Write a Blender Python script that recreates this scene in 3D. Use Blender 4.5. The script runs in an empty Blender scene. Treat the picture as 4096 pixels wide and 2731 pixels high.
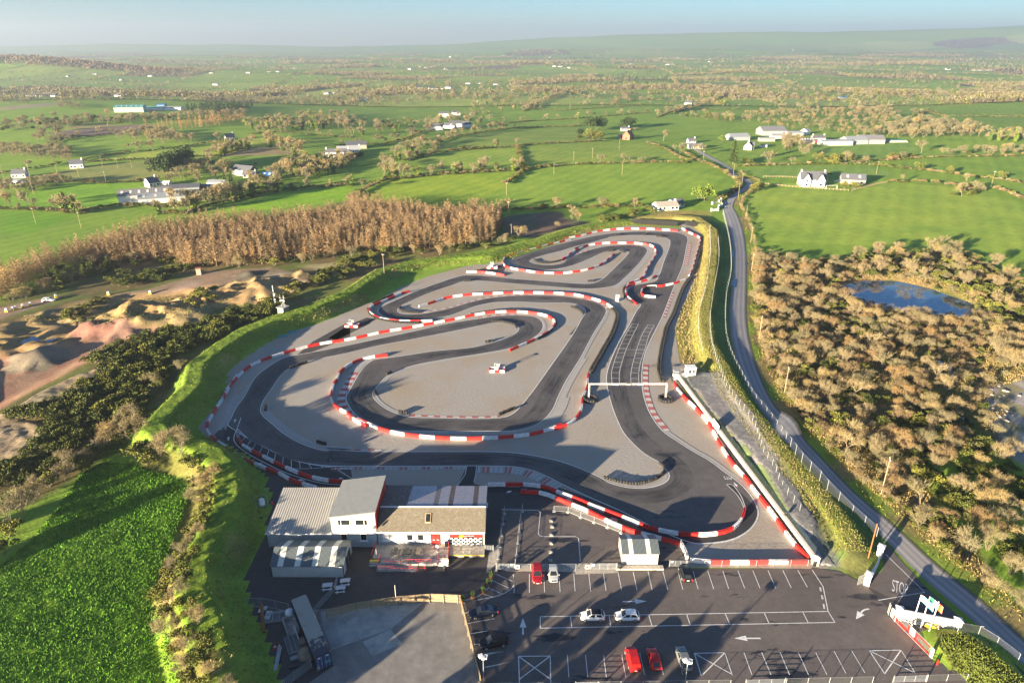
import bpy, math, random
import numpy as np
from mathutils import Vector, Matrix, geometry
R = math.radians
S = bpy.context.scene
COL = S.collection
rnd = random.Random(7)
rs = np.random.RandomState(11)

# ------------------------------------------------------------------ camera
CAM_H, PITCH, FPX = 86.0, R(23.63), 2730.7
cam_d = bpy.data.cameras.new('drone_camera'); cam = bpy.data.objects.new('drone_camera', cam_d); COL.objects.link(cam)
cam.location = (0, 0, CAM_H); cam.rotation_euler = (R(90) - PITCH, 0, 0)
cam_d.sensor_width = 36; cam_d.lens = 24.0; cam_d.clip_start = 1; cam_d.clip_end = 40000
S.camera = cam

# ------------------------------------------------------------------ survey helpers: a sighting through the camera, met with the terrain
OFF = {'A': (0, 0), 'B': (1348, 0), 'C': (2696, 0), 0: (0, 700), 1: (1348, 800), 2: (2696, 800), 3: (0, 1500), 4: (900, 1798), 5: (1948, 1798), 6: (2696, 1798)}
def at(k, x, y, z=0.0):
    if k == 'D': u, v = x * 1.7415, y * 1.7415
    else:
        ox, oy = OFF[k]; u, v = x / 1.68 + ox, y / 1.68 + oy
    r = (u - 2048) / FPX; d = (v - 1365.5) / FPX
    dy = math.cos(PITCH) - d * math.sin(PITCH); dz = -math.sin(PITCH) - d * math.cos(PITCH)
    t = (z - CAM_H) / dz
    return (t * r, t * dy)
def nums(s): return [tuple(float(q) for q in w.split(',')) for w in s.split()]
def P(*segs, z=0.0):
    out = []
    for k, s in segs:
        for x, y in nums(s): out.append(at(k, x, y, z))
    return out
def atT(k, x, y):
    z = 0.0
    for _ in range(12):
        p = at(k, x, y, z); z = 0.5 * z + 0.5 * H1(*p)
    return at(k, x, y, z)
def PT(*segs): return [atT(k, x, y) for k, s in segs for x, y in nums(s)]
def smooth(pts, step=1.0, closed=False):
    """Catmull-Rom through the points, resampled at about `step` metres."""
    n = len(pts); out = []
    rng = range(n if closed else n - 1)
    for i in rng:
        if closed: a, b, c, d = pts[i - 1], pts[i], pts[(i + 1) % n], pts[(i + 2) % n]
        else: a, b, c, d = pts[max(i - 1, 0)], pts[i], pts[i + 1], pts[min(i + 2, n - 1)]
        L = math.dist(b, c); m = max(1, int(round(L / step)))
        # centripetal tangents
        t0 = max(math.dist(a, b), 1e-6) ** .5; t1 = max(L, 1e-6) ** .5; t2 = max(math.dist(c, d), 1e-6) ** .5
        def tan(ax):
            m1 = c[ax] - b[ax]; m2 = m1
            if a is not b: m1 = (c[ax] - b[ax] + t1 * ((b[ax] - a[ax]) / t0 - (c[ax] - a[ax]) / (t0 + t1)))
            if d is not c: m2 = (c[ax] - b[ax] + t1 * ((d[ax] - c[ax]) / t2 - (d[ax] - b[ax]) / (t1 + t2)))
            return m1, m2
        mx, my = tan(0), tan(1)
        for j in range(m):
            s = j / m; h1 = 2 * s**3 - 3 * s**2 + 1; h2 = s**3 - 2 * s**2 + s; h3 = -2 * s**3 + 3 * s**2; h4 = s**3 - s**2
            out.append((h1 * b[0] + h2 * mx[0] + h3 * c[0] + h4 * mx[1], h1 * b[1] + h2 * my[0] + h3 * c[1] + h4 * my[1]))
    if not closed: out.append(pts[-1])
    return out
def walk(pts, step, start=0.0):
    """points every `step` metres along a polyline with heading"""
    out = []; d = start; acc = 0
    for a, b in zip(pts[:-1], pts[1:]):
        L = math.dist(a, b)
        if L < 1e-9: continue
        while d <= acc + L:
            s = (d - acc) / L
            out.append((a[0] + (b[0] - a[0]) * s, a[1] + (b[1] - a[1]) * s, math.atan2(b[1] - a[1], b[0] - a[0]))); d += step
        acc += L
    return out
def offset(pts, d, closed=False):
    n = len(pts); out = []
    for i in range(n):
        a = pts[i - 1] if (i > 0 or closed) else pts[i]; b = pts[(i + 1) % n] if (i < n - 1 or closed) else pts[i]
        L = math.dist(a, b) or 1
        out.append((pts[i][0] - (b[1] - a[1]) / L * d, pts[i][1] + (b[0] - a[0]) / L * d))
    return out
def inpoly(X, Y, poly):
    ins = np.zeros(np.shape(X), bool); n = len(poly)
    for i in range(n):
        x1, y1 = poly[i]; x2, y2 = poly[(i + 1) % n]
        if y1 == y2: continue
        c = ((y1 > Y) != (y2 > Y)) & (X < (x2 - x1) * (Y - y1) / (y2 - y1) + x1)
        ins ^= c
    return ins
def dline(X, Y, pts, vals=None):
    """distance to a polyline, and the value interpolated along it"""
    D = np.full(np.shape(X), 1e9); V = np.zeros(np.shape(X))
    for i in range(len(pts) - 1):
        x1, y1 = pts[i]; x2, y2 = pts[i + 1]; dx, dy = x2 - x1, y2 - y1
        t = np.clip(((X - x1) * dx + (Y - y1) * dy) / (dx * dx + dy * dy + 1e-9), 0, 1)
        d = np.hypot(X - x1 - t * dx, Y - y1 - t * dy); m = d < D
        D = np.where(m, d, D)
        if vals is not None: V = np.where(m, vals[i] + (vals[i + 1] - vals[i]) * t, V)
    return D, V
def dpoly(X, Y, poly):
    D, _ = dline(X, Y, list(poly) + [poly[0]])
    return np.where(inpoly(X, Y, poly), D, -D)
def vnoise(X, Y, sc, seed=0):
    x = np.asarray(X) / sc; y = np.asarray(Y) / sc
    xi = np.floor(x).astype(np.int64); yi = np.floor(y).astype(np.int64); fx = x - xi; fy = y - yi
    fx = fx * fx * (3 - 2 * fx); fy = fy * fy * (3 - 2 * fy)
    def h(a, b):
        n = (a * 374761393 + b * 668265263 + seed * 974711) & 0xffffffff
        n = ((n ^ (n >> 13)) * 1274126177) & 0xffffffff
        return ((n ^ (n >> 16)) & 0xffff) / 65535.0
    return (h(xi, yi) * (1 - fx) + h(xi + 1, yi) * fx) * (1 - fy) + (h(xi, yi + 1) * (1 - fx) + h(xi + 1, yi + 1) * fx) * fy

# ------------------------------------------------------------------ terrain
def sm(t): t = np.clip(t, 0, 1); return t * t * (3 - 2 * t)
LBANK = P((3, "1610,2200 1580,1950 1500,1720 1440,1560 1405,1440 1395,1330 1440,1180 1560,960 1612,800 1600,640 1490,510 1340,430 1170,400 1090,330 1160,180 1290,60"), z=4.5) + \
        P((0, "1330,1275 1450,1180 1650,1050 1850,970 2100,890 2352,790"), z=3.0) + P((1, "300,480 520,420 760,385 1000,370 1200,312 1400,255"), z=1.8) + P((1, "1600,195 1800,155 1960,135"), z=1.0)
LBV = [5.2] * 4 + [5.2, 5.0, 4.8, 4.8, 4.6, 4.4, 4.2, 4.2, 4.2, 4.2, 4.2, 4.2] + [3.6] * 6 + [2.4, 2.2, 2.0, 2.0, 1.8, 1.6] + [1.2, 1.0, .8]
LBANK = [(x - 2.3, y) for x, y in LBANK[:14]] + LBANK[14:]
RBANK = P((6, "1235,650 1175,540 1055,380 925,215 785,60"), (2, "430,1310 330,1120 225,950 205,750 240,550 262,350 262,200 150,115 0,95"), (1, "2120,100 2000,118"), z=2.4)
RBV = [1.2, 1.9, 2.1, 2.1, 2.1, 2.2, 2.3, 2.4, 2.5, 2.6, 2.6, 2.5, 2.2, 1.8, 1.4, 1.0]
RBANK2 = P((6, "1880,1300 1960,1290 2080,1400 2200,1520 2352,1660"), z=1.0)
QUARRY = P((0, "-200,1080 120,1000 420,900 700,840 1000,815 1350,770 1600,745 1900,690 2130,690 2060,760 1850,830 1500,860 1300,960 1050,1090 640,1250 420,1370 180,1500 -200,1720"), z=-1.5)
QFLOOR = P((0, "-200,1230 200,1240 450,1150 700,1070 1000,1050 1000,1100 640,1250 420,1370 180,1500 -200,1720"), z=-1.5)
PONDP = P((2, "1110,600 1150,560 1290,535 1500,545 1700,590 1900,650 1990,690 2010,750 1900,800 1830,800 1700,765 1500,745 1330,720 1230,670 1130,640"), z=-1.2)
def HT(X, Y):
    X = np.asarray(X, float); Y = np.asarray(Y, float)
    Z = np.zeros(X.shape)
    far = sm((np.hypot(X, Y) - 420) / 500)
    Z += far * (6 * np.sin(X / 310 + 1.1) * np.sin(Y / 270 + .4) + 3 * np.sin(X / 140 + Y / 190))
    Z -= 26 * sm((Y - 620 + np.abs(X) * .15) / 1500)
    # far hills
    for hx, hy, hh, sx, sy in [(3900, 9800, 215, 2900, 1200), (7200, 9300, 250, 2000, 1300), (900, 10400, 120, 2200, 1000), (-5200, 10500, 90, 3500, 900), (-1900, 2750, 62, 520, 260), (1200, 7200, 55, 1500, 500), (5200, 6500, 40, 2400, 600)]:
        Z += hh * np.exp(-((X - hx) / sx) ** 2 - ((Y - hy) / sy) ** 2)
    near = (Y < 480) & (np.abs(X) < 330)
    if near.any():
        x, y = X[near], Y[near]; z = Z[near]
        d, v = dline(x, y, LBANK, LBV); z = np.maximum(z, v * np.clip(1 - (d - 2.2) / 4.6 + .12 * (vnoise(x, y, 2.6, 8) - .5), 0, 1))
        d, v = dline(x, y, RBANK, RBV); z = np.maximum(z, v * (1 - sm((d - 1.5) / 3.2)))
        d, _ = dline(x, y, RBANK2); z = np.maximum(z, 1.2 * (1 - sm((d - 1.5) / 3.0)))
        d = dpoly(x, y, QUARRY); q = sm((d + 2) / 8); z = z * (1 - q) + q * (-1.6 + .3 * vnoise(x, y, 14, 3)); RG = 1 - np.abs(2 * vnoise(x, y, 5, 61) - 1); z = z + q * sm((vnoise(x, y, 26, 62) - .45) * 6) * (2.6 * RG - .7) * sm(.3 - dpoly(x, y, QFLOOR) / 5)
        d = dpoly(x, y, PONDP); z = z - 2.2 * sm((d + 5) / 8)
        for cx, cy, rr, hh in HEAPS:
            d = np.hypot(x - cx, y - cy) + 1.2 * (vnoise(x, y, 2.5, 9) - .5); ang = np.arctan2(y - cy, x - cx); d = d * (1 + .13 * np.sin(ang * 7 + cx) + .08 * np.sin(ang * 13 + cy)); z = z + hh * np.clip(1 - d / rr, 0, 1) ** .9
        (ax, ay), (bx, by) = WALLA, WALLB; wl = math.hypot(ax - bx, ay - by); ux, uy = (ax - bx) / wl, (ay - by) / wl; al = (x - bx) * ux + (y - by) * uy; dw = np.abs((x - bx) * uy - (y - by) * ux)
        z = np.where((dpoly(x, y, STRIP) > -.9) & (dw > .5), np.maximum(z, (1.15 + .075 * dw) * sm((al + 1) / 13)), z)
        sc = inpoly(x, y, SCRUB) * 1.0
        z = z + sc * (vnoise(x, y, 11, 5) - .5) * 1.2 * sm(dpoly(x, y, SCRUB) / 6)
        Z[near] = z
    return Z
HEAPS = []
SHORE = P((2, "2090,1260 2250,1230 2420,1180 2420,1800 2250,1700 2130,1500 2230,1430 2100,1400"))
WALLA, WALLB = at(2, 22, 1200), at(5, 2200, 765)
STRIP = P((2, "70,1225 190,1190 300,1195 350,1290 470,1430 545,1500"), (6, "650,50 735,190 820,320 900,440 1020,640 1110,790 1000,800 960,765 620,190 490,30"), (2, "330,1540"))
SCRUB = P((2, "520,330 800,400 1080,420 1200,370 1700,340 1980,370 2230,490 2400,560 2400,1700 1500,1700"), (6, "2400,1180 2100,950 1560,490 1250,210 1050,20"), (2, "830,1480 690,1290 590,1050 540,830 530,560"))
def H1(x, y): return float(HT(np.array([x]), np.array([y]))[0])
for k, x, y, rr, hh in [(0, 255, 1240, 8, 3.4), (0, 850, 1040, 9, 3.6), (0, 640, 1050, 7, 2.4), (0, 1250, 960, 9, 3), (0, 2030, 720, 8, 3.4), (0, 1680, 690, 5, 1.4), (0, 1730, 800, 14, 4.5), (0, 1420, 850, 12, 3.5), (0, 1060, 950, 12, 4.5), (0, 880, 960, 10, 3.5)]:
    cx, cy = at(k, x, y, -1.2); HEAPS.append((cx, cy, rr, hh))

# ------------------------------------------------------------------ mesh building
class MB:
    def __init__(s): s.v = []; s.f = []; s.m = []
    def face(s, pts, mi=0):
        n = len(s.v); s.v += [tuple(p) for p in pts]; s.f.append(tuple(range(n, n + len(pts)))); s.m.append(mi)
    def box(s, c, d, rz=0.0, mi=0, top=1.0, M=None):
        """box standing on c (base centre); top scales the upper face"""
        hx, hy = d[0] / 2, d[1] / 2; n = len(s.v); cs, sn = math.cos(rz), math.sin(rz)
        for z, k in ((0, 1), (d[2], top)):
            for x, y in ((-hx, -hy), (hx, -hy), (hx, hy), (-hx, hy)):
                x *= k; y *= k
                p = (c[0] + x * cs - y * sn, c[1] + x * sn + y * cs, c[2] + z)
                s.v.append(tuple(M @ Vector(p)) if M else p)
        for f in ((0, 3, 2, 1), (4, 5, 6, 7), (0, 1, 5, 4), (1, 2, 6, 5), (2, 3, 7, 6), (3, 0, 4, 7)):
            s.f.append(tuple(n + i for i in f)); s.m.append(mi)
    def prism(s, poly, z0, z1, mi=0):
        n = len(s.v); k = len(poly)
        s.v += [(x, y, z0) for x, y in poly] + [(x, y, z1) for x, y in poly]
        s.f.append(tuple(n + k + i for i in range(k))); s.m.append(mi); s.f.append(tuple(n + i for i in reversed(range(k)))); s.m.append(mi)
        for i in range(k): s.f.append((n + i, n + (i + 1) % k, n + k + (i + 1) % k, n + k + i)); s.m.append(mi)
    def ext(s, poly, axis, a, b, mi=0):
        """extrude a closed outline given in (u,w) along x (axis 0: u=y,w=z) or y (axis 1: u=x,w=z)"""
        n = len(s.v); k = len(poly)
        for t in (a, b): s.v += [((t, u, w) if axis == 0 else (u, t, w)) for u, w in poly]
        s.f.append(tuple(n + i for i in range(k))); s.m.append(mi); s.f.append(tuple(n + k + i for i in reversed(range(k)))); s.m.append(mi)
        for i in range(k): s.f.append((n + i, n + k + i, n + k + (i + 1) % k, n + (i + 1) % k)); s.m.append(mi)
    def tube(s, p, q, r0, r1=None, n=6, mi=0, cap=True):
        r1 = r0 if r1 is None else r1; p, q = Vector(p), Vector(q); d = (q - p)
        if d.length < 1e-6: return
        d.normalize(); u = d.orthogonal().normalized(); w = d.cross(u); b = len(s.v)
        for c, r in ((p, r0), (q, r1)):
            for i in range(n):
                a = 2 * math.pi * i / n; s.v.append(tuple(c + (u * math.cos(a) + w * math.sin(a)) * r))
        for i in range(n): j = (i + 1) % n; s.f.append((b + i, b + j, b + n + j, b + n + i)); s.m.append(mi)
        if cap: s.f.append(tuple(b + i for i in reversed(range(n)))); s.m.append(mi); s.f.append(tuple(b + n + i for i in range(n))); s.m.append(mi)
    def lathe(s, prof, n=12, c=(0, 0, 0), axis='z', mi=0):
        b = len(s.v); m = len(prof)
        for r, h in prof:
            for i in range(n):
                a = 2 * math.pi * i / n; x, y = r * math.cos(a), r * math.sin(a)
                s.v.append((c[0] + x, c[1] + y, c[2] + h) if axis == 'z' else ((c[0] + x, c[1] + h, c[2] + y) if axis == 'y' else (c[0] + h, c[1] + x, c[2] + y)))
        for k in range(m - 1):
            for i in range(n): j = (i + 1) % n; s.f.append((b + k * n + i, b + k * n + j, b + (k + 1) * n + j, b + (k + 1) * n + i)); s.m.append(mi)
    def build(s, name, mats, parent=None, smooth=False, loc=None):
        me = bpy.data.meshes.new(name); me.from_pydata(s.v, [], s.f)
        for m in (mats if isinstance(mats, (list, tuple)) else [mats]): me.materials.append(m)
        if any(s.m): me.polygons.foreach_set('material_index', s.m)
        if smooth: me.polygons.foreach_set('use_smooth', [True] * len(s.f))
        me.update(); o = bpy.data.objects.new(name, me); COL.objects.link(o)
        if parent is not None: o.parent = parent
        if loc is not None: o.location = loc
        return o
def npmesh(name, V, F, mat, parent=None, col=None, smooth=False, link=True, mi=None):
    """big mesh from arrays; F is n x k"""
    V = np.asarray(V, np.float32); F = np.asarray(F, np.int32); n, k = F.shape
    me = bpy.data.meshes.new(name); me.vertices.add(len(V)); me.vertices.foreach_set('co', V.ravel())
    me.loops.add(n * k); me.loops.foreach_set('vertex_index', F.ravel()); me.polygons.add(n)
    me.polygons.foreach_set('loop_start', np.arange(0, n * k, k, dtype=np.int32)); me.polygons.foreach_set('loop_total', np.full(n, k, np.int32))
    if smooth: me.polygons.foreach_set('use_smooth', np.ones(n, bool))
    for m in (mat if isinstance(mat, (list, tuple)) else [mat]): me.materials.append(m)
    if mi is not None: me.polygons.foreach_set('material_index', np.asarray(mi, np.int32))
    if col is not None:
        a = me.color_attributes.new('tint', 'FLOAT_COLOR', 'POINT'); c = np.ones((len(V), 4), np.float32); c[:, :3] = col; a.data.foreach_set('color', c.ravel())
    me.update(); me.validate()
    if not link: return me
    o = bpy.data.objects.new(name, me); COL.objects.link(o)
    if parent is not None: o.parent = parent
    return o
def thing(name, label, cat, loc=(0, 0, 0), rz=0.0, group=None):
    o = bpy.data.objects.new(name, None); o.empty_display_size = .3; COL.objects.link(o); o.location = loc; o.rotation_euler = (0, 0, rz)
    o['label'] = label; o['category'] = cat
    if group: o['group'] = group
    return o
def tag(o, label, cat, group=None):
    o['label'] = label; o['category'] = cat
    if group: o['group'] = group
    return o
def kind(o, k='structure'): o['kind'] = k; return o
def dup(root, loc, rz=0, scale=None, label=None, group=None):
    r = root.copy(); COL.objects.link(r); r.location = loc; r.rotation_euler = (0, 0, rz)
    if scale is not None: r.scale = scale if isinstance(scale, tuple) else (scale,) * 3
    if label: r['label'] = label
    if group: r['group'] = group
    for ch in CH.get(root.name, ()):
        c = ch.copy(); COL.objects.link(c); c.parent = r
        for g in CH.get(ch.name, ()):
            d = g.copy(); COL.objects.link(d); d.parent = c
    return r
CH = {}
def note_children(root):
    CH[root.name] = list(root.children)
    for c in root.children: CH[c.name] = list(c.children)

# ------------------------------------------------------------------ materials
def newmat(name):
    m = bpy.data.materials.new(name); m.use_nodes = True; nt = m.node_tree; b = nt.nodes['Principled BSDF']; return m, nt, b
def N(nt, t, **kw):
    n = nt.nodes.new(t)
    for k, v in kw.items():
        if k in n.inputs: n.inputs[k].default_value = v
        else: setattr(n, k, v)
    return n
def pos(nt, obj=False):
    return nt.nodes.new('ShaderNodeTexCoord').outputs['Object'] if obj else nt.nodes.new('ShaderNodeNewGeometry').outputs['Position']
def noise(nt, src, sc, det=4, rough=.6): 
    n = N(nt, 'ShaderNodeTexNoise', Scale=sc, Detail=det, Roughness=rough); nt.links.new(src, n.inputs['Vector']); return n.outputs['Fac']
def ramp(nt, f, *st):
    r = nt.nodes.new('ShaderNodeValToRGB'); e = r.color_ramp.elements
    while len(e) < len(st): e.new(.5)
    for i, (p, c) in enumerate(st): e[i].position = p; e[i].color = (c, c, c, 1) if isinstance(c, (int, float)) else (*c, 1)
    nt.links.new(f, r.inputs[0]); return r.outputs[0]
def mix(nt, f, a, b, bt='MIX'):
    m = nt.nodes.new('ShaderNodeMix'); m.data_type = 'RGBA'; m.blend_type = bt
    for i, v in ((0, f), (6, a), (7, b)):
        if isinstance(v, (int, float)): m.inputs[i].default_value = v if i == 0 else (v, v, v, 1)
        elif isinstance(v, tuple): m.inputs[i].default_value = (*v, 1)
        else: nt.links.new(v, m.inputs[i])
    return m.outputs[2]
def bump(nt, b, h, st, dist=.1):
    n = N(nt, 'ShaderNodeBump', Strength=st, Distance=dist); nt.links.new(h, n.inputs['Height']); nt.links.new(n.outputs[0], b.inputs['Normal'])
def flat(name, c, rough=.6, metal=0.0, var=.25, sc=1.5, obj=True, spec=None, bmp=0):
    """a plain surface with a little uneven wear"""
    m, nt, b = newmat(name); p = pos(nt, obj); f = noise(nt, p, sc, 5, .65)
    lo = tuple(max(0, q * (1 - var)) for q in c); hi = tuple(min(1, q * (1 + var * .6)) for q in c)
    nt.links.new(ramp(nt, f, (.3, lo), (.7, hi)), b.inputs['Base Color']); b.inputs['Roughness'].default_value = rough; b.inputs['Metallic'].default_value = metal
    if spec is not None: b.inputs['Specular IOR Level'].default_value = spec
    if bmp: bump(nt, b, f, bmp, .05)
    return m
M = {}
def asphalt(name, c, wet, wsc, wth, fine=14.):
    m, nt, b = newmat(name); p = pos(nt)
    big = noise(nt, p, .06, 5, .62); f = noise(nt, p, fine, 2, .7); mid = noise(nt, p, .7, 4, .7)
    mp = N(nt, 'ShaderNodeMapping'); nt.links.new(p, mp.inputs[0]); mp.inputs['Scale'].default_value = (.45, 1.5, 1)
    pat = noise(nt, mp.outputs[0], wsc, 7, .66)
    base = mix(nt, 1, ramp(nt, big, (.3, tuple(q * .8 for q in c)), (.7, tuple(q * 1.2 for q in c))), ramp(nt, f, (.3, .75), (.7, 1.25)), 'MULTIPLY')
    base = mix(nt, 1, base, ramp(nt, mid, (.3, .86), (.7, 1.14)), 'MULTIPLY')
    w = ramp(nt, pat, (wth, 0.), (wth + .035, 1.))
    nt.links.new(mix(nt, w, base, wet), b.inputs['Base Color'])
    nt.links.new(ramp(nt, w, (0, .82), (1, .5)), b.inputs['Roughness']); bump(nt, b, f, .25, .02); b.inputs['Specular IOR Level'].default_value = .3
    return m
M['track'] = asphalt('track_asphalt', (.095, .088, .086), (.042, .042, .046), .16, .60)
M['carpark'] = asphalt('car_park_asphalt', (.115, .098, .09), (.02, .022, .027), .13, .585)
M['yard'] = asphalt('yard_asphalt', (.06, .055, .054), (.028, .028, .030), .13, .66)
M['fresh'] = asphalt('fresh_asphalt', (.03, .031, .035), (.02, .021, .024), .13, .66)
def country():
    m, nt, b = newmat('country_road'); p = pos(nt); f = noise(nt, p, 3, 5, .7); g = noise(nt, p, .15, 4)
    at_ = N(nt, 'ShaderNodeUVMap'); sx = nt.nodes.new('ShaderNodeSeparateXYZ'); nt.links.new(at_.outputs[0], sx.inputs[0])
    wob = nt.nodes.new('ShaderNodeMath'); wob.operation = 'MULTIPLY_ADD'; nt.links.new(f, wob.inputs[0]); wob.inputs[1].default_value = .14; nt.links.new(sx.outputs[0], wob.inputs[2])
    str_ = ramp(nt, wob.outputs[0], (.06, (.24, .21, .18)), (.16, (.215, .21, .212)), (.3, (.38, .37, .36)), (.42, (.215, .21, .212)), (.58, (.33, .31, .30)), (.74, (.215, .21, .212)), (.86, (.35, .34, .325)), (1.0, (.1, .09, .075)))
    nt.links.new(mix(nt, .55, str_, ramp(nt, g, (.3, .75), (.7, 1.)), 'MULTIPLY'), b.inputs['Base Color']); b.inputs['Roughness'].default_value = .75; bump(nt, b, f, .2, .03)
    return m
M['road'] = country()
def gravel(name, a, c, sc=5.):
    m, nt, b = newmat(name); p = pos(nt); f = noise(nt, p, sc, 6, .75); g = noise(nt, p, .05, 4, .6); h = noise(nt, p, 1.3, 3, .6)
    col = ramp(nt, f, (.25, tuple(q * .6 for q in a)), (.5, a), (.78, tuple(min(1, q * 1.5) for q in a)))
    col = mix(nt, ramp(nt, g, (.42, 0.), (.66, .8)), col, mix(nt, 1, col, c, 'MULTIPLY'))
    nt.links.new(col, b.inputs['Base Color']); b.inputs['Roughness'].default_value = .95
    s = nt.nodes.new('ShaderNodeMath'); s.operation = 'ADD'; nt.links.new(f, s.inputs[0]); nt.links.new(h, s.inputs[1]); bump(nt, b, s.outputs[0], .55, .12)
    return m
M['gravel'] = gravel('grey_gravel', (.31, .285, .25), (.97, .84, .66))
M['chips'] = gravel('stone_chippings', (.15, .15, .155), (.9, .9, .9))
def ground_mat():
    m, nt, b = newmat('turf_and_soil'); p = pos(nt); a = N(nt, 'ShaderNodeAttribute', attribute_name='tint')
    f = noise(nt, p, 1.7, 6, .75); g = noise(nt, p, .035, 5, .6); h = noise(nt, p, .3, 4, .65)
    c = mix(nt, 1, a.outputs['Color'], ramp(nt, g, (.3, (.74, .84, .8)), (.7, (1.26, 1.12, 1.1))), 'MULTIPLY')
    c = mix(nt, 1, c, ramp(nt, f, (.28, .62), (.5, 1.), (.75, 1.36)), 'MULTIPLY'); c = mix(nt, 1, c, ramp(nt, h, (.3, .86), (.7, 1.14)), 'MULTIPLY')
    mp = N(nt, 'ShaderNodeMapping'); mp.inputs['Rotation'].default_value = (0, 0, .5); nt.links.new(p, mp.inputs[0]); wv = N(nt, 'ShaderNodeTexWave', Scale=.035, Distortion=3.0, Detail=2.0); nt.links.new(mp.outputs[0], wv.inputs['Vector']); c = mix(nt, 1, c, ramp(nt, wv.outputs['Fac'], (.0, .93), (.6, 1.), (1., 1.05)), 'MULTIPLY')
    nt.links.new(c, b.inputs['Base Color']); b.inputs['Roughness'].default_value = .95; b.inputs['Specular IOR Level'].default_value = .15
    s = nt.nodes.new('ShaderNodeMath'); s.operation = 'ADD'; nt.links.new(f, s.inputs[0]); nt.links.new(h, s.inputs[1]); bump(nt, b, s.outputs[0], .5, .25)
    return m
M['ground'] = ground_mat()
def leafmat(name, c, rough=.8, hue=.12):
    m, nt, b = newmat(name); a = N(nt, 'ShaderNodeAttribute', attribute_name='tint'); oi = nt.nodes.new('ShaderNodeObjectInfo')
    r = ramp(nt, oi.outputs['Random'], (0, (1 - hue * 2, 1 - hue * 1.4, 1 - hue * 1.6)), (.5, (1, 1, 1)), (1, (1 + hue * 1.6, 1 + hue, 1 - hue)))
    nt.links.new(mix(nt, 1, mix(nt, 1, a.outputs['Color'], c, 'MULTIPLY'), r, 'MULTIPLY'), b.inputs['Base Color'])
    b.inputs['Roughness'].default_value = rough; b.inputs['Specular IOR Level'].default_value = .2
    return m
M['twig'] = leafmat('winter_twigs', (.265, .21, .115)); M['twig2'] = leafmat('grey_brown_twigs', (.225, .19, .105)); M['russet'] = leafmat('russet_twigs', (.24, .165, .085))
M['larch'] = leafmat('bare_larch_needles', (.285, .19, .10), hue=.15); M['gorse'] = leafmat('gorse_leaves', (.085, .10, .022)); M['olive'] = leafmat('olive_leaves', (.15, .155, .035))
M['ever'] = leafmat('dark_evergreen', (.045, .075, .022)); M['ivy'] = leafmat('ivy_leaves', (.13, .19, .03)); M['bark'] = flat('bark', (.20, .16, .11), .9, var=.4, sc=3)
M['dead'] = leafmat('dead_grass', (.31, .235, .105)); M['grassy'] = leafmat('long_grass', (.17, .20, .04)); M['crop'] = leafmat('broad_crop_leaves', (.125, .285, .02))
for nm, c, rg, mt in [('white', (.72, .71, .69), .5, 0), ('offwhite', (.66, .64, .60), .7, 0), ('red', (.62, .03, .025), .38, 0), ('orange', (.75, .12, .03), .4, 0), ('barwhite', (.78, .77, .76), .4, 0), ('rubber', (.022, .021, .02), .75, 0),
                      ('steel', (.36, .37, .37), .45, .6), ('galv', (.40, .42, .42), .5, .4), ('darksteel', (.06, .065, .07), .5, .5), ('concrete', (.34, .33, .30), .9, 0), ('render', (.37, .40, .395), .85, 0), ('cream', (.70, .62, .50), .85, 0),
                      ('slate', (.09, .095, .11), .7, 0), ('brick', (.28, .13, .08), .9, 0), ('stone', (.33, .30, .25), .9, 0), ('timber', (.36, .27, .16), .85, 0), ('oldtimber', (.24, .20, .15), .9, 0), ('yellow', (.80, .52, .02), .5, 0), ('navy', (.012, .02, .05), .25, 0),
                      ('black', (.012, .012, .013), .4, 0), ('blue', (.02, .05, .16), .5, 0), ('rust', (.30, .11, .03), .9, 0), ('teal', (.06, .25, .24), .6, 0), ('green', (.05, .30, .10), .6, 0), ('shedgrey', (.30, .32, .33), .5, .2), ('greenshed', (.42, .46, .36), .6, 0),
                      ('bluesheet', (.03, .12, .28), .5, 0), ('clearsheet', (.60, .60, .52), .5, 0), ('skin', (.45, .26, .18), .6, 0), ('denim', (.03, .045, .09), .9, 0), ('paint', (.74, .74, .72), .7, 0), ('worn', (.50, .50, .48), .8, 0), ('paleblue', (.12, .42, .62), .7, 0)]:
    M[nm] = flat(nm, c, rg, mt, var=.15 if nm not in ('barwhite', 'red', 'concrete', 'stone', 'brick', 'rust', 'worn', 'oldtimber') else .35, sc=2.2)
def glassmat():
    m, nt, b = newmat('window_glass'); b.inputs['Base Color'].default_value = (.015, .018, .02, 1); b.inputs['Roughness'].default_value = .06; b.inputs['Specular IOR Level'].default_value = .7; return m
M['glass'] = glassmat()
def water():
    m, nt, b = newmat('pond_water'); b.inputs['Base Color'].default_value = (.05, .10, .15, 1); b.inputs['Roughness'].default_value = .02; b.inputs['IOR'].default_value = 1.65  # blue base and raised IOR put part of the sky reflection into the material
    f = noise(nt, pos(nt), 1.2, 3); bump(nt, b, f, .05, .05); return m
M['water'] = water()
def meshmat(name, c, keep):
    """woven wire: mostly open"""
    m, nt, b = newmat(name); b.inputs['Base Color'].default_value = (*c, 1); b.inputs['Roughness'].default_value = .5; b.inputs['Metallic'].default_value = .4
    t = nt.nodes.new('ShaderNodeBsdfTransparent'); x = nt.nodes.new('ShaderNodeMixShader'); x.inputs[0].default_value = keep
    nt.links.new(t.outputs[0], x.inputs[1]); nt.links.new(b.outputs[0], x.inputs[2]); nt.links.new(x.outputs[0], nt.nodes['Material Output'].inputs[0]); return m
M['wire'] = meshmat('chain_link_wire', (.30, .32, .32), .1); M['wiredark'] = meshmat('green_wire', (.10, .13, .12), .22); M['whitewire'] = meshmat('panel_wire', (.45, .48, .48), .12)
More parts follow.
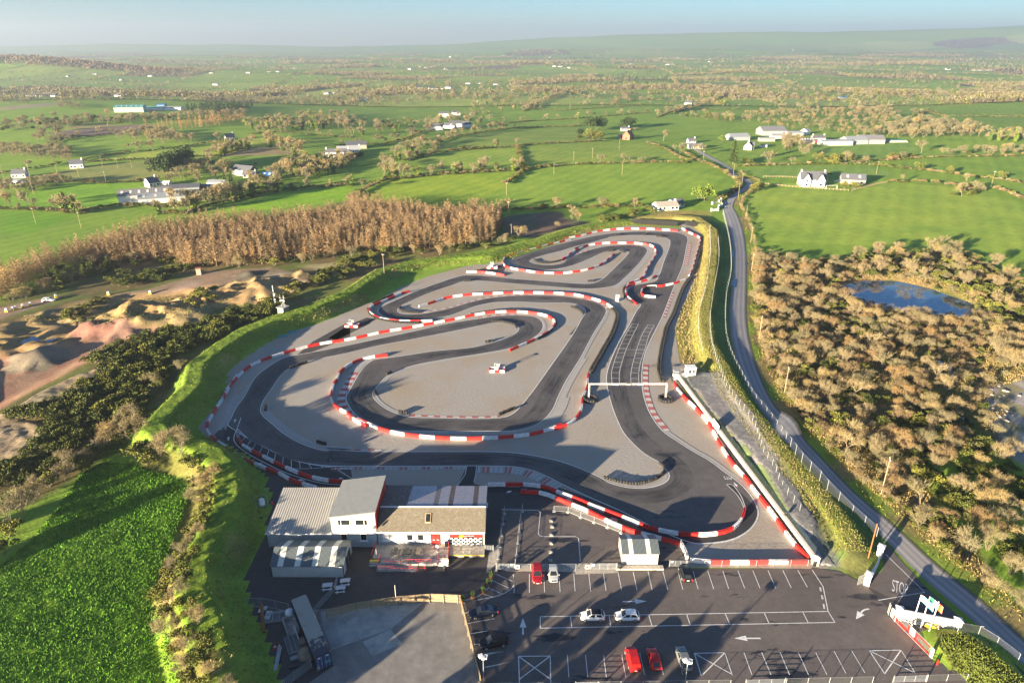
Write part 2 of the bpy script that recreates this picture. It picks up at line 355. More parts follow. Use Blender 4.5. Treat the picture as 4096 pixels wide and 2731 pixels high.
def corrug(name, c, period, axis=0, rust=0.0, c2=None):
    """profiled metal sheet: ridges as real relief through bump, in the object's own frame"""
    m, nt, b = newmat(name); p = pos(nt, True); w = N(nt, 'ShaderNodeTexWave', Scale=1.0, bands_direction='XY'[axis]); 
    mp = N(nt, 'ShaderNodeMapping'); nt.links.new(p, mp.inputs[0]); mp.inputs['Scale'].default_value = (.314 / period,) * 3; nt.links.new(mp.outputs[0], w.inputs['Vector'])
    f = noise(nt, p, .8, 5, .7); col = mix(nt, 1, ramp(nt, f, (.3, tuple(q * .85 for q in c)), (.7, c)), ramp(nt, w.outputs['Fac'], (.0, .55), (.3, .95), (1, 1.)), 'MULTIPLY')
    if rust:
        g = noise(nt, p, .35, 6, .7); col = mix(nt, ramp(nt, g, (.62, 0.), (.72, rust)), col, (.30, .14, .05))
    nt.links.new(col, b.inputs['Base Color']); b.inputs['Roughness'].default_value = .5; b.inputs['Metallic'].default_value = .15; bump(nt, b, w.outputs['Fac'], .6, .06); return m
M['roofsheet'] = corrug('pale_roof_sheet', (.38, .365, .33), .45, 0, .35); M['roofsheet2'] = corrug('grey_roof_sheet', (.30, .31, .295), .33, 1); M['shedroof'] = corrug('dark_shed_roof', (.11, .135, .145), .22, 0); M['shedwall'] = corrug('white_shed_wall', (.72, .71, .66), .2, 0)
M['sheds'] = corrug('farm_shed_roof', (.24, .235, .24), .9, 0, .3); M['controof'] = corrug('container_roof', (.34, .32, .28), .28, 1, .0)
def stripes(name, cols, per):
    """kerb blocks painted in turn, along the strip's length (uv.x in metres)"""
    m, nt, b = newmat(name); u = N(nt, 'ShaderNodeUVMap'); sx = nt.nodes.new('ShaderNodeSeparateXYZ'); nt.links.new(u.outputs[0], sx.inputs[0])
    d = nt.nodes.new('ShaderNodeMath'); d.operation = 'DIVIDE'; nt.links.new(sx.outputs[0], d.inputs[0]); d.inputs[1].default_value = per
    fr = nt.nodes.new('ShaderNodeMath'); fr.operation = 'FRACT'; nt.links.new(d.outputs[0], fr.inputs[0])
    r = nt.nodes.new('ShaderNodeValToRGB'); r.color_ramp.interpolation = 'CONSTANT'; e = r.color_ramp.elements
    while len(e) < len(cols): e.new(.5)
    for i, (p_, c) in enumerate(cols): e[i].position = p_; e[i].color = (*c, 1)
    nt.links.new(fr.outputs[0], r.inputs[0]); f = noise(nt, pos(nt), 2.5, 6, .75)
    nt.links.new(mix(nt, 1, r.outputs[0], ramp(nt, f, (.3, .72), (.65, 1.05)), 'MULTIPLY'), b.inputs['Base Color']); b.inputs['Roughness'].default_value = .85; return m
PALE = (.36, .345, .32)
M['kerbpale'] = stripes('pale_kerb', [(0, PALE), (.93, (.26, .25, .24))], 1.0)
M['kerbred'] = stripes('red_white_kerb', [(0, (.40, .10, .085)), (.5, (.50, .47, .44))], 3.2)
M['kerbribs'] = stripes('ribbed_kerb', [(0, (.42, .41, .39)), (.16, (.30, .30, .29)), (.22, (.42, .41, .39)), (.38, (.3, .3, .29)), (.44, (.42, .41, .39)), (.58, (.36, .13, .12)), (.72, (.42, .4, .38)), (.78, (.36, .13, .12)), (.9, (.3, .3, .29))], 5.0)
M['verge'] = gravel('worn_concrete', (.36, .33, .28), (1, .95, .85), 2.)
HAZE, SKYS, EXPO = .00013, .042, 2.5
# ================================================================== SETTING
def sheet(name, loops, z, mat, dens=None):
    vs = [Vector((x, y, 0)) for l in loops for x, y in l]
    tri = geometry.tessellate_polygon([[Vector((x, y, 0)) for x, y in l] for l in loops])
    me = bpy.data.meshes.new(name); fs = []
    for t in tri:
        a, b, c = (vs[i] for i in t); fs.append(t if (b - a).cross(c - a).z > 0 else t[::-1])
    me.from_pydata([(v.x, v.y, z) for v in vs], [], fs); me.materials.append(mat); me.update()
    o = bpy.data.objects.new(name, me); COL.objects.link(o); return kind(o)
def strips(name, items, mat, parent=None, top=None):
    """items: (points, left offset, right offset, z or height function). One painted or laid band after another."""
    V, F, UV = [], [], []
    for pts, l, r, z in items:
        a, b = offset(pts, l), offset(pts, r); s = 0; n0 = len(V)
        for i in range(len(pts)):
            if i: s += math.dist(pts[i], pts[i - 1])
            for q in (a[i], b[i]): V.append((q[0], q[1], z(*q) if callable(z) else z)); 
            if i: F.append((n0 + 2 * i - 2, n0 + 2 * i - 1, n0 + 2 * i + 1, n0 + 2 * i)); 
            UV.append((s, 0)); UV.append((s, 1))
    me = bpy.data.meshes.new(name); me.from_pydata(V, [], F); me.materials.append(mat); ul = me.uv_layers.new()
    for lp in me.loops: ul.data[lp.index].uv = UV[lp.vertex_index]
    me.update(); o = bpy.data.objects.new(name, me); COL.objects.link(o); return kind(o)

# ---- track outlines
INNER = P((1, "2236,290 2195,410 2160,510 2135,545 2060,562 2000,572 1957,600 1948,640 1975,678 2035,700 2010,745 1960,840 1890,960 1830,1100 1808,1190 1820,1290 1850,1400 1890,1500 1925,1567"),
          (5, "1020,0 1080,45 1150,85 1200,130 1222,178 1200,215 1130,245 1030,258 930,250 820,220 780,195 640,130 500,80 350,45 180,20 0,12"), (4, "1500,12 1200,12 900,10 700,0"),
          (3, "2200,507 2060,472 1930,405 1830,325 1768,270 1753,235 1775,170 1830,90 1885,10"), (0, "1915,1325 1960,1292 2080,1252 2352,1195"),
          (1, "260,985 520,935 800,880 1000,838 1080,824 1160,830 1208,845 1220,865 1200,892 1110,935 930,985 640,1015 480,1040 340,1060 250,1072 190,1110 150,1160 120,1210 75,1290 58,1330 75,1380 120,1440 200,1490 300,1537 420,1550 700,1555 1000,1555 1200,1550 1320,1520 1400,1470 1450,1410 1490,1320 1540,1220 1640,1060 1720,910 1800,780 1812,740 1790,710 1740,685 1650,665 1500,645 1300,640 1150,645 1000,662 880,690 760,725 660,747 555,765 430,762 408,742 430,715 520,670 640,620 780,573 860,546 980,545 1150,560 1400,580 1600,595 1700,598 1800,590 1870,575 1940,520 2020,440 2080,362 2088,335 2060,314 2000,304 1900,304 1800,312 1700,335 1600,370 1540,400 1510,425 1430,437 1340,430 1300,416 1312,400 1400,370 1500,345 1600,315 1720,285 1800,262 1900,242 2050,238 2180,246 2228,265"))
OUTER = P((2, "95,270 88,300 60,440 18,545"), (1, "2252,620 2185,790 2120,920 2080,1010 2056,1110 2052,1230 2070,1340 2110,1440 2190,1550"),
          (5, "1275,-60 1370,0 1500,75 1600,150 1700,225 1770,300 1812,370 1826,430 1800,500 1740,560 1640,608 1500,630 1400,632 1290,600 1100,515 900,415 680,318 520,242 400,181 300,141 180,117 0,112"), (4, "1620,111 1200,114 900,112 710,115 600,105"),
          (3, "1950,568 1780,490 1680,438 1590,380 1528,335 1550,290 1580,225 1640,140 1715,15"), (0, "1770,1310 1850,1257 1910,1227 2100,1190 2352,1140"),
          (1, "300,927 520,880 760,827 950,797 1100,777 1250,775 1330,785 1375,812 1388,848 1372,885 1330,922 1240,970 1130,1005 980,1032 700,1077 520,1112 400,1152 335,1187 290,1235 255,1275 242,1305 262,1345 330,1400 420,1440 480,1455 700,1463 1000,1466 1130,1456 1190,1427 1230,1385 1300,1300 1430,1120 1590,890 1640,800 1668,747 1640,714 1570,694 1380,692 1200,685 1050,690 940,712 850,745 760,777 650,797 520,810 400,804 320,785 280,762 274,740 300,715 400,670 560,600 700,550 850,507 1000,510 1200,530 1400,545 1640,562 1710,560 1770,538 1850,468 1945,372 1958,350 1930,340 1870,338 1800,352 1700,395 1600,435 1500,460 1400,472 1300,470 1230,452 1185,430 1173,405 1190,385 1250,362 1400,320 1560,280 1700,247 1850,224 2000,213 2150,213 2280,219 2345,242"))
inner, outer = smooth(INNER, 1.2, True), smooth(OUTER, 1.2, True)
SITE = P((3, "1330,360 1400,250 1520,60"), (0, "1480,1380 1600,1240 1800,1100 2000,1010 2200,930 2330,850"), (1, "250,690 420,590 620,510 850,450 1050,410 1180,350 1400,285 1620,225 1850,180 1975,172 2130,182 2310,190"), (2, "60,130 150,175 200,190 205,280 195,380 160,520 100,640 40,760 10,900 40,1090 180,1170 300,1190 340,1280 450,1420 560,1600"), (6, "720,140 800,330 890,470 1000,640 1085,780 1000,800 0,790"), (4, "1750,760 700,600 200,330 100,150"), (3, "1440,460"))
sheet('gravel_infield', [SITE], .02, M['gravel'])
APRON = P((3, "1440,400 1500,345 1560,440 1700,560 2000,650 2220,617 2352,610"), (4, "860,210 1100,240 1560,245"), (4, "1625,110 1690,110"), (4, "1675,230 1770,255 1850,270"), (5, "300,240 460,245 700,330 1100,500 1340,580 1480,590 1500,632 1345,640 1310,640 1330,690 1345,750"), (5, "1340,800 2180,800"), (6, "925,790 1115,815 1240,880 1290,912 1340,720 1390,640 1420,650 1700,940 1950,1150 2352,1490 2352,1700"), (4, "-200,1750 60,1500 0,1200 100,800 160,560 240,300 140,130 -10,10"))
sheet('tarmac_apron', [APRON], .032, M['yard'])
sheet('car_park_tarmac', [P((4, "1600,1020 1800,830"), (5, "45,822 880,812 1340,800 2180,800"), (6, "925,795 1115,818 1240,882 1290,912 1395,1020 1475,1100 1800,1260 1830,1240"), (6, "1790,1330 1880,1460 1965,1540 2000,1700"), (4, "1760,1700 1690,1320"))], .037, M['carpark'])
sheet('gate_tarmac', [P((6, "1270,905 1345,720 1400,640 1440,650 1700,930 1960,1160 1820,1150 1500,1020"))], .041, M['carpark'])
PADD = P((5, "100,390 350,400 560,350 700,420 980,560 1290,600 1330,700 1340,745 60,770"))
sheet('paddock_tarmac', [PADD], .041, M['carpark'])
sheet('kart_track', [outer, inner], .045, M['track'])
sheet('pit_lane', [P((5, "0,245 400,262 620,350 940,475 1200,560 1480,585 1640,555 1720,470 1740,400 1680,310 1610,235 1640,225 1740,320 1815,400 1822,440 1795,500 1740,556 1640,604 1500,626 1340,626 1180,610 980,540 780,455 560,360 400,300 200,285 0,290"))], .05, M['fresh'])
sheet('pit_exit_lane', [P((3, "1500,420 1530,340 1590,370 1680,440 1800,500 1960,570 2170,610 2352,700"), (4, "860,215 840,235 650,262 560,240 400,185 200,105 60,30"), (3, "1540,500"))], .05, M['fresh'])
sheet('pit_path', [P((4, "1625,108 1700,108 1685,180 1675,230 1560,250 1610,180"))], .05, M['fresh'])
for nm, s in (('access_road', (0, "1960,1240 2100,1120 2300,1010 2352,990 2352,1085 2200,1150")), ('access_road', (1, "900,480 1060,440 1140,435 1120,480 1000,488")), ('access_road', (1, "-60,930 60,850 200,790 260,800 200,840 0,940"))):
    sheet(nm, [P(s)], .034, M['yard'])
# rubbered racing line, worn in patches
def rubber():
    m, nt, b = newmat('rubbered_line'); b.inputs['Base Color'].default_value = (.028, .028, .031, 1); b.inputs['Roughness'].default_value = .6; p = pos(nt); u = N(nt, 'ShaderNodeUVMap'); mp = N(nt, 'ShaderNodeMapping'); mp.inputs['Scale'].default_value = (.07, 3.5, 1); nt.links.new(u.outputs[0], mp.inputs[0]); f = noise(nt, mp.outputs[0], 1.6, 6, .7); g = noise(nt, p, .07, 3)
    mm = nt.nodes.new('ShaderNodeMath'); mm.operation = 'MULTIPLY'; nt.links.new(ramp(nt, f, (.38, 0.), (.66, .8)), mm.inputs[0]); nt.links.new(ramp(nt, g, (.38, .1), (.62, 1.)), mm.inputs[1]); t = nt.nodes.new('ShaderNodeBsdfTransparent'); x = nt.nodes.new('ShaderNodeMixShader'); nt.links.new(mm.outputs[0], x.inputs[0]); nt.links.new(t.outputs[0], x.inputs[1]); nt.links.new(b.outputs[0], x.inputs[2]); nt.links.new(x.outputs[0], nt.nodes['Material Output'].inputs[0]); return m
strips('racing_line', [(inner + [inner[0]], 1.2, 5.2, .0545)], rubber())
# patches of newer tarmac
sheet('tarmac_patch', [P((1, "1560,905 1700,907 1810,770 1800,735 1690,690 1640,720 1668,747 1620,840"))], .048, asphalt('grey_tarmac', (.085, .083, .085), (.05, .05, .054), .16, .62))
sheet('tarmac_patch', [P((1, "1000,1020 935,985 1100,940 1205,890 1230,868 1330,790 1388,848 1372,885 1240,968 1130,1003"))], .048, bpy.data.materials['grey_tarmac'])
# concrete yard with the container
sheet('concrete_yard', [P((4, "580,1075 1350,1020 1570,985 1640,1250 1760,1700 400,1700 560,1567 730,1450"))], .041, flat('poured_concrete', (.20, .19, .175), .9, var=.3, sc=.5, obj=False))
sheet('concrete_slab', [P((4, "640,1090 1330,1030 1120,1200 720,1345 660,1200"))], .046, flat('pale_concrete', (.33, .34, .31), .9, var=.35, sc=.4, obj=False))
sheet('concrete_slab', [P((4, "925,1290 1110,1205 1190,1305 990,1385"))], .046, bpy.data.materials['pale_concrete'])
sheet('kerb_path', [P((4, "1755,832 1775,690 1830,640 1850,690 1820,800 1900,818 2352,820 2352,838"), (5, "880,828 880,760 60,770"))], .043, M['verge'])
# ---- painted lines
W = .06
lines = [(inner + [inner[0]], .02, .22, W), (outer + [outer[0]], -.02, -.22, W)]
def L(k, s, w=.12, z=W, sm_=False):
    p = P((k, s)); lines.append(((smooth(p, 1.0) if sm_ else p), w / 2, -w / 2, z))
for q in ("180,838 182,962", "285,835 285,960", "382,834 387,958", "484,834 491,955", "583,833 592,953", "684,832 697,952", "783,832 800,948", "880,823 905,946", "982,820 1008,944", "1082,818 1110,943", "1182,817 1215,941", "1283,817 1316,940", "1385,817 1419,938", "1484,815 1523,936", "1585,815 1624,935", "1686,813 1732,932", "1786,812 1834,930", "1888,811 1940,930", "1988,811 2044,928", "2088,810 2153,925"): L(5, q)
for xa, xb in ((540, 550), (662, 677), (783, 802), (905, 933), (1026, 1059), (1150, 1186), (1273, 1316), (1727, 1780), (1846, 1908), (1970, 2033), (2092, 2160), (2209, 2285)): L(5, f"{xa},1378 {xb},1528" if xa < 1000 else f"{xa},1362 {xb},1512")
L(6, "1075,1352 1155,1502"); L(6, "1192,1348 1282,1498")
for s in ("0,1217 75,1204", "0,1370 128,1350", "0,1462 158,1427"): L(5, s)
for s in ("1605,1030 1760,995", "1610,1098 1640,1093", "1630,1168 1810,1135", "1652,1237 1835,1203", "1675,1310 1705,1304", "1697,1388 1888,1350", "1740,1462 1918,1427"): L(4, s, .14)
for s in ("358,1122 2292,1086", "358,1199 2337,1160", "358,1122 358,1199", "560,1118 570,1192", "822,1112 831,1187", "1086,1107 1108,1181", "1341,1103 1365,1176", "1600,1099 1630,1170", "1862,1094 1894,1165", "2121,1089 2157,1161", "2292,1086 2337,1160", "2292,1086 2258,920", "2185,808 2258,920", "2236,925 2240,950", "2246,978 2252,1004", "2258,1036 2264,1068"): L(5, s, .14)
for a in (("2232,925 2242,925 2247,950 2237,950"), ("2243,978 2254,978 2259,1004 2249,1004"), ("2254,1036 2265,1036 2270,1068 2260,1068")): L(5, a, .1)
for s in ("212,1388 425,1386 428,1567", "212,1388 218,1567", "212,1388 424,1540", "425,1386 220,1540", "1393,1368 1598,1363 1648,1515", "1393,1368 1440,1520", "1393,1368 1648,1510", "1598,1363 1450,1510"): L(5, s, .16)
for s in ("1313,1350 1525,1346 1620,1500", "1313,1350 1415,1505", "1313,1350 1620,1500", "1525,1346 1415,1505"): L(6, s, .16)
L(6, "1422,703 1685,958 1373,1012", .16)
for s in ("175,838 182,905 150,945 80,980 0,998 -150,1028", "40,838 35,880 0,940 -60,985 -150,1012"): L(5, s, .14, sm_=True)
for s in ("65,838 172,884", "42,882 145,928", "10,928 100,968", "-40,966 45,990"): L(5, s, .1)
for s in ("100,403 340,408 358,420 357,440 345,560 352,578 375,584 595,584 615,596 627,752", ): L(5, s, .14)
for s in ("1610,235 1685,310 1728,400 1722,440", "1610,235 1640,232 1700,300 1740,400"): L(5, s, .14, sm_=True)
L(5, "1340,632 1500,632 1640,610 1740,560 1800,500 1826,430 1812,370", .16, sm_=True)
L(3, "1620,285 1595,355 1572,420 1580,455 1640,510 1800,600 1960,670 2160,725 2352,742", .16, sm_=True); L(3, "1595,355 1592,400 1605,440", .12, sm_=True)
L(3, "1595,360 1680,435 1790,490 1960,568 2170,607 2352,611", .16, sm_=True); L(3, "1880,615 1950,627 2080,628 2225,617", .12, sm_=True)
for s in ("1618,385 1595,420", "1650,413 1620,450", "1686,438 1656,485", "1720,460 1690,510", "1762,487 1738,532", "1806,508 1790,558", "1853,528 1840,585", "1905,548 1896,612", "1958,568 1958,624", "2012,583 2018,626", "2075,600 2096,628", "2150,606 2170,622"): L(3, s)
for a, b in (("1980,835 1938,905 1895,1000 1862,1090 1845,1160 1848,1237", "2025,835 1990,905 1945,1000 1915,1090 1898,1160 1897,1237"), ("2088,840 2050,905 2015,1000 1990,1090 1975,1160 1975,1237", "2132,842 2098,905 2070,1000 2040,1090 2028,1160 2028,1240")):
    L(1, a, .12, sm_=True); L(1, b, .12, sm_=True); pa, pb = smooth(P((1, a)), .5), smooth(P((1, b)), .5)
    for i in range(13): 
        t = i / 13; q, w_ = pa[int(t * (len(pa) - 1))], pb[int(t * (len(pb) - 1))]; lines.append(([q, w_], .06, -.06, W))
L(1, "1815,1238 2052,1240", .18); L(1, "1815,1246 2052,1248", .12); L(1, "1870,1000 2080,1012", .1)
L(4, "1625,110 1615,165 1560,245", .14); L(4, "1690,112 1685,170 1672,220", .14); L(4, "735,122 870,205", .14)
M['line'] = flat('road_paint', (.66, .66, .64), .7, var=.3, sc=3, obj=False)
strips('painted_lines', lines, M['line'])
# arrows and words
def arrow(k, tail, head, w=.45, hl=1.6, sw=.13):
    a, b = Vector(at(k, *tail)), Vector(at(k, *head)); d = (b - a).normalized(); n = Vector((-d.y, d.x)); c = b - d * hl
    return [[a + n * sw, a - n * sw, c - n * sw, c + n * sw], [c + n * w, c - n * w, b]]
mb = MB()
for k, t, h, w, hl in ((5, (910, 1021), (1075, 1018), .55, 2.0), (5, (1838, 1267), (1660, 1267), .55, 2.0), (5, (242, 1243), (242, 1130), .55, 2.0), (3, (1770, 605), (1732, 592), .5, .9), (3, (2050, 712), (2002, 702), .5, .9), (3, (1534, 440), (1536, 414), .4, .8), (3, (1576, 318), (1582, 294), .4, .8), (3, (2305, 700), (2275, 690), .4, .8), (5, (1660, 222), (1682, 252), .4, .9), (6, (1265, 1085), (1222, 1140), .6, 2.0), (5, (165, 277), (127, 291), .4, .9)):
    for q in arrow(k, t, h, w, hl): mb.face([(p.x, p.y, .066) for p in q])
arc = smooth(P((6, "1310,1070 1285,1074 1265,1085")), .3)
a, b = offset(arc, .14), offset(arc, -.14)
for i in range(len(arc) - 1): mb.face([(a[i][0], a[i][1], .066), (b[i][0], b[i][1], .066), (b[i + 1][0], b[i + 1][1], .066), (a[i + 1][0], a[i + 1][1], .066)])
kind(mb.build('painted_arrows', M['line']))
def text_obj(name, body, size, mat, parent=None, ext=.0, spacing=1.0):
    cu = bpy.data.curves.new('t', 'FONT'); cu.body = body; cu.size = size; cu.align_x = 'CENTER'; cu.align_y = 'CENTER'; cu.extrude = ext; cu.space_character = spacing
    t = bpy.data.objects.new('t', cu); COL.objects.link(t); bpy.context.view_layer.update()
    me = bpy.data.meshes.new_from_object(t.evaluated_get(bpy.context.evaluated_depsgraph_get())); bpy.data.objects.remove(t); me.name = name; me.materials.clear(); me.materials.append(mat)
    o = bpy.data.objects.new(name, me); COL.objects.link(o)
    if parent is not None: o.parent = parent
    return o
def ground_text(body, k, left, right, h, mat=None):
    a, b = Vector(at(k, *left)), Vector(at(k, *right)); o = text_obj('road_lettering', body, 1, mat or M['line']); w = max(v.co.x for v in o.data.vertices) - min(v.co.x for v in o.data.vertices)
    hh = max(v.co.y for v in o.data.vertices) - min(v.co.y for v in o.data.vertices)
    o.scale = ((b - a).length / w, h / hh, 1); m = (a + b) / 2; o.location = (m.x, m.y, .067); o.rotation_euler = (0, 0, math.atan2(b.y - a.y, b.x - a.x)); kind(o)
ground_text('STOP', 6, (1465, 915), (1570, 948), 3.2); ground_text('PITS', 5, (1643, 190), (1592, 188), 1.1); ground_text('SLOW', 5, (545, 365), (562, 338), 1.6); ground_text('SLOW', 5, (843, 490), (862, 462), 1.6); ground_text('SLOW', 5, (235, 273), (268, 271), 1.0)
# ---- kerbs, just proud of the gravel
def K(mat, k, s, l, r, z=.075): return (mat, (smooth(P((k, s)) if isinstance(k, (int, str)) else P(*s), .8), l, r, z))
kerbs = {}
for mat, it in [K('kerbred', 1, "2056,1105 2052,1230 2070,1340 2112,1445 2195,1555", .2, 1.6), K('kerbpale', 5, "1190,-120 1370,0 1500,75 1600,150 1705,225", .2, 1.1),
                K('kerbred', 2, "95,290 85,350 65,440", .25, 1.6), K('kerbred', 1, "2250,622 2215,710 2185,795", .2, 1.0), K('kerbribs', 4, "1620,112 1400,113 1200,115 900,114 720,117", .2, 1.1), K('kerbribs', 5, "510,238 400,181 300,141 180,117 0,112 -60,111", .2, 2.6),
                K('kerbpale', 3, "1757,215 1770,270 1830,325 1930,405 2060,472 2200,507 2352,513", .25, 2.0), K('kerbred', 4, "680,0 900,10 1050,12", .25, .7), K('kerbpale', 1, "1490,1320 1540,1220 1640,1060", -.25, -1.9), K('kerbpale', 1, "1395,1475 1450,1410 1490,1320", -.25, -3.0), K('kerbpale', 1, "1640,1060 1720,910 1800,780 1812,740", -.2, -.9),
                K('kerbpale', 1, "1300,778 1355,795 1380,830 1385,850 1370,885 1330,922 1240,970 1130,1005 980,1032 700,1077 520,1112 400,1152 335,1187 290,1235", .2, 1.1),
                K('kerbpale', 1, "1850,592 1940,522 2020,442 2080,362 2090,330 2040,310", -.25, -2.0), K('kerbpale', 1, "300,715 400,670 560,600", .25, 1.6), K('kerbpale', 0, "1590,1567 1640,1475 1700,1390", .25, .9), K('kerbpale', 3, "1495,370 1550,290 1600,160 1625,140", .25, 1.7),
                K('kerbpale', 1, "-40,990 300,927 520,880 760,827 950,797", .25, 1.1), K('kerbred', 1, "950,795 1100,777 1200,775", .25, 1.0), K('kerbred', 1, "560,763 760,725 880,690 1000,660 1150,645 1300,640", .2, .8), K('kerbred', 1, "1650,665 1740,685 1790,710 1812,742", .2, .9),
                K('kerbred', 1, "150,1160 120,1210 75,1290 58,1330 75,1380 120,1440 200,1490", -.2, -2.2), K('kerbpale', 1, "250,1072 190,1110 150,1160", -.2, -3.2), K('kerbred', 1, "480,1455 700,1463 1000,1466 1090,1462", .2, .9), K('kerbpale', 1, "560,1556 1000,1557 1200,1552", -.2, -1.0),
                K('kerbpale', 1, "242,1305 262,1345 330,1400 420,1440 480,1455", .2, 1.0), K('kerbpale', 5, "780,195 820,220 930,250 1030,258 1130,245 1200,215 1222,178 1200,130 1150,85", .2, .9), K('kerbpale', 1, "850,747 940,712 1050,690 1200,685 1380,692 1570,694 1640,714 1668,747 1640,795", -.2, -.9), K('kerbpale', 1, "1045,828 1160,830 1210,845 1220,865 1200,880", -.2, -1.0),
                K('kerbpale', 1, "820,562 860,546 980,545", -.2, -.8), K('kerbpale', 1, "1640,562 1710,560 1770,540", .2, .7), K('kerbpale', 1, "1820,250 1900,240 2050,238 2180,246 2236,280", -.2, -1.2), K('kerbpale', 1, "930,985 1040,958 1110,935", .2, .8), K('kerbpale', 1, "430,764 408,742 430,715", -.15, -.8), K('kerbpale', 1, "1340,432 1300,416 1312,400", -.15, -.8), K('kerbred', 1, "1700,340 1620,362 1540,400 1510,425", -.2, -1.0), K('kerbpale', 0, "1980,1285 2080,1252", -.2, -.8)]:
    kerbs.setdefault(mat, []).append(it)
for m_, its in kerbs.items(): strips('kerb_strip', its, M[m_])
# wet puddles and road
RL = PT(('C', "60,770 120,740 250,690 330,640"),); 
ROADL = PT(('C', "372,1165 405,1195 470,1215 488,1232 455,1265 400,1300 330,1370"), (2, "330,60 370,200 395,340 392,560 376,700 376,850 400,1000 460,1180 560,1380 640,1490"), (6, "690,-100 810,10 1100,300 1400,590 1700,890 1950,1100 2352,1455 2600,1680"))
ROADR = PT(('C', "400,1150 440,1185 515,1215 530,1240 500,1270 440,1310 400,1390"), (2, "425,90 462,190 485,330 490,560 490,800 512,950 560,1120 650,1330 730,1450"), (6, "850,-100 950,5 1200,270 1500,525 1760,765 2050,995 2352,1275 2600,1480"))
def ribbon(name, A, B, z, mat, n=6):
    A, B = smooth(A, 3), smooth(B, 3); m = 160
    def res(p):
        Ls = [0]
        for i in range(1, len(p)): Ls.append(Ls[-1] + math.dist(p[i], p[i - 1]))
        return np.array([(np.interp(t * Ls[-1], Ls, [q[0] for q in p]), np.interp(t * Ls[-1], Ls, [q[1] for q in p])) for t in np.linspace(0, 1, m)])
    a, b = res(A), res(B); V, UV = [], []
    for i in range(m):
        for j in range(n + 1):
            q = a[i] + (b[i] - a[i]) * j / n; V.append((q[0], q[1])); UV.append((j / n, i))
    V = np.array(V); Z = HT(V[:, 0], V[:, 1]).reshape(m, n + 1); Z = np.repeat(Z.max(1)[:, None], n + 1, 1).ravel() + z
    F = [(i * (n + 1) + j, i * (n + 1) + j + 1, (i + 1) * (n + 1) + j + 1, (i + 1) * (n + 1) + j) for i in range(m - 1) for j in range(n)]
    me = bpy.data.meshes.new(name); me.from_pydata([(x, y, zz) for (x, y), zz in zip(V, Z)], [], F); me.materials.append(mat); ul = me.uv_layers.new()
    for lp in me.loops: ul.data[lp.index].uv = UV[lp.vertex_index]
    o = bpy.data.objects.new(name, me); COL.objects.link(o); return kind(o), a, b
_, RA, RB = ribbon('country_road', ROADL, ROADR, .05, M['road'])
ribbon('country_road', PT(('C', "385,1165 355,1135 300,1100 150,1020 70,955")), PT(('C', "405,1150 375,1120 320,1090 170,1010 90,945")), .12, M['road'])
mw, nt, bb = newmat('road_puddle'); bb.inputs['Base Color'].default_value = (.03, .035, .04, 1); bb.inputs['Roughness'].default_value = .08
def blob(name, k, s, z, mat):
    return sheet(name, [smooth(P((k, s)), .4, True)], z, mat)
blob('puddle', 2, "392,540 415,535 418,570 408,590 392,585", .17, mw); blob('puddle', 2, "392,345 398,340 400,380 396,400", .17, mw); blob('puddle', 2, "480,425 488,422 490,445 484,450", .17, mw)
for s in ("1775,1090 1800,1085 1810,1130 1805,1170 1830,1215 1810,1230 1775,1190", "1850,1100 1868,1095 1870,1150 1890,1230 1870,1235 1845,1190", "1920,1420 1940,1425 1960,1470 2010,1500 1990,1510 1940,1480"): 
    o = blob('puddle', 2, s, .0, mw); c = o.data.vertices; zz = max(H1(v.co.x, v.co.y) for v in c) + .1
    for v in c: v.co.z = zz
zp = -1.25
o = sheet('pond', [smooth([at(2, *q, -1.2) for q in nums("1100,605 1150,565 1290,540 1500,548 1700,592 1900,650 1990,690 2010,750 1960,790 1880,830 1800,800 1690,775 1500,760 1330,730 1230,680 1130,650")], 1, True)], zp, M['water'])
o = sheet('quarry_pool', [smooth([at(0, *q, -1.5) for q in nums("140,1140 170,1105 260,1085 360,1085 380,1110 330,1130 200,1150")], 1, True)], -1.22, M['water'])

# ---- the ground itself
def axis(lo, hi, d0, a, b, g=1.035):
    xs = list(np.arange(lo, hi + .01, d0)); d = d0
    while xs[-1] < b: d *= g; xs.append(xs[-1] + d)
    d = d0
    while xs[0] > a: d *= g; xs.insert(0, xs[0] - d)
    return np.array(xs)
gx, gy = axis(-190, 225, 1.35, -13000, 13000), axis(40, 420, 1.35, -60, 15500, 1.025)
GX, GY = np.meshgrid(gx, gy); GZ = HT(GX, GY)
GRASS = (0.134, 0.230, 0.025)
C = np.zeros(GX.shape + (3,)); C[:] = GRASS
nA, nB, nC = vnoise(GX, GY, 38, 21), vnoise(GX, GY, 9, 22), vnoise(GX, GY, 3.5, 23)
def zone(poly, c, c2=None, soft=2.0, jit=4.0, n=None, thr=.5):
    d = dpoly(GX, GY, poly) + (nB - .5) * jit; w = sm(d / soft + .5)[..., None]
    col = np.array(c)
    if c2 is not None: q = sm(((n if n is not None else nB) - thr) * 5 + .5)[..., None]; col = col * (1 - q) + np.array(c2) * q
    C[:] = C * (1 - w) + col * w
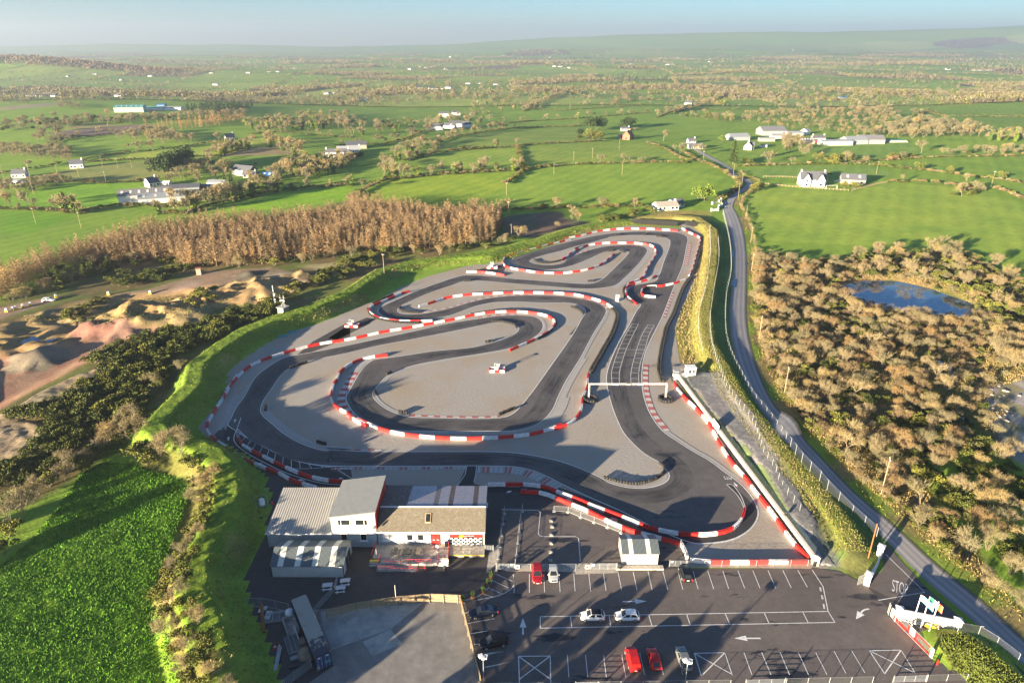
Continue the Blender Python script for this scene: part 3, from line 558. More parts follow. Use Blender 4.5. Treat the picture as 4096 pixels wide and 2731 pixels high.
# fields by their own crop colour (traced where they stand)
YG, OLV, STRAW, SOIL, MOSS = (0.198, 0.240, 0.034), (.17, .20, .05), (.27, .215, .11), (.16, .105, .07), (0.109, 0.196, 0.029)
for k, s, c in [('B', "80,1345 330,1215 700,1178 1150,1160 1180,1205 1130,1240 930,1400 560,1430", (0.186, 0.279, 0.023)), ('B', "950,1395 1140,1240 1280,1145 1560,1112 2200,1098 2600,1190 2352,1320 1700,1400 1200,1400", (0.160, 0.260, 0.028)), ('B', "450,1090 800,1018 1220,990 1270,1130 900,1162 500,1185", (0.166, 0.255, 0.034)), ('B', "1275,985 1650,960 2080,960 2300,1060 1560,1105 1290,1130", (0.160, 0.240, 0.034)), ('B', "650,1010 680,970 900,905 1350,870 1640,860 1640,950 1200,985 800,1015", (0.154, 0.230, 0.037)),
                ('A', "180,1230 480,1130 700,1100 1400,1060 1420,1090 1290,1130 900,1215 500,1222", OLV), ('A', "600,1085 900,1030 1500,960 1800,920 2200,940 2050,975 1650,1000 1450,1040 1000,1060", (0.192, 0.265, 0.034)), ('A', "1420,1055 1700,995 1850,985 2050,1040 1700,1045", STRAW), ('A', "0,1330 480,1235 960,1230 880,1290 780,1380 560,1430 300,1415 0,1400", (0.128, 0.265, 0.017)), ('A', "1400,1440 1650,1370 1900,1300 2352,1250 2352,1340 1900,1400", (0.154, 0.294, 0.017)), ('A', "0,1415 300,1425 520,1450 200,1567 0,1567", (0.109, 0.235, 0.014)),
                ('C', "460,1330 600,1260 1190,1290 1450,1230 1900,1255 2352,1360 2352,1700 620,1620 520,1500", (0.179, 0.270, 0.034)), ('C', "430,1130 1000,1112 1340,1120 1500,1180 800,1180 600,1195", (0.134, 0.230, 0.040)), ('C', "980,720 1000,690 1500,660 2050,670 2050,700 1500,720", OLV), ('C', "900,1000 1250,970 1500,960 1600,960 1680,1040 1400,1070 1000,1060", (0.128, 0.225, 0.037)), ('A', "330,890 700,850 1040,835 960,880 640,915 400,925", (.19, .14, .11)), ('A', "450,850 760,835 740,850 480,865", STRAW), ('A', "0,720 380,690 340,715 0,745", (.30, .26, .16)), ('A', "700,470 1070,440 1180,460 900,475", STRAW), ('A', "0,510 240,490 180,530 0,565", SOIL), ('B', "730,430 1060,415 900,435", (.3, .2, .13)), ('B', "1320,490 1400,460 1560,485 1550,510 1350,525", (.24, .23, .09))]:
    zone(PT((k, s)), c, soft=3, jit=0)
# ploughed and bare ground beyond the larches, verges, quarry, scrub, banks
zone(PT(('B', "1080,1470 1250,1440 1500,1420 1540,1470 1700,1500 1300,1600 1100,1567")), (.17, .12, .085), (.14, .13, .07))
zone(PT((0, "-100,900 300,720 700,520 1300,380 1900,280 2352,170"), (1, "1100,160 1180,260 1000,330 600,400 300,500 150,560"), (0, "2100,900 1750,1020 1500,1150 1300,1290"), (3, "1150,120 1000,330 850,430 500,700 200,900 -200,1000"), (0, "-200,1300")), (.16, .125, .055), (.10, .12, .03), 3, 6)
zone(QUARRY, (.36, .225, .115), (.27, .19, .09), 3, 5, nA)
zone(P((0, "-200,1230 200,1240 450,1150 700,1070 1000,1050 1000,1100 640,1250 420,1370 180,1500 -200,1720"), z=-1.5), (.29, .155, .105), (.32, .2, .13), 3, 4, nC)
zone(P((0, "120,1000 420,910 700,850 1000,830 1300,770 1500,850 1300,960 1000,960 700,1010 400,1000"), z=-1.5), (.34, .24, .11), (.28, .2, .085), 3, 6, nC)
zone(P((0, "740,800 1000,770 1400,650 1800,620 2000,660 1700,720 1400,740 1100,790")), (.33, .25, .18), (.28, .2, .13), 2, 2)
zone(P((0, "-50,900 200,850 400,820 350,850 100,930 -50,990")), (.26, .19, .14), None, 2, 2)
zone(P((0, "2000,610 2352,570"), (1, "120,420 80,480 -40,520"), (0, "2150,680")), (.30, .27, .14), (.13, .16, .04), 2, 6)
for (cx, cy, rr, hh), c in zip(HEAPS, [(.19, .165, .12), (.30, .175, .13), (.27, .14, .105), (.32, .235, .12), (.17, .13, .09), (.14, .12, .09), (.36, .25, .12), (.34, .24, .115), (.35, .25, .115), (.31, .215, .10)]):
    w = sm((rr + 1.5 + (nC - .5) * 2 - np.hypot(GX - cx, GY - cy)) / 1.5)[..., None]; C[:] = C * (1 - w) + np.array(c) * (.8 + .4 * nC[..., None]) * w
zone(SCRUB, (.215, .155, .075), (.13, .135, .04), 3, 5, nB, .55)
zone(P((2, "1790,860 1900,830 1960,900 1850,1050 1900,1250 2080,1330 2080,1500 2150,1620 1950,1580 1850,1400 1750,1250 1720,1100")), (.085, .13, .022), (.13, .14, .035), 3, 5)
zone(P((2, "2090,1260 2250,1230 2400,1180 2400,1800 2250,1700 2130,1500 2230,1430 2100,1400")), (.30, .29, .27), (.22, .21, .12), 2, 3, nC)
zone(P((2, "1900,780 2050,900 2000,1050 1850,950 1650,850")), (.27, .16, .085), None, 3, 6)
d, v = dline(GX, GY, LBANK, LBV); w = sm((7.5 - d) / 2 + (nB - .5))[..., None]; C[:] = C * (1 - w) + np.array((.10, .165, .02)) * w
tx = sm((7 - d) / 2) * sm((nB - .62) * 5); C[:] = C * (1 - tx[..., None] * .7) + np.array((.2, .19, .06)) * tx[..., None] * .7
zone(STRIP, (.2, .2, .2), None, 1, .5)
zone(offset(smooth(RBANK, 4), 6) + offset(smooth(RBANK, 4), -8)[::-1], (.235, .235, .055), (0.166, 0.196, 0.032), 2, 3, nB, .55)
zone(offset(smooth(RBANK, 4), 14)[10:] + offset(smooth(RBANK, 4), 4)[10:][::-1], (.26, .22, .075), (.25, .25, .05), 2, 3)
zone(offset(smooth(RBANK, 4), -2.8) + offset(smooth(RBANK, 4), -9)[::-1], (.07, .14, .035), None, 1.5, 2)  # road-side slope of the bank: its shade painted in as darker green
zone(P((1, "1940,135 2050,100 2200,70 2352,70"), (2, "230,75 240,160 130,150 60,150"), (1, "2290,150")), (.29, .235, .075), (.25, .25, .06), 2, 3)
zone(offset([tuple(q) for q in RB], .3) + offset([tuple(q) for q in RB], 4.5)[::-1], (.13, .18, .03), (.24, .19, .08), 1, 2)
zone(P((3, "950,640 1010,560 1300,640 1500,700 1450,850 1350,1000 1320,1200 1280,1350 1310,1567 1440,1850 1560,2200 1250,2200 1150,1800 1020,1567 1040,1350 1180,1100 1260,850 1270,720")), (.23, .175, .075), (.14, .14, .035), 1.5, 3)
zone(P((3, "900,220 1120,60 1200,-40 1140,-40 880,180 600,430 250,720 300,745 650,500")), (.22, .17, .125), None, 1.5, 1.5)
zone(P((6, "1800,1245 1950,1235 2100,1340 2352,1560 2352,1800 2100,1700 1960,1530 1880,1470 1780,1330")), (0.205, 0.211, 0.034), (.22, .22, .05), 1, 2)
zone(STRIP, (.19, .19, .19), None, 5, .3); zone(P((6, "1085,790 1240,885 1290,905 1345,700 1260,590 1180,600 1110,780")), (.185, .18, .06), (.14, .14, .045), 1, 2)
gm = (C[..., 1] > C[..., 0] * 1.08)[..., None]; C[:] = np.where(gm, C * [1.38, 1.3, 1.4], C)
V = np.stack([GX, GY, GZ - np.where(dpoly(GX, GY, SITE) > 2, .0, 0)], -1).reshape(-1, 3); ny, nx = GX.shape
i = (np.arange(ny - 1)[:, None] * nx + np.arange(nx - 1)[None]).ravel(); F = np.stack([i, i + 1, i + nx + 1, i + nx], -1)
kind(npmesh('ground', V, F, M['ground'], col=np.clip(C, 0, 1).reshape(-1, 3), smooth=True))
# leafy root crop in the near field and rough sward on the bank top, in real relief
def rough(name, poly, step, amp, c, c2, inner=None, sc=.8):
    xs = [p[0] for p in poly]; ys = [p[1] for p in poly]; X, Y = np.meshgrid(np.arange(min(xs), max(xs), step), np.arange(min(ys), max(ys), step))
    X = X + (rs.rand(*X.shape) - .5) * step * .7; Y = Y + (rs.rand(*Y.shape) - .5) * step * .7
    d = dpoly(X, Y, poly) + (vnoise(X, Y, 4, 41) - .5) * 1.5; n = vnoise(X * .7 + Y * .7, (Y - X) * .7 * .55, sc, 31) * .6 + vnoise(X, Y, sc * .45, 32) * .4
    Z = HT(X, Y) + .02 + amp * n * np.clip(d / 1.0, 0, 1) - np.where(d < 0, .6, 0); ny, nx = X.shape
    i = (np.arange(ny - 1)[:, None] * nx + np.arange(nx - 1)[None]); ok = (d[:-1, :-1] > -.5) & (d[1:, 1:] > -.5); i = i[ok]; F = np.stack([i, i + 1, i + nx + 1, i + nx], -1)
    used = np.unique(F); mp = np.full(nx * ny, -1); mp[used] = np.arange(len(used)); big = vnoise(X, Y, 14, 33)
    q = np.clip(.75 * n + .5 * big - .1, 0, 1)[..., None]; col = (np.array(c) * (1 - q) + np.array(c2) * q).reshape(-1, 3)[used]
    return kind(npmesh(name, np.stack([X, Y, Z], -1).reshape(-1, 3)[used], mp[F], M['ground'], col=col))
FIELD = P((3, "-60,1330 200,1130 420,850 560,650 700,590 900,600 1000,645 1200,690 1270,730 1250,880 1170,1100 1090,1300 1040,1400 1045,1580 1170,1870 1260,2200 -150,2200"))
rough('root_crop_field', FIELD, .42, .30, (0.077, 0.186, 0.014), (0.218, 0.323, 0.025), sc=1.0)
lb = smooth(LBANK, 2)
rough('quarry_spoil', P((3, "-60,330 250,150 480,40 760,-60 840,0 560,130 330,250 150,330 380,360 340,440 150,560 -60,620"), (3, "-60,340"), z=-1), .6, .9, (.16, .125, .08), (.33, .26, .17), sc=2.2)
rough('quarry_spoil', P((0, "560,1000 900,870 1300,850 1560,790 1700,800 1500,880 1300,950 1050,990 800,1010"), z=-1), .7, .8, (.24, .155, .07), (.38, .26, .125), sc=2.6)
rough('quarry_spoil', P((0, "100,980 420,900 560,900 500,980 200,1010"), (0, "1950,690 2080,690 2110,720 2000,745"), z=-1), .7, .8, (.17, .13, .07), (.34, .25, .13), sc=2.2)

rough('bank_sward', offset(lb, 3.5)[4:] + offset(lb, -3.4)[4:][::-1], .45, .3, (.075, .16, .015), (.19, .265, .03), sc=.9)
rough('stone_bank', STRIP, .5, .10, (.14, .14, .14), (.26, .255, .25), sc=.7)
rough('concrete_path', P((6, "755,448 880,445 940,530 1025,690 1100,800 985,795 945,770")), .4, .06, (.36, .35, .33), (.40, .39, .37), sc=3)
# ================================================================== TRACK FURNITURE
def barrier_mesh(name, mat, Lb=1.0):
    """plastic track block: solid lower body, two top rails with a slot between and cross ribs; length 1 along x, scaled to fit"""
    mb = MB(); w = .46
    mb.ext([(-w / 2, 0), (w / 2, 0), (w / 2, .52), (-w / 2, .52)], 0, -.5, .5)
    for s in (-1, 1): mb.box((0, s * (w / 2 - .06), .52), (1, .12, .26))
    for x in (-.46, -.16, .16, .46): mb.box((x, 0, .522), (.05, w - .25, .2))
    o = mb.build(name, mat); me = o.data; bpy.data.objects.remove(o); return me
BW, BR = barrier_mesh('barrier_block', M['barwhite']), barrier_mesh('barrier_block', M['red'])
def barrier(pts, label, first='w', unit=3.8, sub=1, grp='red and white plastic barriers of the kart track'):
    pts = smooth(pts, .5); tot = sum(math.dist(a, b) for a, b in zip(pts[:-1], pts[1:])); n = max(1, round(tot / unit)); st = tot / n
    w = walk(pts, st / 2 * .9999)
    root = thing('track_barrier', label, 'barrier', (pts[0][0], pts[0][1], .05), group=grp)
    for i in range(n):
        a, b = Vector(w[min(2 * i, len(w) - 1)][:2]), Vector(w[min(2 * i + 2, len(w) - 1)][:2]); mid = Vector(w[min(2 * i + 1, len(w) - 1)][:2])
        red = (i % 2 == 1) == (first == 'w')
        for p, q in ((a, mid), (mid, b)):
            if (q - p).length < .2: continue
            o = bpy.data.objects.new('barrier_block', BR if red else BW); COL.objects.link(o); o.parent = root; m = (p + q) / 2 - Vector(root.location[:2])
            o.location = (m.x, m.y, 0); o.rotation_euler = (0, 0, math.atan2(q.y - p.y, q.x - p.x)); o.scale = ((q - p).length * .985, 1, 1)
    return root
for pts, lab, f in [
    (P((5, "5,245 270,245 390,262 500,305 620,350 700,385 820,430 940,475 1060,525 1200,560 1360,580 1510,578 1640,545 1700,490 1725,440 1730,405")), 'long barrier between the pit lane and the track, curling round the hairpin', 'w'),
    (P((5, "225,292 360,300 450,330 560,375 670,420 780,475 900,530 980,560 1140,600 1200,620 1300,640 1328,690 1345,740")), 'barrier on the paddock side of the pit lane, behind the striped shed', 'r'),
    (P((5, "1365,752 1480,765 1700,768 1870,766 2030,766 2150,766")), 'straight barrier just behind the car park fence', 'w'),
    (P((5, "2155,742 2060,640 1960,500 1880,390 1800,290 1740,205 1640,90 1580,0"), (2, "210,1480 30,1290 0,1232")), 'straight barrier in front of the tyre row and the long white wall', 'r'),
    (P((0, "1480,1545 1530,1445 1600,1362 1690,1287 1790,1242 1900,1207 2000,1177 2150,1142 2352,1110"), (1, "300,895 480,865 640,835 800,805 930,777 1050,760 1200,757 1330,767 1430,792 1462,822 1458,855 1412,897 1340,937 1230,987 1160,1017")), 'very long barrier from the left bend across to the middle hairpin', 'w'),
    (P((3, "2130,768 2050,745 1950,710 1880,670 1800,640 1700,600 1640,575 1560,525 1500,480 1440,440 1400,390 1390,350 1410,310 1450,240 1500,160 1560,60 1595,10")), 'outer barrier of the left bend, starting behind the grey roofed clubhouse', 'w'),
    (P((3, "1605,430 1622,470 1680,510 1780,560 1880,610 1980,655 2080,690 2190,715 2330,725")), 'barrier beside the white hatched island at the pit exit', 'r'),
    (P((1, "340,1050 250,1060 160,1080 90,1110 40,1145 12,1180 -5,1230"), (3, "2255,50 2232,110 2226,160 2250,210 2330,262"), (1, "60,1430 130,1492 210,1532"), ('D', "820,965 880,990 940,1002 1040,1010 1140,1008 1230,998 1290,978"), (1, "1420,1552 1525,1527 1590,1490 1640,1420 1650,1340 1680,1270 1685,1200 1690,1172")), 'big U shaped barrier sweeping round the central gravel island', 'r'),
    (P((1, "490,620 430,635 370,660 300,690 240,715 215,742 225,765 270,795 330,810 420,820 520,822 640,819")), 'barrier hugging the outside of the far left hairpin below the grass bank', 'r'),
    (P((1, "550,722 640,695 720,667 860,644 1010,636 1160,629 1310,628 1460,631 1600,642 1690,662 1790,692 1850,730")), 'barrier arching over the middle loop up to the double tyre wall', 'w'),
    (P((1, "870,490 940,488 1000,493 1070,502 1125,511")), 'short barrier standing alone on the gravel beside the access road', 'w'),
    (P((1, "1165,382 1130,392 1118,412 1128,447 1180,466 1270,481 1330,490 1400,495 1500,497 1600,488 1690,470 1770,440 1830,397 1862,367")), 'barrier round the outside of the upper left hairpin', 'r'),
    (P((1, "1175,377 1230,359 1290,342 1350,327 1420,307 1480,292 1570,269")), 'barrier climbing along the outer edge of the upper straight under the bank', 'r'),
    (P((1, "1515,268 1640,243 1700,228 1780,211 1900,199 2000,197 2130,201 2290,211")), 'faded barrier at the track top before the tractor tyres', 'r'),
    (P((1, "1510,405 1540,390 1570,365 1620,335 1690,309 1790,296 1900,293 2030,297 2110,310 2140,342 2140,377 2110,422 2080,472 2060,520 2010,550 1962,567 1945,590 1940,630 1955,660 1990,690 2010,705")), 'winding barrier round the upper right loop and down to the chicane', 'r'),
    (P((1, "1962,580 2050,552 2100,538 2145,515")), 'short barrier slanting off the inside edge of the main straight', 'r'),
    (P((2, "55,197 110,227 165,252 175,270 150,370 120,480 100,515")), 'barrier with a kink on the outer right edge of the top corner', 'w'),
    (P((1, "2340,540 2250,570 2160,585 2090,587 2055,602 2045,630 2062,650 2140,658")), 'hook shaped barrier lying across the main straight', 'w')]:
    barrier(pts, 'red and white ' + lab, f)
# tyres
def stack_mesh(n=4, r=.29, h=.17):
    mb = MB(); prof = []
    for i in range(n): prof += [(r * .86, i * h + .004), (r, i * h + h * .3), (r, i * h + h * .7), (r * .86, i * h + h * .985)]
    prof += [(r * .52, n * h), (r * .5, n * h * .6), (.02, n * h * .58)]
    mb.lathe(prof, 9); o = mb.build('tyre_stack', M['rubber']); me = o.data; bpy.data.objects.remove(o); return me
TS = stack_mesh()
def tyres(pts, label, step=.62, rows=1, gap=.62, sc=1.0, sm_=True, name='tyre_wall', grp='black tyre stacks bordering the kart track'):
    if sm_ and len(pts) > 2: pts = smooth(pts, .4)
    root = thing(name, label, 'tyre wall', (pts[0][0], pts[0][1], .05), group=grp)
    allp = []
    for k in range(rows): allp += walk(offset(pts, (k - (rows - 1) / 2) * gap), step)
    for j, (x, y, a) in enumerate(sorted(allp, key=lambda q: q[1])[:100]):
        o = bpy.data.objects.new('tyre_stack', TS); COL.objects.link(o); o.parent = root
        o.location = (x - root.location.x + rnd.uniform(-.05, .05), y - root.location.y + rnd.uniform(-.05, .05), 0); o.rotation_euler = (rnd.uniform(-.04, .04), rnd.uniform(-.04, .04), rnd.random() * 6); o.scale = (sc, sc, sc * rnd.uniform(.9, 1.05))
    rest = sorted(allp, key=lambda q: q[1])[100:]
    if rest:
        mb = MB()
        for x, y, a in rest: mb.lathe([(.26 * sc, 0), (.29 * sc, .1), (.29 * sc, .6), (.25 * sc, .68), (.14 * sc, .66), (.03, .4)], 7, (x - root.location.x, y - root.location.y, 0))
        o = mb.build('tyre_stack', M['rubber'], root); o['kind'] = 'stuff'
    return root
for s, lab, kw in [((1, "430,722 420,738 450,752 500,758 552,760"), 'black tyres curving round the tip of the far left gravel tongue', {}), ((1, "1325,403 1345,420 1400,427 1450,422 1512,407"), 'black tyres round the gravel tongue inside the upper loop', {}), ((1, "1045,820 1100,820 1160,832 1195,845 1203,864"), 'arc of black tyres at the middle hairpin apex', {}),
                   ((1, "1575,722 1610,735 1640,755 1652,768"), 'short arc of black tyres right of the middle loop', {}), ((1, "1848,735 1880,770 1872,840 1842,920 1802,990 1762,1060 1722,1130 1705,1162"), 'thick double black tyre wall snaking down the middle of the gravel', dict(rows=2, step=.8, gap=.8, sc=1.25)),
                   ((5, "790,195 860,215 950,232 1030,232 1100,215 1160,185 1190,150 1186,120 1160,98"), 'curved black tyre wall at the tip of the hairpin nearest the pits', {}), ((2, "-15,1215 30,1265 215,1455"), 'black tyre row behind the barrier at the top of the long white wall', {}), ((5, "1600,0 1660,90 1760,205 1820,290 1900,390 1985,500 2085,640 2165,730"), 'black tyre row between red barrier and long white wall', {}),
                   ((1, "905,772 1050,750 1250,748 1400,776 1467,812 1468,842 1422,892 1348,940"), 'black tyres backing the barrier of the middle hairpin', {}), ((1, "205,735 225,777 280,802 400,824 560,830"), 'black tyres outside the far left hairpin barrier', {}), ((1, "375,640 300,672 240,702"), 'black tyres under the grass bank behind the far left barrier', {}),
                   ((1, "1948,572 1925,600 1924,630 1942,665 1990,697"), 'black tyres backing the winding barrier at the chicane', {}), ((1, "2130,590 2090,592 2062,605 2055,630"), 'black tyres inside the hook shaped barrier', {}), ((1, "1600,330 1650,315 1700,303"), 'black tyres behind the barrier of the upper loop', {}), ((1, "1110,402 1135,385 1180,375"), 'black tyres at the tip of the upper left hairpin', {}),
                   ((2, "185,250 176,330 150,430 125,505"), 'black tyres behind the kinked barrier at the top right corner', {})]:
    tyres(P(s), lab, **kw)
T7 = P((2, "112,520 60,600 10,730"), (1, "2258,775 2215,860 2195,940 2175,1040 2165,1150 2185,1225"))
tyres(T7, 'long black tyre wall along the right edge of the main straight', step=.8, rows=2, gap=.7, sc=1.2)
for s, lab in [((1, "335,1175 372,1160"), 'at the left corner of the central island'), ((1, "257,1288 266,1318"), 'on the kerb left of the central island'), ((1, "420,1430 480,1440"), 'at the bottom left of the central island'), ((1, "1092,1446 1205,1400"), 'at the bottom right of the central island'), ((1, "1003,960 1045,952"), 'on the pale kerb of the middle tongue'), ((1, "858,548 905,547"), 'on the kerb left of the crossing straight'), ((1, "1690,550 1735,548"), 'on the right of the crossing straight'), ((1, "1820,347 1860,345"), 'at the apex of the upper loop'), ((1, "1903,346 1928,354"), 'on the red kerb of the upper loop'), ((1, "1870,240 1905,238"), 'leftmost on the topmost kerb'), ((1, "2045,236 2082,236"), 'middle of three on the topmost kerb'), ((1, "2150,247 2190,251"), 'rightmost on the topmost kerb'), ((3, "1785,214 1784,248"), 'on the kerb of the left bend'), ((3, "2135,458 2195,472"), 'on the pale kerb near the hatched island'), ((0, "1955,1298 2065,1263"), 'at the top of the left bend')]:
    tyres(P(s), 'little cluster of black tyres ' + lab, step=.7, sc=1.15, sm_=False, name='tyre_cluster', grp='small tyre clusters on the kerbs')
for k, c, lab in ((1, (1703, 1345), 'left foot'), (1, (2207, 1345), 'right foot')):
    c = at(k, *c); tyres([(c[0] + 1.7 * math.cos(a), c[1] + 1.7 * math.sin(a)) for a in np.linspace(0, 6.1, 40)], 'ring of black tyres round the %s of the white gantry' % lab, step=.72, sc=1.3, sm_=False, name='tyre_ring', grp='tyre rings round the gantry feet')
def tractor(s, lab):
    p = smooth(P(s), .5); root = thing('tyre_wall', lab, 'tyre wall', (p[0][0], p[0][1], 0), group='walls of big tractor tyres')
    for r in range(2):
        for x, y, a in walk(p, 1.15, .3 * r):
            mb = MB(); mb.lathe([(.35, -.28), (.75, -.32), (.85, -.15), (.85, .15), (.75, .32), (.35, .28), (.35, -.28)], 12, (x - root.location.x, y - root.location.y, .85 + r * 1.0), axis='y'); mb.build('tractor_tyre', M['rubber'], root)
    return root
tractor((1, "1985,158 2060,164 2140,168 2220,174 2280,176"), 'long wall of big old tractor tyres at the top end of the track'); tractor((2, "82,168 140,182 200,188"), 'shorter wall of big old tractor tyres beside the gap in the fence')
# gantry
ga, gb = at(1, 1691, 1340), at(1, 2206, 1338)
root = thing('gantry', 'white lattice truss gantry spanning the track over the start line', 'gantry', (ga[0], ga[1], .05)); wid = gb[0] - ga[0]
def truss(name, p, q, parent, s=.16):
    mb = MB(); p, q = Vector(p), Vector(q); d = (q - p).normalized(); u = Vector((0, 1, 0)); w = d.cross(u).normalized(); n = int((q - p).length / .5)
    cs = [u * s + w * s, u * s - w * s, -u * s - w * s, -u * s + w * s]
    for c in cs: mb.tube(p + c, q + c, .02, n=5)
    for i in range(n):
        a = p + (q - p) * (i / n); b = p + (q - p) * ((i + 1) / n)
        for k in range(4): mb.tube(a + cs[k], b + cs[(k + 1) % 4], .012, n=4); 
    return mb.build(name, M['white'], parent)
truss('leg', (0, 0, 0), (0, 0, 4.5), root); truss('leg', (wid, 0, 0), (wid, 0, 4.5), root); truss('beam', (-.2, 0, 4.55), (wid + .2, 0, 4.55), root, .15)
mb = MB(); mb.box((wid * .505, -.2, 4.4), (1.1, .35, .35)); mb.build('light_box', M['concrete'], root)
mb = MB()
for x in (.34, .66): mb.box((wid * x, -.25, 4.42), (1.5, .3, .3))
mb.build('sign_panel', M['white'], root)
# marshal posts
def marshal(k, c, num, lab, pen=True):
    x, y = at(k, *c); root = thing('marshal_post', lab, 'marshal post', (x, y, .03), R(-28), group='marshal posts'); mb = MB()
    mb.box((0, 0, 0), (1.15, 1.05, 1.35)); mb.build('panel', M['white'], root); mb = MB()
    for sx in (-.53, .53):
        for sy in (-.48, .48): mb.box((sx, sy, 1.35), (.08, .08, 1.1))
    mb.box((0, 0, 2.45), (1.2, 1.1, .08))
    mb.build('canopy_frame', M['galv'], root); mb = MB(); mb.box((0, .5, 1.36), (1.1, .02, 1.08)); mb.box((-.53, 0, 1.36), (.02, .9, 1.08)); mb.build('mesh_screen', M['whitewire'], root)
    if num: t = text_obj('number', num, 1.0, M['black'], root); t.location = (0, -.54, .75); t.rotation_euler = (R(90), 0, 0)
    if pen:
        pts = [(-2.1, -.9), (2.2, -1.0), (2.3, 1.1), (.8, 1.3)]; pts2 = [(-2.1, -.9), (-2.0, 1.0), (-.6, 1.2)]
        r2 = thing('barrier_pen', 'low barrier pen round the ' + lab.replace('white ', '', 1), 'barrier', (x, y, .03), group='barrier pens round the marshal posts'); i = 0
        for pl in (pts, pts2):
            for a, b in zip(pl[:-1], pl[1:]):
                L_ = math.dist(a, b); n = max(1, round(L_ / 1.5))
                for j in range(n):
                    p, q = (j + .03) / n, (j + .97) / n; o = bpy.data.objects.new('barrier_block', BR if i % 2 else BW); COL.objects.link(o); o.parent = r2; i += 1
                    o.location = (a[0] + (b[0] - a[0]) * (p + q) / 2, a[1] + (b[1] - a[1]) * (p + q) / 2, 0); o.rotation_euler = (0, 0, math.atan2(b[1] - a[1], b[0] - a[0])); o.scale = (L_ / n * .97, .9, .85)
marshal(1, (1076, 1148), '3', 'white marshal post numbered 3 on the central gravel island'); marshal(1, (100, 848), '', 'white marshal post on the access road left of the hairpin'); marshal(1, (1042, 456), '', 'white marshal post on the gravel near the upper left hairpin'); marshal(1, (1885, 678), '5', 'white marshal post without a pen, standing bare on the gravel by the chicane', False)

# ---- the long wall and the race control hut
wa, wb = at(2, 22, 1200), at(5, 2200, 765)
root = thing('boundary_wall', 'long thick white concrete wall beside the hairpin, with wire fence on top', 'wall', (wb[0], wb[1], .03)); d = Vector((wa[0] - wb[0], wa[1] - wb[1])); ang = math.atan2(d.y, d.x); root.rotation_euler = (0, 0, ang); Lw = d.length
mb = MB(); mb.box((Lw / 2, 0, 0), (Lw, .5, 1.35)); mb.box((Lw / 2, 0, 1.35), (Lw, .62, .1)); mb.build('wall', M['cream'], root); mb = MB(); mb.box((-.2, 0, 0), (.9, .9, 1.7)); mb.box((-.2, 0, 1.7), (1.1, 1.1, .25), top=.3); mb.build('end_pillar', M['cream'], root)
for i in range(22):
    mb = MB(); mb.tube((1 + i * (Lw - 3) / 21, -.42, 0), (1 + i * (Lw - 3) / 21, -.42, 2.9), .04, n=5); mb.build('post', M['darksteel'], root)
mb = MB(); mb.face([(1, -.42, 1.2), (Lw - 2, -.42, 1.2), (Lw - 2, -.42, 2.85), (1, -.42, 2.85)]); mb.build('wire_panel', M['wiredark'], root)
hx, hy = at(2, 105, 1200)
root = thing('control_hut', 'white race control hut with small windows on a railed platform', 'hut', (hx, hy, .45), R(4)); mb = MB(); mb.box((-1.2, 0, 0), (6.6, 2.6, .9)); mb.build('platform', M['offwhite'], root)
mb = MB(); mb.box((0, .1, .9), (2.5, 2.0, 2.3)); mb.build('wall', M['white'], root); mb = MB(); mb.box((0, .1, 3.2), (2.8, 2.3, .14)); mb.build('roof', M['white'], root)
for x, w in ((-.45, .62), (.62, .5)):
    mb = MB(); mb.box((x, -.91, 1.75), (w, .04, .9)); mb.build('window', M['glass'], root)
mb = MB(); mb.box((-1.26, .1, 1.8), (.04, .6, .8)); mb.build('window', M['glass'], root)
mb = MB()
for y in (-1.25, 1.25):
    for i in range(7): mb.tube((-4.4 + i * .9, y, .9), (-4.4 + i * .9, y, 1.95), .03, n=4)
    for z in (1.45, 1.95): mb.tube((-4.4, y, z), (1.5, y, z), .03, n=4)
mb.build('railing', M['galv'], root); mb = MB(); mb.box((-4.0, .2, .9), (1.3, 1.2, 1.2)); mb.build('cabinet', M['galv'], root)
mb = MB(); mb.tube((-4.9, -1.6, .35), (-4.5, -2.6, .35), .35, n=10); tag(mb.build('roller', M['white'], loc=(hx, hy, 0.02)), 'white drum lying on the gravel in front of the control hut', 'drum')
# advertising board on the wall
bx, by = at(2, 275, 1560); root = thing('banner_board', 'white and orange banner board propped behind the long white wall', 'board', (bx, by, H1(bx, by)), ang + R(180)); mb = MB(); mb.box((0, 0, 1.0), (3.6, .08, 1.9)); mb.box((-1.6, 0, 0), (.12, .1, 2.9)); mb.box((1.6, 0, 0), (.12, .1, 2.9)); mb.build('panel', M['white'], root)
mb = MB(); mb.box((-.4, .06, 1.15), (1.0, .04, 1.5)); mb.build('emblem', M['orange'], root); mb = MB(); mb.box((.9, .06, 1.5), (.5, .04, .6)); mb.build('emblem', M['navy'], root)

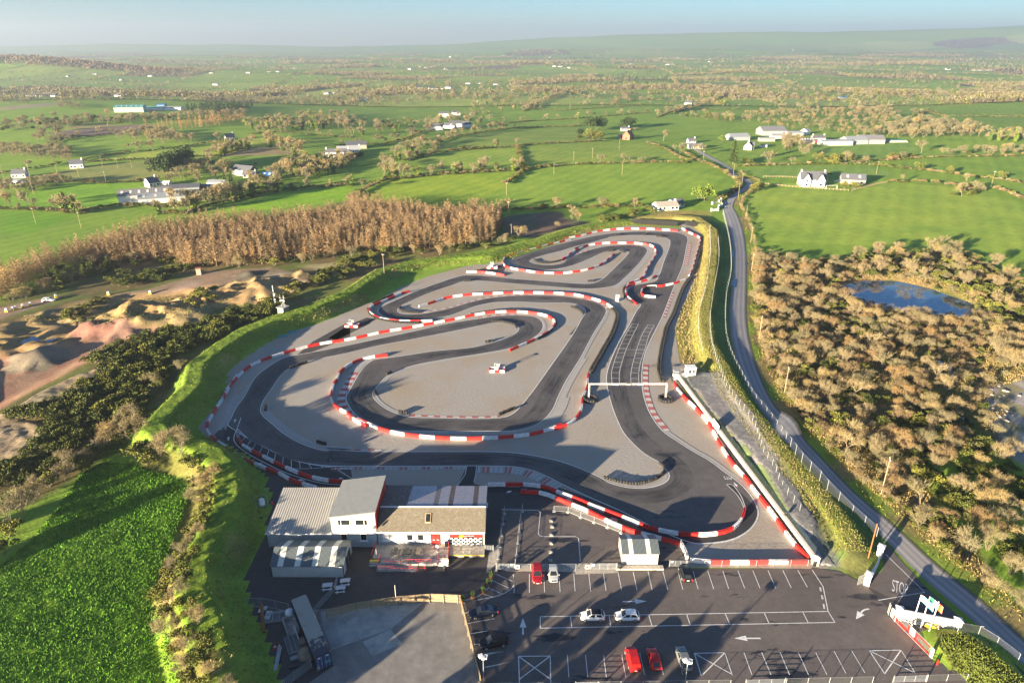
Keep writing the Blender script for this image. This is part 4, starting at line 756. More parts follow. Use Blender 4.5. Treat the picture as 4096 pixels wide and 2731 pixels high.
# ================================================================== FENCES
def fence(pts, label, h, step, name='chain_link_fence', post=.045, mat='wire', pmat='galv', curl=0.0, foot=0, cat='fence', terrain=True, rail=False, grp=None, sm_=True):
    if sm_ and len(pts) > 2: pts = smooth(pts, 2.0)
    w = walk(pts, step); zt = (lambda x, y: H1(x, y)) if terrain else (lambda x, y: .04)
    x0, y0, _ = w[0]; z0 = zt(x0, y0); root = thing(name, label, cat, (x0, y0, z0), group=grp); mbp = None
    far_posts = len(w) > 100
    pm = MB()
    for i, (x, y, a) in enumerate(w):
        lx, ly, z = x - x0, y - y0, zt(x, y) - z0
        q = pm if far_posts and i >= 100 else MB()
        q.tube((lx, ly, z - .1), (lx, ly, z + h), post, n=5)
        if curl: q.tube((lx, ly, z + h), (lx - math.sin(a) * curl, ly + math.cos(a) * curl, z + h + .4), post, n=5)
        if foot: q.box((lx, ly, z), (foot, foot, .14), a)
        if q is not pm: q.build('post', M[pmat], root)
    if pm.v: o = pm.build('post', M[pmat], root); o['kind'] = 'stuff'
    mbp = MB(); mr = MB()
    for (xa, ya, _), (xb, yb, _) in zip(w[:-1], w[1:]):
        za, zb = zt(xa, ya) - z0, zt(xb, yb) - z0; A, B = (xa - x0, ya - y0), (xb - x0, yb - y0)
        mbp.face([(*A, za + .05), (*B, zb + .05), (*B, zb + h), (*A, za + h)])
        mr.tube((*A, za + h), (*B, zb + h), .022 if rail else .012, n=4)
        if rail: mr.tube((*A, za + .15), (*B, zb + .15), .03, n=4)
    mbp.build('wire_panel', M[mat], root); mr.build('rail' if rail else 'top_wire', M[pmat], root)
    return root
RF = PT((2, "328,95 352,200 376,335 380,505 350,655 342,850 352,955 392,1085 452,1205 530,1345 600,1432 690,1550"), (6, "850,85 940,180 990,232 1030,285 1080,340 1145,400 1205,460 1275,522 1340,580 1395,640"))
fence(RF, 'tall grey chain link fence with cranked posts along the country road', 2.6, 3.4, curl=-.45)
fence(PT((6, "1900,1235 1990,1250 2080,1270 2190,1360 2300,1445 2420,1540")), 'grey chain link fence with cranked posts beyond the flagpoles', 2.3, 3.3, curl=-.45)
fence(PT((2, "240,185 240,400 210,600 170,750 165,900 195,1050")), 'thin wire fence along the track side of the grass bank', 1.7, 2.8, pmat='galv', mat='wire')
fence(PT((2, "295,265 300,400 260,650 240,830 260,1000 310,1150 350,1250 430,1370 530,1490"), (6, "600,20 680,140 710,230 820,380 885,465")), 'long galvanised mesh fence on the crest of the bank beside the road', 1.8, 2.6)
fence(PT((6, "890,470 935,560 1000,650 1060,740 1105,815")), 'low dark post fence beside the clean concrete path', 1.5, 1.6, pmat='darksteel', mat='wiredark')
fence([(-2.6, 70.6), (9.0, 70.7)][::1], 'low grey mesh fence at the near edge of the car park, left part', 1.35, 3.2, terrain=False, sm_=False); fence([(12.6, 70.75), (33.8, 71.1)], 'low grey mesh fence at the near edge of the car park, middle part', 1.35, 3.2, terrain=False, sm_=False)
fence([(40.0, 71.3), (55.6, 71.7)], 'low grey mesh fence at the near edge of the car park, between two gates', 1.35, 3.2, terrain=False, sm_=False); fence([(60.9, 71.9), (67.0, 72.1)], 'low grey mesh fence at the near edge of the car park, beside the grass bank', 1.35, 3.0, terrain=False, sm_=False)
fence(P((5, "190,806 690,806")), 'grey mesh fence between parked cars and paddock', 1.3, 2.7, terrain=False, sm_=False); fence(P((5, "1345,785 2175,778")), 'grey mesh fence in front of the straight barrier and gravel', 1.3, 3.1, terrain=False, sm_=False)
fence(P((5, "62,815 120,420 35,415")), 'pale mesh panel fence leaning away beside the clubhouse gable', 1.9, 3.2, terrain=False, foot=.5, rail=True, sm_=False, mat='whitewire'); fence(P((5, "190,790 232,418 285,418")), 'pale mesh panel fence standing on feet inside the paddock', 1.9, 3.2, terrain=False, foot=.5, rail=True, sm_=False, mat='whitewire')
fence(P((5, "450,415 530,415 600,445 680,478 760,505 860,545 970,590")), 'cream panel fence on feet beside the pit lane', 1.35, 2.9, terrain=False, foot=.6, rail=True, mat='whitewire', sm_=False); fence(P((5, "1300,645 1340,752")), 'short mesh fence panel by the pit lane end', 1.5, 1.7, terrain=False, rail=True, sm_=False)
fence(P((4, "145,1055 290,1058 430,1095 480,1100")), 'grey mesh panel fence behind the blue shipping container', 1.9, 2.6, terrain=False, rail=True, sm_=False, mat='whitewire')
for x, y, lab in [at(5, 430, 480 + 0) + ('first',), at(5, 432, 575) + ('second',), at(5, 430, 632) + ('third',), at(5, 429, 690) + ('fourth',), at(5, 426, 745) + ('fifth',), at(5, 437, 520) + ('sixth',), at(5, 440, 467) + ('seventh',)][:6]:
    mb = MB(); mb.box((0, 0, 0), (.75, .65, .16)); mb.box((0, 0, .16), (.3, .3, .12), top=.7); tag(mb.build('concrete_block', M['concrete'], loc=(x, y, .045)), 'pale concrete block in the row across the paddock tarmac', 'concrete block', 'row of concrete fence feet on the paddock')
def gate(a, b, label, h=1.25, bars=6, name='field_gate', mat='galv', grp='galvanised bar gates'):
    a, b = Vector(a), Vector(b); d = b - a; root = thing(name, label, 'gate', (a.x, a.y, .05), math.atan2(d.y, d.x), grp); Lg = d.length; mb = MB()
    for i in range(bars): mb.tube((0, 0, .15 + i * (h - .15) / (bars - 1)), (Lg, 0, .15 + i * (h - .15) / (bars - 1)), .03, n=5)
    mb.build('rails', M[mat], root); mb = MB()
    for t in (.0, .33, .66, 1.): mb.tube((Lg * t, 0, .12), (Lg * t, 0, h), .03, n=5)
    mb.build('uprights', M[mat], root)
    for x in (-.1, Lg + .1): mb = MB(); mb.tube((x, 0, -.1), (x, 0, h + .25), .07, n=6); mb.build('gate_post', M['steel'], root)
    return root
gate((9.3, 70.7), (12.4, 70.75), 'barred steel gate in the near fence below the leftmost crossed bay'); gate((34.1, 71.1), (39.7, 71.3), 'barred steel gate in the near fence below the middle crossed bay'); gate((55.9, 71.7), (60.7, 71.9), 'barred steel gate in the near fence nearest the flagpoles')
gate(at(5, 70, 806), at(5, 183, 806), 'barred steel gate at the left end of the paddock fence', 1.3); gate(at(5, 700, 806), at(5, 868, 806), 'barred steel gate left of the striped paddock shed', 1.3); gate(at(5, 1228, 786), at(5, 1335, 786), 'barred steel gate right of the striped paddock shed', 1.3); gate(at(4, 1752, 680), at(4, 1800, 682), 'small steel gate at the foot of the clubhouse gable', 1.2, 5)
for x, y, lab in [at(5, 203, 806) + ('beside the left paddock gate',), at(5, 672, 806) + ('left of the middle paddock gate',)]:
    root = thing('warning_sign', 'white sign with red triangle on the fence ' + lab, 'sign', (x, y - .08, .3)); mb = MB(); mb.box((0, 0, 0), (.75, .03, .85)); mb.build('panel', M['white'], root); mb = MB(); mb.face([(-.32, -.03, .15), (.32, -.03, .15), (0, -.03, .75)]); mb.build('triangle', M['red'], root)
for x, y, lab in [at(5, 166, 800) + ('on the left paddock gate',), at(5, 712, 802) + ('on the middle paddock gate',), at(5, 1238, 778) + ('on the right paddock gate',)]:
    mb = MB(); mb.box((0, 0, 0), (.5, .03, .45)); tag(mb.build('notice', M['white'], loc=(x, y - .1, .75)), 'small white notice fixed ' + lab, 'sign')
def timber_fence(pts, label, h=1.8):
    x0, y0 = pts[0]; root = thing('timber_fence', label, 'fence', (x0, y0, .05)); w = walk(pts, .2)
    mb = MB()
    for x, y, a in w: mb.box((x - x0, y - y0, .12), (.13, .025, h - .12 + rnd.uniform(-.02, .02)), a)
    mb.build('pales', M['timber'], root); mb = MB()
    for p, q in zip(pts[:-1], pts[1:]):
        L_ = math.dist(p, q); a = math.atan2(q[1] - p[1], q[0] - p[0]); n = (math.sin(a) * .07, -math.cos(a) * .07)
        for z in (.45, 1.05, 1.55): mb.box(((p[0] + q[0]) / 2 - x0 + n[0], (p[1] + q[1]) / 2 - y0 + n[1], z), (L_, .05, .1), a)
    mb.build('rails', M['timber'], root)
    for x, y, a in walk(pts, 2.4): mb = MB(); mb.box((x - x0 + math.sin(a) * .16, y - y0 - math.cos(a) * .16, 0), (.12, .12, h - .05), a); mb.build('post', M['oldtimber'], root)
timber_fence([(-30.2, 84.0), (-25.5, 85.6), (-19.0, 86.9), (-13.5, 87.5), (-8.6, 87.2)], 'pale vertical timber fence along the back of the concrete yard'); timber_fence([(-8.6, 87.2), (-7.4, 82.6), (-5.6, 75.5), (-4.0, 69.5)], 'timber fence down the right side of the concrete yard beside two dark cars', 1.4)
timber_fence(P((3, "1615,1240 1625,1180 1660,1100 1700,1030 1728,985")), 'weathered timber fence at the foot of the left bank', 1.6)
# ================================================================== CLUBHOUSE
def sheets_mat():
    m, nt, b = newmat('old_cement_sheets'); p = pos(nt); s = nt.nodes.new('ShaderNodeSeparateXYZ'); nt.links.new(p, s.inputs[0])
    d = nt.nodes.new('ShaderNodeMath'); d.operation = 'DIVIDE'; nt.links.new(s.outputs[0], d.inputs[0]); d.inputs[1].default_value = .93
    fl = nt.nodes.new('ShaderNodeMath'); fl.operation = 'FLOOR'; nt.links.new(d.outputs[0], fl.inputs[0]); fr = nt.nodes.new('ShaderNodeMath'); fr.operation = 'FRACT'; nt.links.new(d.outputs[0], fr.inputs[0])
    wn = nt.nodes.new('ShaderNodeTexWhiteNoise'); wn.noise_dimensions = '1D'; nt.links.new(fl.outputs[0], wn.inputs['W']); f = noise(nt, p, 1.6, 7, .75); g = noise(nt, p, .35, 3)
    x = nt.nodes.new('ShaderNodeMath'); x.operation = 'LESS_THAN'; nt.links.new(s.outputs[0], x.inputs[0]); x.inputs[1].default_value = -19.8
    sel = nt.nodes.new('ShaderNodeMath'); sel.operation = 'MAXIMUM'; nt.links.new(ramp(nt, wn.outputs['Value'], (.78, 0.), (.8, 1.)), sel.inputs[0]); nt.links.new(x.outputs[0], sel.inputs[1])
    dark = ramp(nt, f, (.3, (.10, .075, .065)), (.55, (.16, .12, .105)), (.7, (.34, .31, .31))); pale = ramp(nt, f, (.3, (.30, .27, .265)), (.5, (.42, .395, .41)), (.7, (.47, .45, .47)))
    c = mix(nt, sel.outputs[0], pale, dark); c = mix(nt, 1, c, ramp(nt, fr.outputs[0], (0, .6), (.04, 1.), (.97, 1.)), 'MULTIPLY')
    nt.links.new(c, b.inputs['Base Color']); b.inputs['Roughness'].default_value = .9; return m
def tiles_mat():
    m, nt, b = newmat('lichened_tiles'); p = pos(nt); br = N(nt, 'ShaderNodeTexBrick', Scale=1.0, **{'Brick Width': .30, 'Row Height': .24, 'Mortar Size': .012, 'Bias': 0.0}); mp = N(nt, 'ShaderNodeMapping'); nt.links.new(p, mp.inputs[0]); nt.links.new(mp.outputs[0], br.inputs['Vector'])
    br.inputs['Color1'].default_value = (.115, .10, .075, 1); br.inputs['Color2'].default_value = (.18, .16, .125, 1); br.inputs['Mortar'].default_value = (.09, .075, .055, 1)
    f = noise(nt, p, .7, 5, .7); c = mix(nt, ramp(nt, f, (.42, 0.), (.6, .85)), br.outputs['Color'], (.125, .105, .072)); g = noise(nt, p, 3, 5, .7)
    c = mix(nt, 1, c, ramp(nt, g, (.3, .8), (.7, 1.2)), 'MULTIPLY'); nt.links.new(c, b.inputs['Base Color']); b.inputs['Roughness'].default_value = .95; return m
CLUB = thing('clubhouse', 'grey rendered clubhouse with tiled roof, two storey block and wide sheet roofed wing', 'building', (-25, 101.2, .03))
cx, cy = -25, 101.2
def prt(name, mb, mat, parent=CLUB, **k): return mb.build(name, mat, parent, **k)
mb = MB(); mb.ext([(0, 0), (11.9, 0), (11.9, 4.75), (3.7, 6.05), (0, 3.75)], 0, .2, 19.9); prt('wall', mb, M['render'])
mb = MB(); mb.ext([(-.35, 3.62), (3.75, 6.17), (3.75, 6.29), (-.35, 3.76)], 0, .25, 20.1); prt('roof', mb, tiles_mat())
mb = MB(); mb.ext([(3.755, 6.17), (12.1, 4.86), (12.1, 4.98), (3.755, 6.29)], 0, .25, 20.1); prt('roof', mb, sheets_mat())
mb = MB(); mb.ext([(3.5, 6.24), (3.75, 6.36), (4.0, 6.26), (3.75, 6.2)], 0, .3, 20.1); prt('ridge', mb, M['offwhite'])
mb = MB(); mb.box((10.1, -.44, 3.55), (19.9, .16, .16)); prt('gutter', mb, M['white'])
mb = MB(); mb.ext([(.0, 0), (11.0, 0), (11.0, 5.0), (0, 3.3)], 0, -20.2, -8.0); prt('wall', mb, M['render'])
mb = MB(); mb.ext([(-.3, 3.3), (11.25, 5.08), (11.25, 5.2), (-.3, 3.42)], 0, -20.4, -8.25); prt('roof', mb, M['roofsheet'])
mb = MB(); mb.box((-14.3, -.38, 3.2), (12.2, .14, .14)); mb.box((-20.1, -.1, 0), (.1, .1, 3.2)); prt('gutter', mb, M['offwhite'])
mb = MB(); mb.ext([(-8.15, 0), (.0, 0), (.0, 7.95), (-8.15, 6.85)], 1, -.06, 11.0); prt('wall', mb, M['render'])
mb = MB(); mb.ext([(.005, 3.9), (11.0, 5.0), (11.0, 7.9), (.005, 7.9)], 0, .0, .1); prt('wall', mb, M['red'])
mb = MB(); mb.ext([(-8.4, 6.86), (.25, 8.03), (.25, 8.17), (-8.4, 7.0)], 1, -.3, 11.2); prt('roof', mb, M['roofsheet2'])
mb = MB(); mb.ext([(-8.42, 6.80), (.27, 7.97), (.27, 8.12), (-8.42, 6.95)], 1, -.36, -.305); prt('fascia', mb, M['steel'])
def window(x, z, w, h, mull=None, glass='glass', y=-.06, sill=True):
    mb = MB(); t = .09
    for a, b, c, d in ((x - w / 2, z, t, h), (x + w / 2 - t, z, t, h)): mb.box((a + t / 2, y - .02, b), (t, .1, d))
    for zz in (z, z + h - t): mb.box((x, y - .02, zz), (w - 2 * t, .1, t))
    if mull is not None: mb.box((x - w / 2 + mull, y - .021, z + t), (t, .09, h - 2 * t))
    f = prt('window', mb, M['white']); mb = MB(); mb.box((x, y - .005, z + t * .9), (w - t * 1.8, .03, h - t * 1.8)); prt('pane', mb, M[glass], f)
    if sill: mb = MB(); mb.box((x, y - .08, z - .12), (w + .35, .3, .12)); prt('sill', mb, M['white'], f)
for x, z, w, h, mu in ((-5.75, 5.05, 2.3, 1.3, .6), (-2.55, 5.05, 2.3, 1.3, 1.65), (-6.0, 1.6, 1.2, 1.6, None), (-2.4, 1.6, 1.2, 1.6, None)): window(x, z, w, h, mu, y=-.1)
for x, g in ((1.7, 'offwhite'), (4.1, 'offwhite'), (6.1, 'glass'), (8.1, 'glass')): window(x, 1.5, 1.2, 1.45, None, g, y=-.02)
mb = MB(); mb.box((10.65, -.03, .7), (2.15, .08, 2.25)); d_ = prt('doorway', mb, M['black'])
for x, lab in ((10.55, 0), (11.3, 0)):
    mb = MB(); mb.box((x, -.09, .72), (.7, .05, 2.1)); q = prt('door', mb, M['red']); mb = MB(); mb.box((x, -.125, 1.62), (.42, .02, .1)); mb.box((x - .08, -.125, 1.76), (.16, .02, .06)); prt('notice', mb, M['white'], q)
mb = MB(); mb.box((9.85, -.09, .72), (.28, .05, 2.1)); prt('door_panel', mb, M['white'])
# chequered banner
mb = MB(); mb.box((16.5, -.03, .2), (6.1, .06, 2.65)); ban = prt('banner', mb, M['black']); mb = MB(); mb.box((16.5, -.05, 2.15), (6.1, .06, .7)); prt('banner_band', mb, M['red'], ban)
mb = MB(); mb.box((16.5, -.085, 2.2), (2.9, .03, .62)); sg = prt('sign', mb, M['black'], CLUB); t = text_obj('lettering', 'KILTORCAN', .34, M['white'], sg); t.location = (17.0, -.105, 2.58); t.rotation_euler = (R(90), 0, 0)
mb = MB(); mb.ext([(15.15, 2.3), (15.9, 2.3), (16.05, 2.75), (15.3, 2.75)], 1, -.11, -.102); prt('emblem', mb, M['yellow'], sg); mb = MB(); mb.ext([(15.3, 2.24), (16.6, 2.24), (16.65, 2.36), (15.35, 2.36)], 1, -.112, -.103); prt('emblem', mb, M['orange'], sg)
mb = MB()
for r in range(5):
    for c in range(7):
        x = 13.75 + c * .9 + (.42 if r % 2 else 0)
        if x < 19.4: mb.box((x, -.07, .25 + r * .38), (.46, .03, .36))
prt('chequers', mb, M['white'], ban)
mb = MB(); mb.ext([(.0, 0), (.0, .1), (1.55, 1.07), (1.55, .97)], 0, 0, 1.05); sk = prt('skylight', mb, M['timber']); sk.location = (8.9, 1.0, 4.66); mb = MB(); mb.ext([(.14, .18), (.14, .21), (1.4, 1.0), (1.4, .97)], 0, .12, .93); prt('pane', mb, M['glass'], sk)
mb = MB(); mb.lathe([(.42, 0), (.40, .06), (.2, .12), (.02, .14)], 12, (.0, 0, 0), 'y'); sd = prt('satellite_dish', mb, M['steel']); sd.location = (-.15, -.6, 5.0); sd.rotation_euler = (0, 0, R(200))
for x in (2.3, 5.5, 12, 15.8, 18.6):
    mb = MB(); mb.box((x, -.25, 3.25), (.32, .22, .16)); mb.box((x, -.08, 3.3), (.06, .2, .06)); prt('floodlight', mb, M['concrete'])
mb = MB(); mb.lathe([(.9, 0), (.9, .06)], 20, (0, 0, 0), 'x'); mb.face([(.065, .9 * math.cos(a), .9 * math.sin(a)) for a in np.linspace(0, 6.28, 20, endpoint=False)]); eb = prt('emblem', mb, M['red']); eb.location = (19.92, 3.8, 4.6)
mb = MB(); mb.ext([(-.15, -.6), (.15, -.6), (.3, .6), (0, .6)], 0, .07, .09); prt('stripe', mb, M['white'], eb)
for y, z in ((7.2, 3.5), (8.6, 3.3), (8.9, 2.7)): mb = MB(); mb.box((20.1, y, z), (.4, .2, .22)); prt('camera', mb, M['white'])
# terrace
TER = thing('terrace', 'raised concrete terrace with steps, ramp and red handrails before the clubhouse door', 'terrace', (-25, 101.2, .035))
mb = MB(); mb.box((6.6, -1.95, 0), (13.6, 3.75, .68)); mb.build('deck', M['verge'], TER); mb = MB(); mb.box((16.7, -1.4, 0), (6.5, 2.75, .5)); mb.build('deck', M['verge'], TER)
mb = MB(); mb.box((16.7, -2.81, .36), (6.5, .06, .14)); mb.build('yellow_edge', M['yellow'], TER)
for i in range(3): mb = MB(); mb.box((-.35 + .55, -4.25 - i * .42, 0), (1.7, .42, .52 - i * .17)); mb.build('step', M['yellow' if i == 0 else 'concrete'], TER)
for i in range(3): mb = MB(); mb.box((12.6, -4.05 - i * .42, 0), (1.9, .42, .52 - i * .17)); mb.build('step', M['offwhite'], TER)
mb = MB(); mb.ext([(1.3, 0), (11.5, 0), (11.5, .62), (1.3, .62)], 1, -5.1, -3.84); mb.ext([(1.0, 0), (8.0, 0), (8.0, .02), (1.0, .55)], 1, -6.6, -5.15); mb.build('ramp', M['concrete'], TER)
def rail(pts, z):
    mb = MB()
    for a, b in zip(pts[:-1], pts[1:]):
        n = max(1, round(math.dist(a, b) / 1.4))
        for i in range(n + 1): q = (a[0] + (b[0] - a[0]) * i / n, a[1] + (b[1] - a[1]) * i / n); mb.tube((*q, z - .1), (*q, z + .95), .04, n=5)
        for h in (.5, .95): mb.tube((*a, z + h), (*b, z + h), .04, n=5)
    mb.build('handrail', M['red'], TER)
rail([(-.1, -.3), (-.35, -3.8)], .68); rail([(1.3, -3.8), (1.2, -5.1)], .6); rail([(2.3, -5.1), (10.6, -5.1)], .55); rail([(1.2, -6.6), (9.6, -6.5)], .3); rail([(13.3, -.4), (13.4, -3.9)], .68); rail([(11.7, -3.9), (11.7, -5.2)], .4)
# low sheds
def shed(name, label, x0, x1, y0, y1, ze, zr, panels, pw, frame=True):
    root = thing(name, label, 'shed', (x0, y0, .045)); w, d = x1 - x0, y1 - y0; mb = MB(); mb.ext([(0, 0), (d, 0), (d, ze), (d / 2, zr), (0, ze)], 0, 0, w); mb.build('wall', M['shedwall'], root)
    for a, b in (((-.15, ze - .08), (d / 2, zr)), ((d / 2, zr), (d + .15, ze - .08))):
        mb = MB(); mb.ext([a, b, (b[0], b[1] + .1), (a[0], a[1] + .1)], 0, -.2, w + .2); mb.build('roof', M['shedroof'], root)
        for t in panels:
            mb = MB(); mb.ext([(a[0], a[1] + .105), (b[0], b[1] + .105), (b[0], b[1] + .125), (a[0], a[1] + .125)], 0, t, t + pw); mb.build('roof_light', M['clearsheet'], root)
    return root, w, d
r_, w_, d_ = shed('storage_shed', 'long white shed with dark roof and four clear roof strips below the clubhouse', -42, -29.5, 93.3, 99.8, 2.5, 3.9, (1.1, 4.1, 7.1, 10.1), 1.0)
mb = MB(); mb.box((w_ + .03, 3.4, 0), (.08, 3.4, 2.3)); mb.build('door', M['black'], r_); mb = MB(); mb.box((w_ + .08, 3.4, 0), (.06, .1, 2.3)); mb.box((w_ + .08, 1.7, 0), (.06, .1, 2.3)); mb.build('door_frame', M['white'], r_)
for x in (-.05, w_ + .05): mb = MB(); mb.box((x, -.05, 0), (.14, .14, 2.45)); mb.build('corner_trim', M['darksteel'], r_)
r_, w_, d_ = shed('storage_shed', 'small white shed with dark striped roof on the edge of the paddock', 19.8, 26.1, 96.2, 101.2, 2.7, 3.75, (1.1, 4.2), .75)
mb = MB(); mb.box((3.0, -.75, 0), (8.4, .9, .35)); mb.build('plinth', M['verge'], r_)

# ================================================================== CARS
def loft(mb, st, mi=0):
    b = len(mb.v)
    for x, w, zl, zs, zt in st: mb.v += [(x, -w * .9, zl), (x, -w, zl + .16), (x, -w, zs), (x, -w * .84, zt), (x, 0, zt + .03), (x, w * .84, zt), (x, w, zs), (x, w, zl + .16), (x, w * .9, zl)]
    n = 9
    for i in range(len(st) - 1):
        for j in range(n): k = (j + 1) % n; mb.f.append((b + i * n + j, b + (i + 1) * n + j, b + (i + 1) * n + k, b + i * n + k)); mb.m.append(mi)
    mb.f.append(tuple(b + j for j in range(n))); mb.m.append(mi); e = b + (len(st) - 1) * n; mb.f.append(tuple(e + j for j in reversed(range(n)))); mb.m.append(mi)
WHEEL = None
def car(label, x, y, head, style, paint, roofpaint=None, z=.045, cat='car', alloy='galv', name='parked_car'):
    root = thing(name, label, cat, (x, y, z), head, 'cars parked at the kart track')
    L_, H_, rear, wid = dict(hatch=(4.0, 1.48, -1.72, .87), saloon=(4.75, 1.44, -1.55, .91), suv=(4.45, 1.68, -2.0, .93), estate=(4.5, 1.50, -2.0, .89), van=(4.45, 1.85, -2.15, .92))[style]; h = L_ / 2; bz = .98 if style in ('suv', 'van') else .9
    mb = MB(); tail = bz - (.04 if style == 'saloon' else 0)
    loft(mb, [(-h, wid * .78, .42, tail - .32, tail - .16), (-h + .1, wid * .92, .3, tail - .14, tail), (-h * .62, wid, .24, bz - .12, bz), (0, wid, .22, bz - .14, bz - .02), (h * .42, wid, .22, bz - .17, bz - .05), (h * .75, wid * .95, .24, bz - .26, bz - .14), (h - .12, wid * .82, .28, bz - .38, bz - .25), (h, wid * .62, .38, bz - .44, bz - .34)])
    mb.build('body', M[paint], root, smooth=False)
    # cabin: rear base, rear roof, front roof, windscreen base
    rb, rr, fr, fb = {'hatch': (rear - .1, rear + .35, .25, 1.0), 'saloon': (rear - .2, rear + .75, .35, 1.15), 'suv': (rear - .1, rear + .3, .35, 1.1), 'estate': (rear - .1, rear + .35, .3, 1.05), 'van': (rear + .02, rear + .1, .75, 1.45)}[style]
    wb, wr = wid * .86, wid * .70; zb = bz - .03
    mb = MB(); q = [(rb, zb), (rr, H_ - .05), ((rr + fr) / 2, H_), (fr, H_ - .07), (fb, zb)]
    for s in (-1, 1):
        pts = [(px_, s * (wb if pz < bz else wr), pz) for px_, pz in q]; mb.face(pts if s < 0 else pts[::-1])
    mb.face([(rb, -wb, zb), (rb, wb, zb), (rr, wr, H_ - .05), (rr, -wr, H_ - .05)]); mb.face([(fb, wb, zb), (fb, -wb, zb), (fr, -wr, H_ - .07), (fr, wr, H_ - .07)])
    mb.build('cabin', M[paint], root); mb = MB(); mb.face([(rr, -wr, H_ - .045), (rr, wr, H_ - .045), ((rr + fr) / 2, wr, H_ + .006), ((rr + fr) / 2, -wr, H_ + .006)]); mb.face([((rr + fr) / 2, -wr, H_ + .006), ((rr + fr) / 2, wr, H_ + .006), (fr, wr, H_ - .064), (fr, -wr, H_ - .064)]); mb.build('roof', M[roofpaint or paint], root)
    def glass(a, b, c, d, nm='window', e=.012):
        A, B, Cc, D = map(Vector, (a, b, c, d)); n = (B - A).cross(D - A).normalized(); m_ = (A + B + Cc + D) / 4; k = .86
        mb = MB(); mb.face([m_ + (p - m_) * k + n * e for p in (A, B, Cc, D)]); mb.build(nm, M['glass'], root)
    glass((fb, -wb, zb), (fb, wb, zb), (fr, wr, H_ - .07), (fr, -wr, H_ - .07), 'windscreen')
    if style != 'van': glass((rb, wb, zb), (rb, -wb, zb), (rr, -wr, H_ - .05), (rr, wr, H_ - .05), 'rear_window')
    mid = (rb + fb) / 2 + .05; mt = (rr + fr) / 2 + .05
    for s in (1, -1):
        segs = [(fb - .12, mid + .03, fr - .02, mt + .03)] + ([] if style == 'van' else [(mid - .03, rb + .18, mt - .03, rr + .05)])
        if style == 'van': segs = [(fb - .12, fb - 1.1, fr - .02, fr - .75)]
        for f0, r0, f1, r1 in segs:
            a, b, c, d = (f0, s * wb, zb + .02), (r0, s * wb, zb + .02), (r1, s * wr, H_ - .08), (f1, s * wr, H_ - .1); glass(*((a, b, c, d) if s > 0 else (b, a, d, c)))
        mb = MB(); mb.box((fb - .25, s * (wid + .09), bz - .02), (.14, .2, .15)); mb.build('mirror', M[paint], root)
        mb = MB(); mb.box((h - .2, s * wid * .62, bz - .46), (.3, .36, .17), -s * .45); mb.build('headlight', M['galv'], root)
        mb = MB(); mb.box((-h + .1, s * wid * .78, bz - .34), (.16, .26, .3)); mb.build('tail_light', M['red'], root)
        for wx in (h * .63, -h * .60):
            mb = MB(); mb.lathe([(.2, -.1), (.31, -.11), (.33, -.06), (.33, .06), (.31, .11), (.2, .1)], 14, (0, 0, 0), 'y'); wl = mb.build('wheel', M['rubber'], root); wl.location = (wx, s * (wid - .09), .33)
            mb = MB(); mb.lathe([(.215, s * .07), (.20, s * .115), (.06, s * .09), (.0, s * .09)], 14, (0, 0, 0), 'y'); mb.build('rim', M[alloy], wl)
    mb = MB(); mb.box((h - .02, 0, .42), (.06, .5, .11)); mb.build('number_plate', M['white'], root); mb = MB(); mb.box((-h + .01, 0, .62), (.06, .5, .11)); mb.build('number_plate', M['yellow' if False else 'white'], root)
    mb = MB(); mb.box((h - .06, 0, .56), (.12, wid * .9, .14)); mb.build('grille', M['black'], root)
    if style in ('saloon', 'suv'):
        pass
    return root
for nm, c, rg in (('redpaint', (.30, .012, .02), .25), ('vanred', (.52, .015, .012), .3), ('silver', (.42, .43, .43), .3), ('greypaint', (.20, .21, .20), .3), ('whitepaint', (.80, .79, .77), .25), ('navypaint', (.008, .014, .035), .2), ('blackpaint', (.009, .009, .011), .2)):
    M[nm] = flat(nm, c, rg, .15, var=.04)
N2 = R(-90)
car('dark red family crossover parked nose out beside the paddock fence', 4.45, 93.5, N2, 'suv', 'redpaint'); car('silver hatchback parked nose out beside the dark red crossover', 7.25, 93.6, N2, 'hatch', 'silver'); car('black hatchback parked alone, tail to the car park, below the gravel corner', 30.5, 93.7, R(90), 'hatch', 'blackpaint')
car('white hatchback with a black roof in the central bays', 13.1, 83.95, R(180), 'hatch', 'whitepaint', 'blackpaint', alloy='steel'); car('all white hatchback with a white roof in the central bays', 18.75, 83.95, R(180), 'hatch', 'whitepaint', alloy='steel')
car('bright red panel van with a blank rear door, parked nose in', 18.3, 75.4, R(92), 'van', 'vanred', cat='van', name='parked_van'); car('bright red hatchback with a rear window beside the red van', 21.5, 75.5, R(92), 'hatch', 'vanred'); car('grey green estate car parked beside the crossed bay', 26.0, 75.6, R(92), 'estate', 'greypaint')
a, b = Vector(at(4, 1828, 1118)), Vector(at(4, 1640, 1152)); m_ = (a + b) / 2 + Vector((0, .9)); car('dark navy saloon beside the timber fence', m_.x, m_.y, math.atan2(b.y - a.y, b.x - a.x), 'saloon', 'navypaint'); a, b = Vector(at(4, 1895, 1320)), Vector(at(4, 1715, 1358)); m_ = (a + b) / 2 + Vector((0, .9)); car('black crossover with round badge near the timber fence', m_.x, m_.y, math.atan2(b.y - a.y, b.x - a.x), 'suv', 'blackpaint')

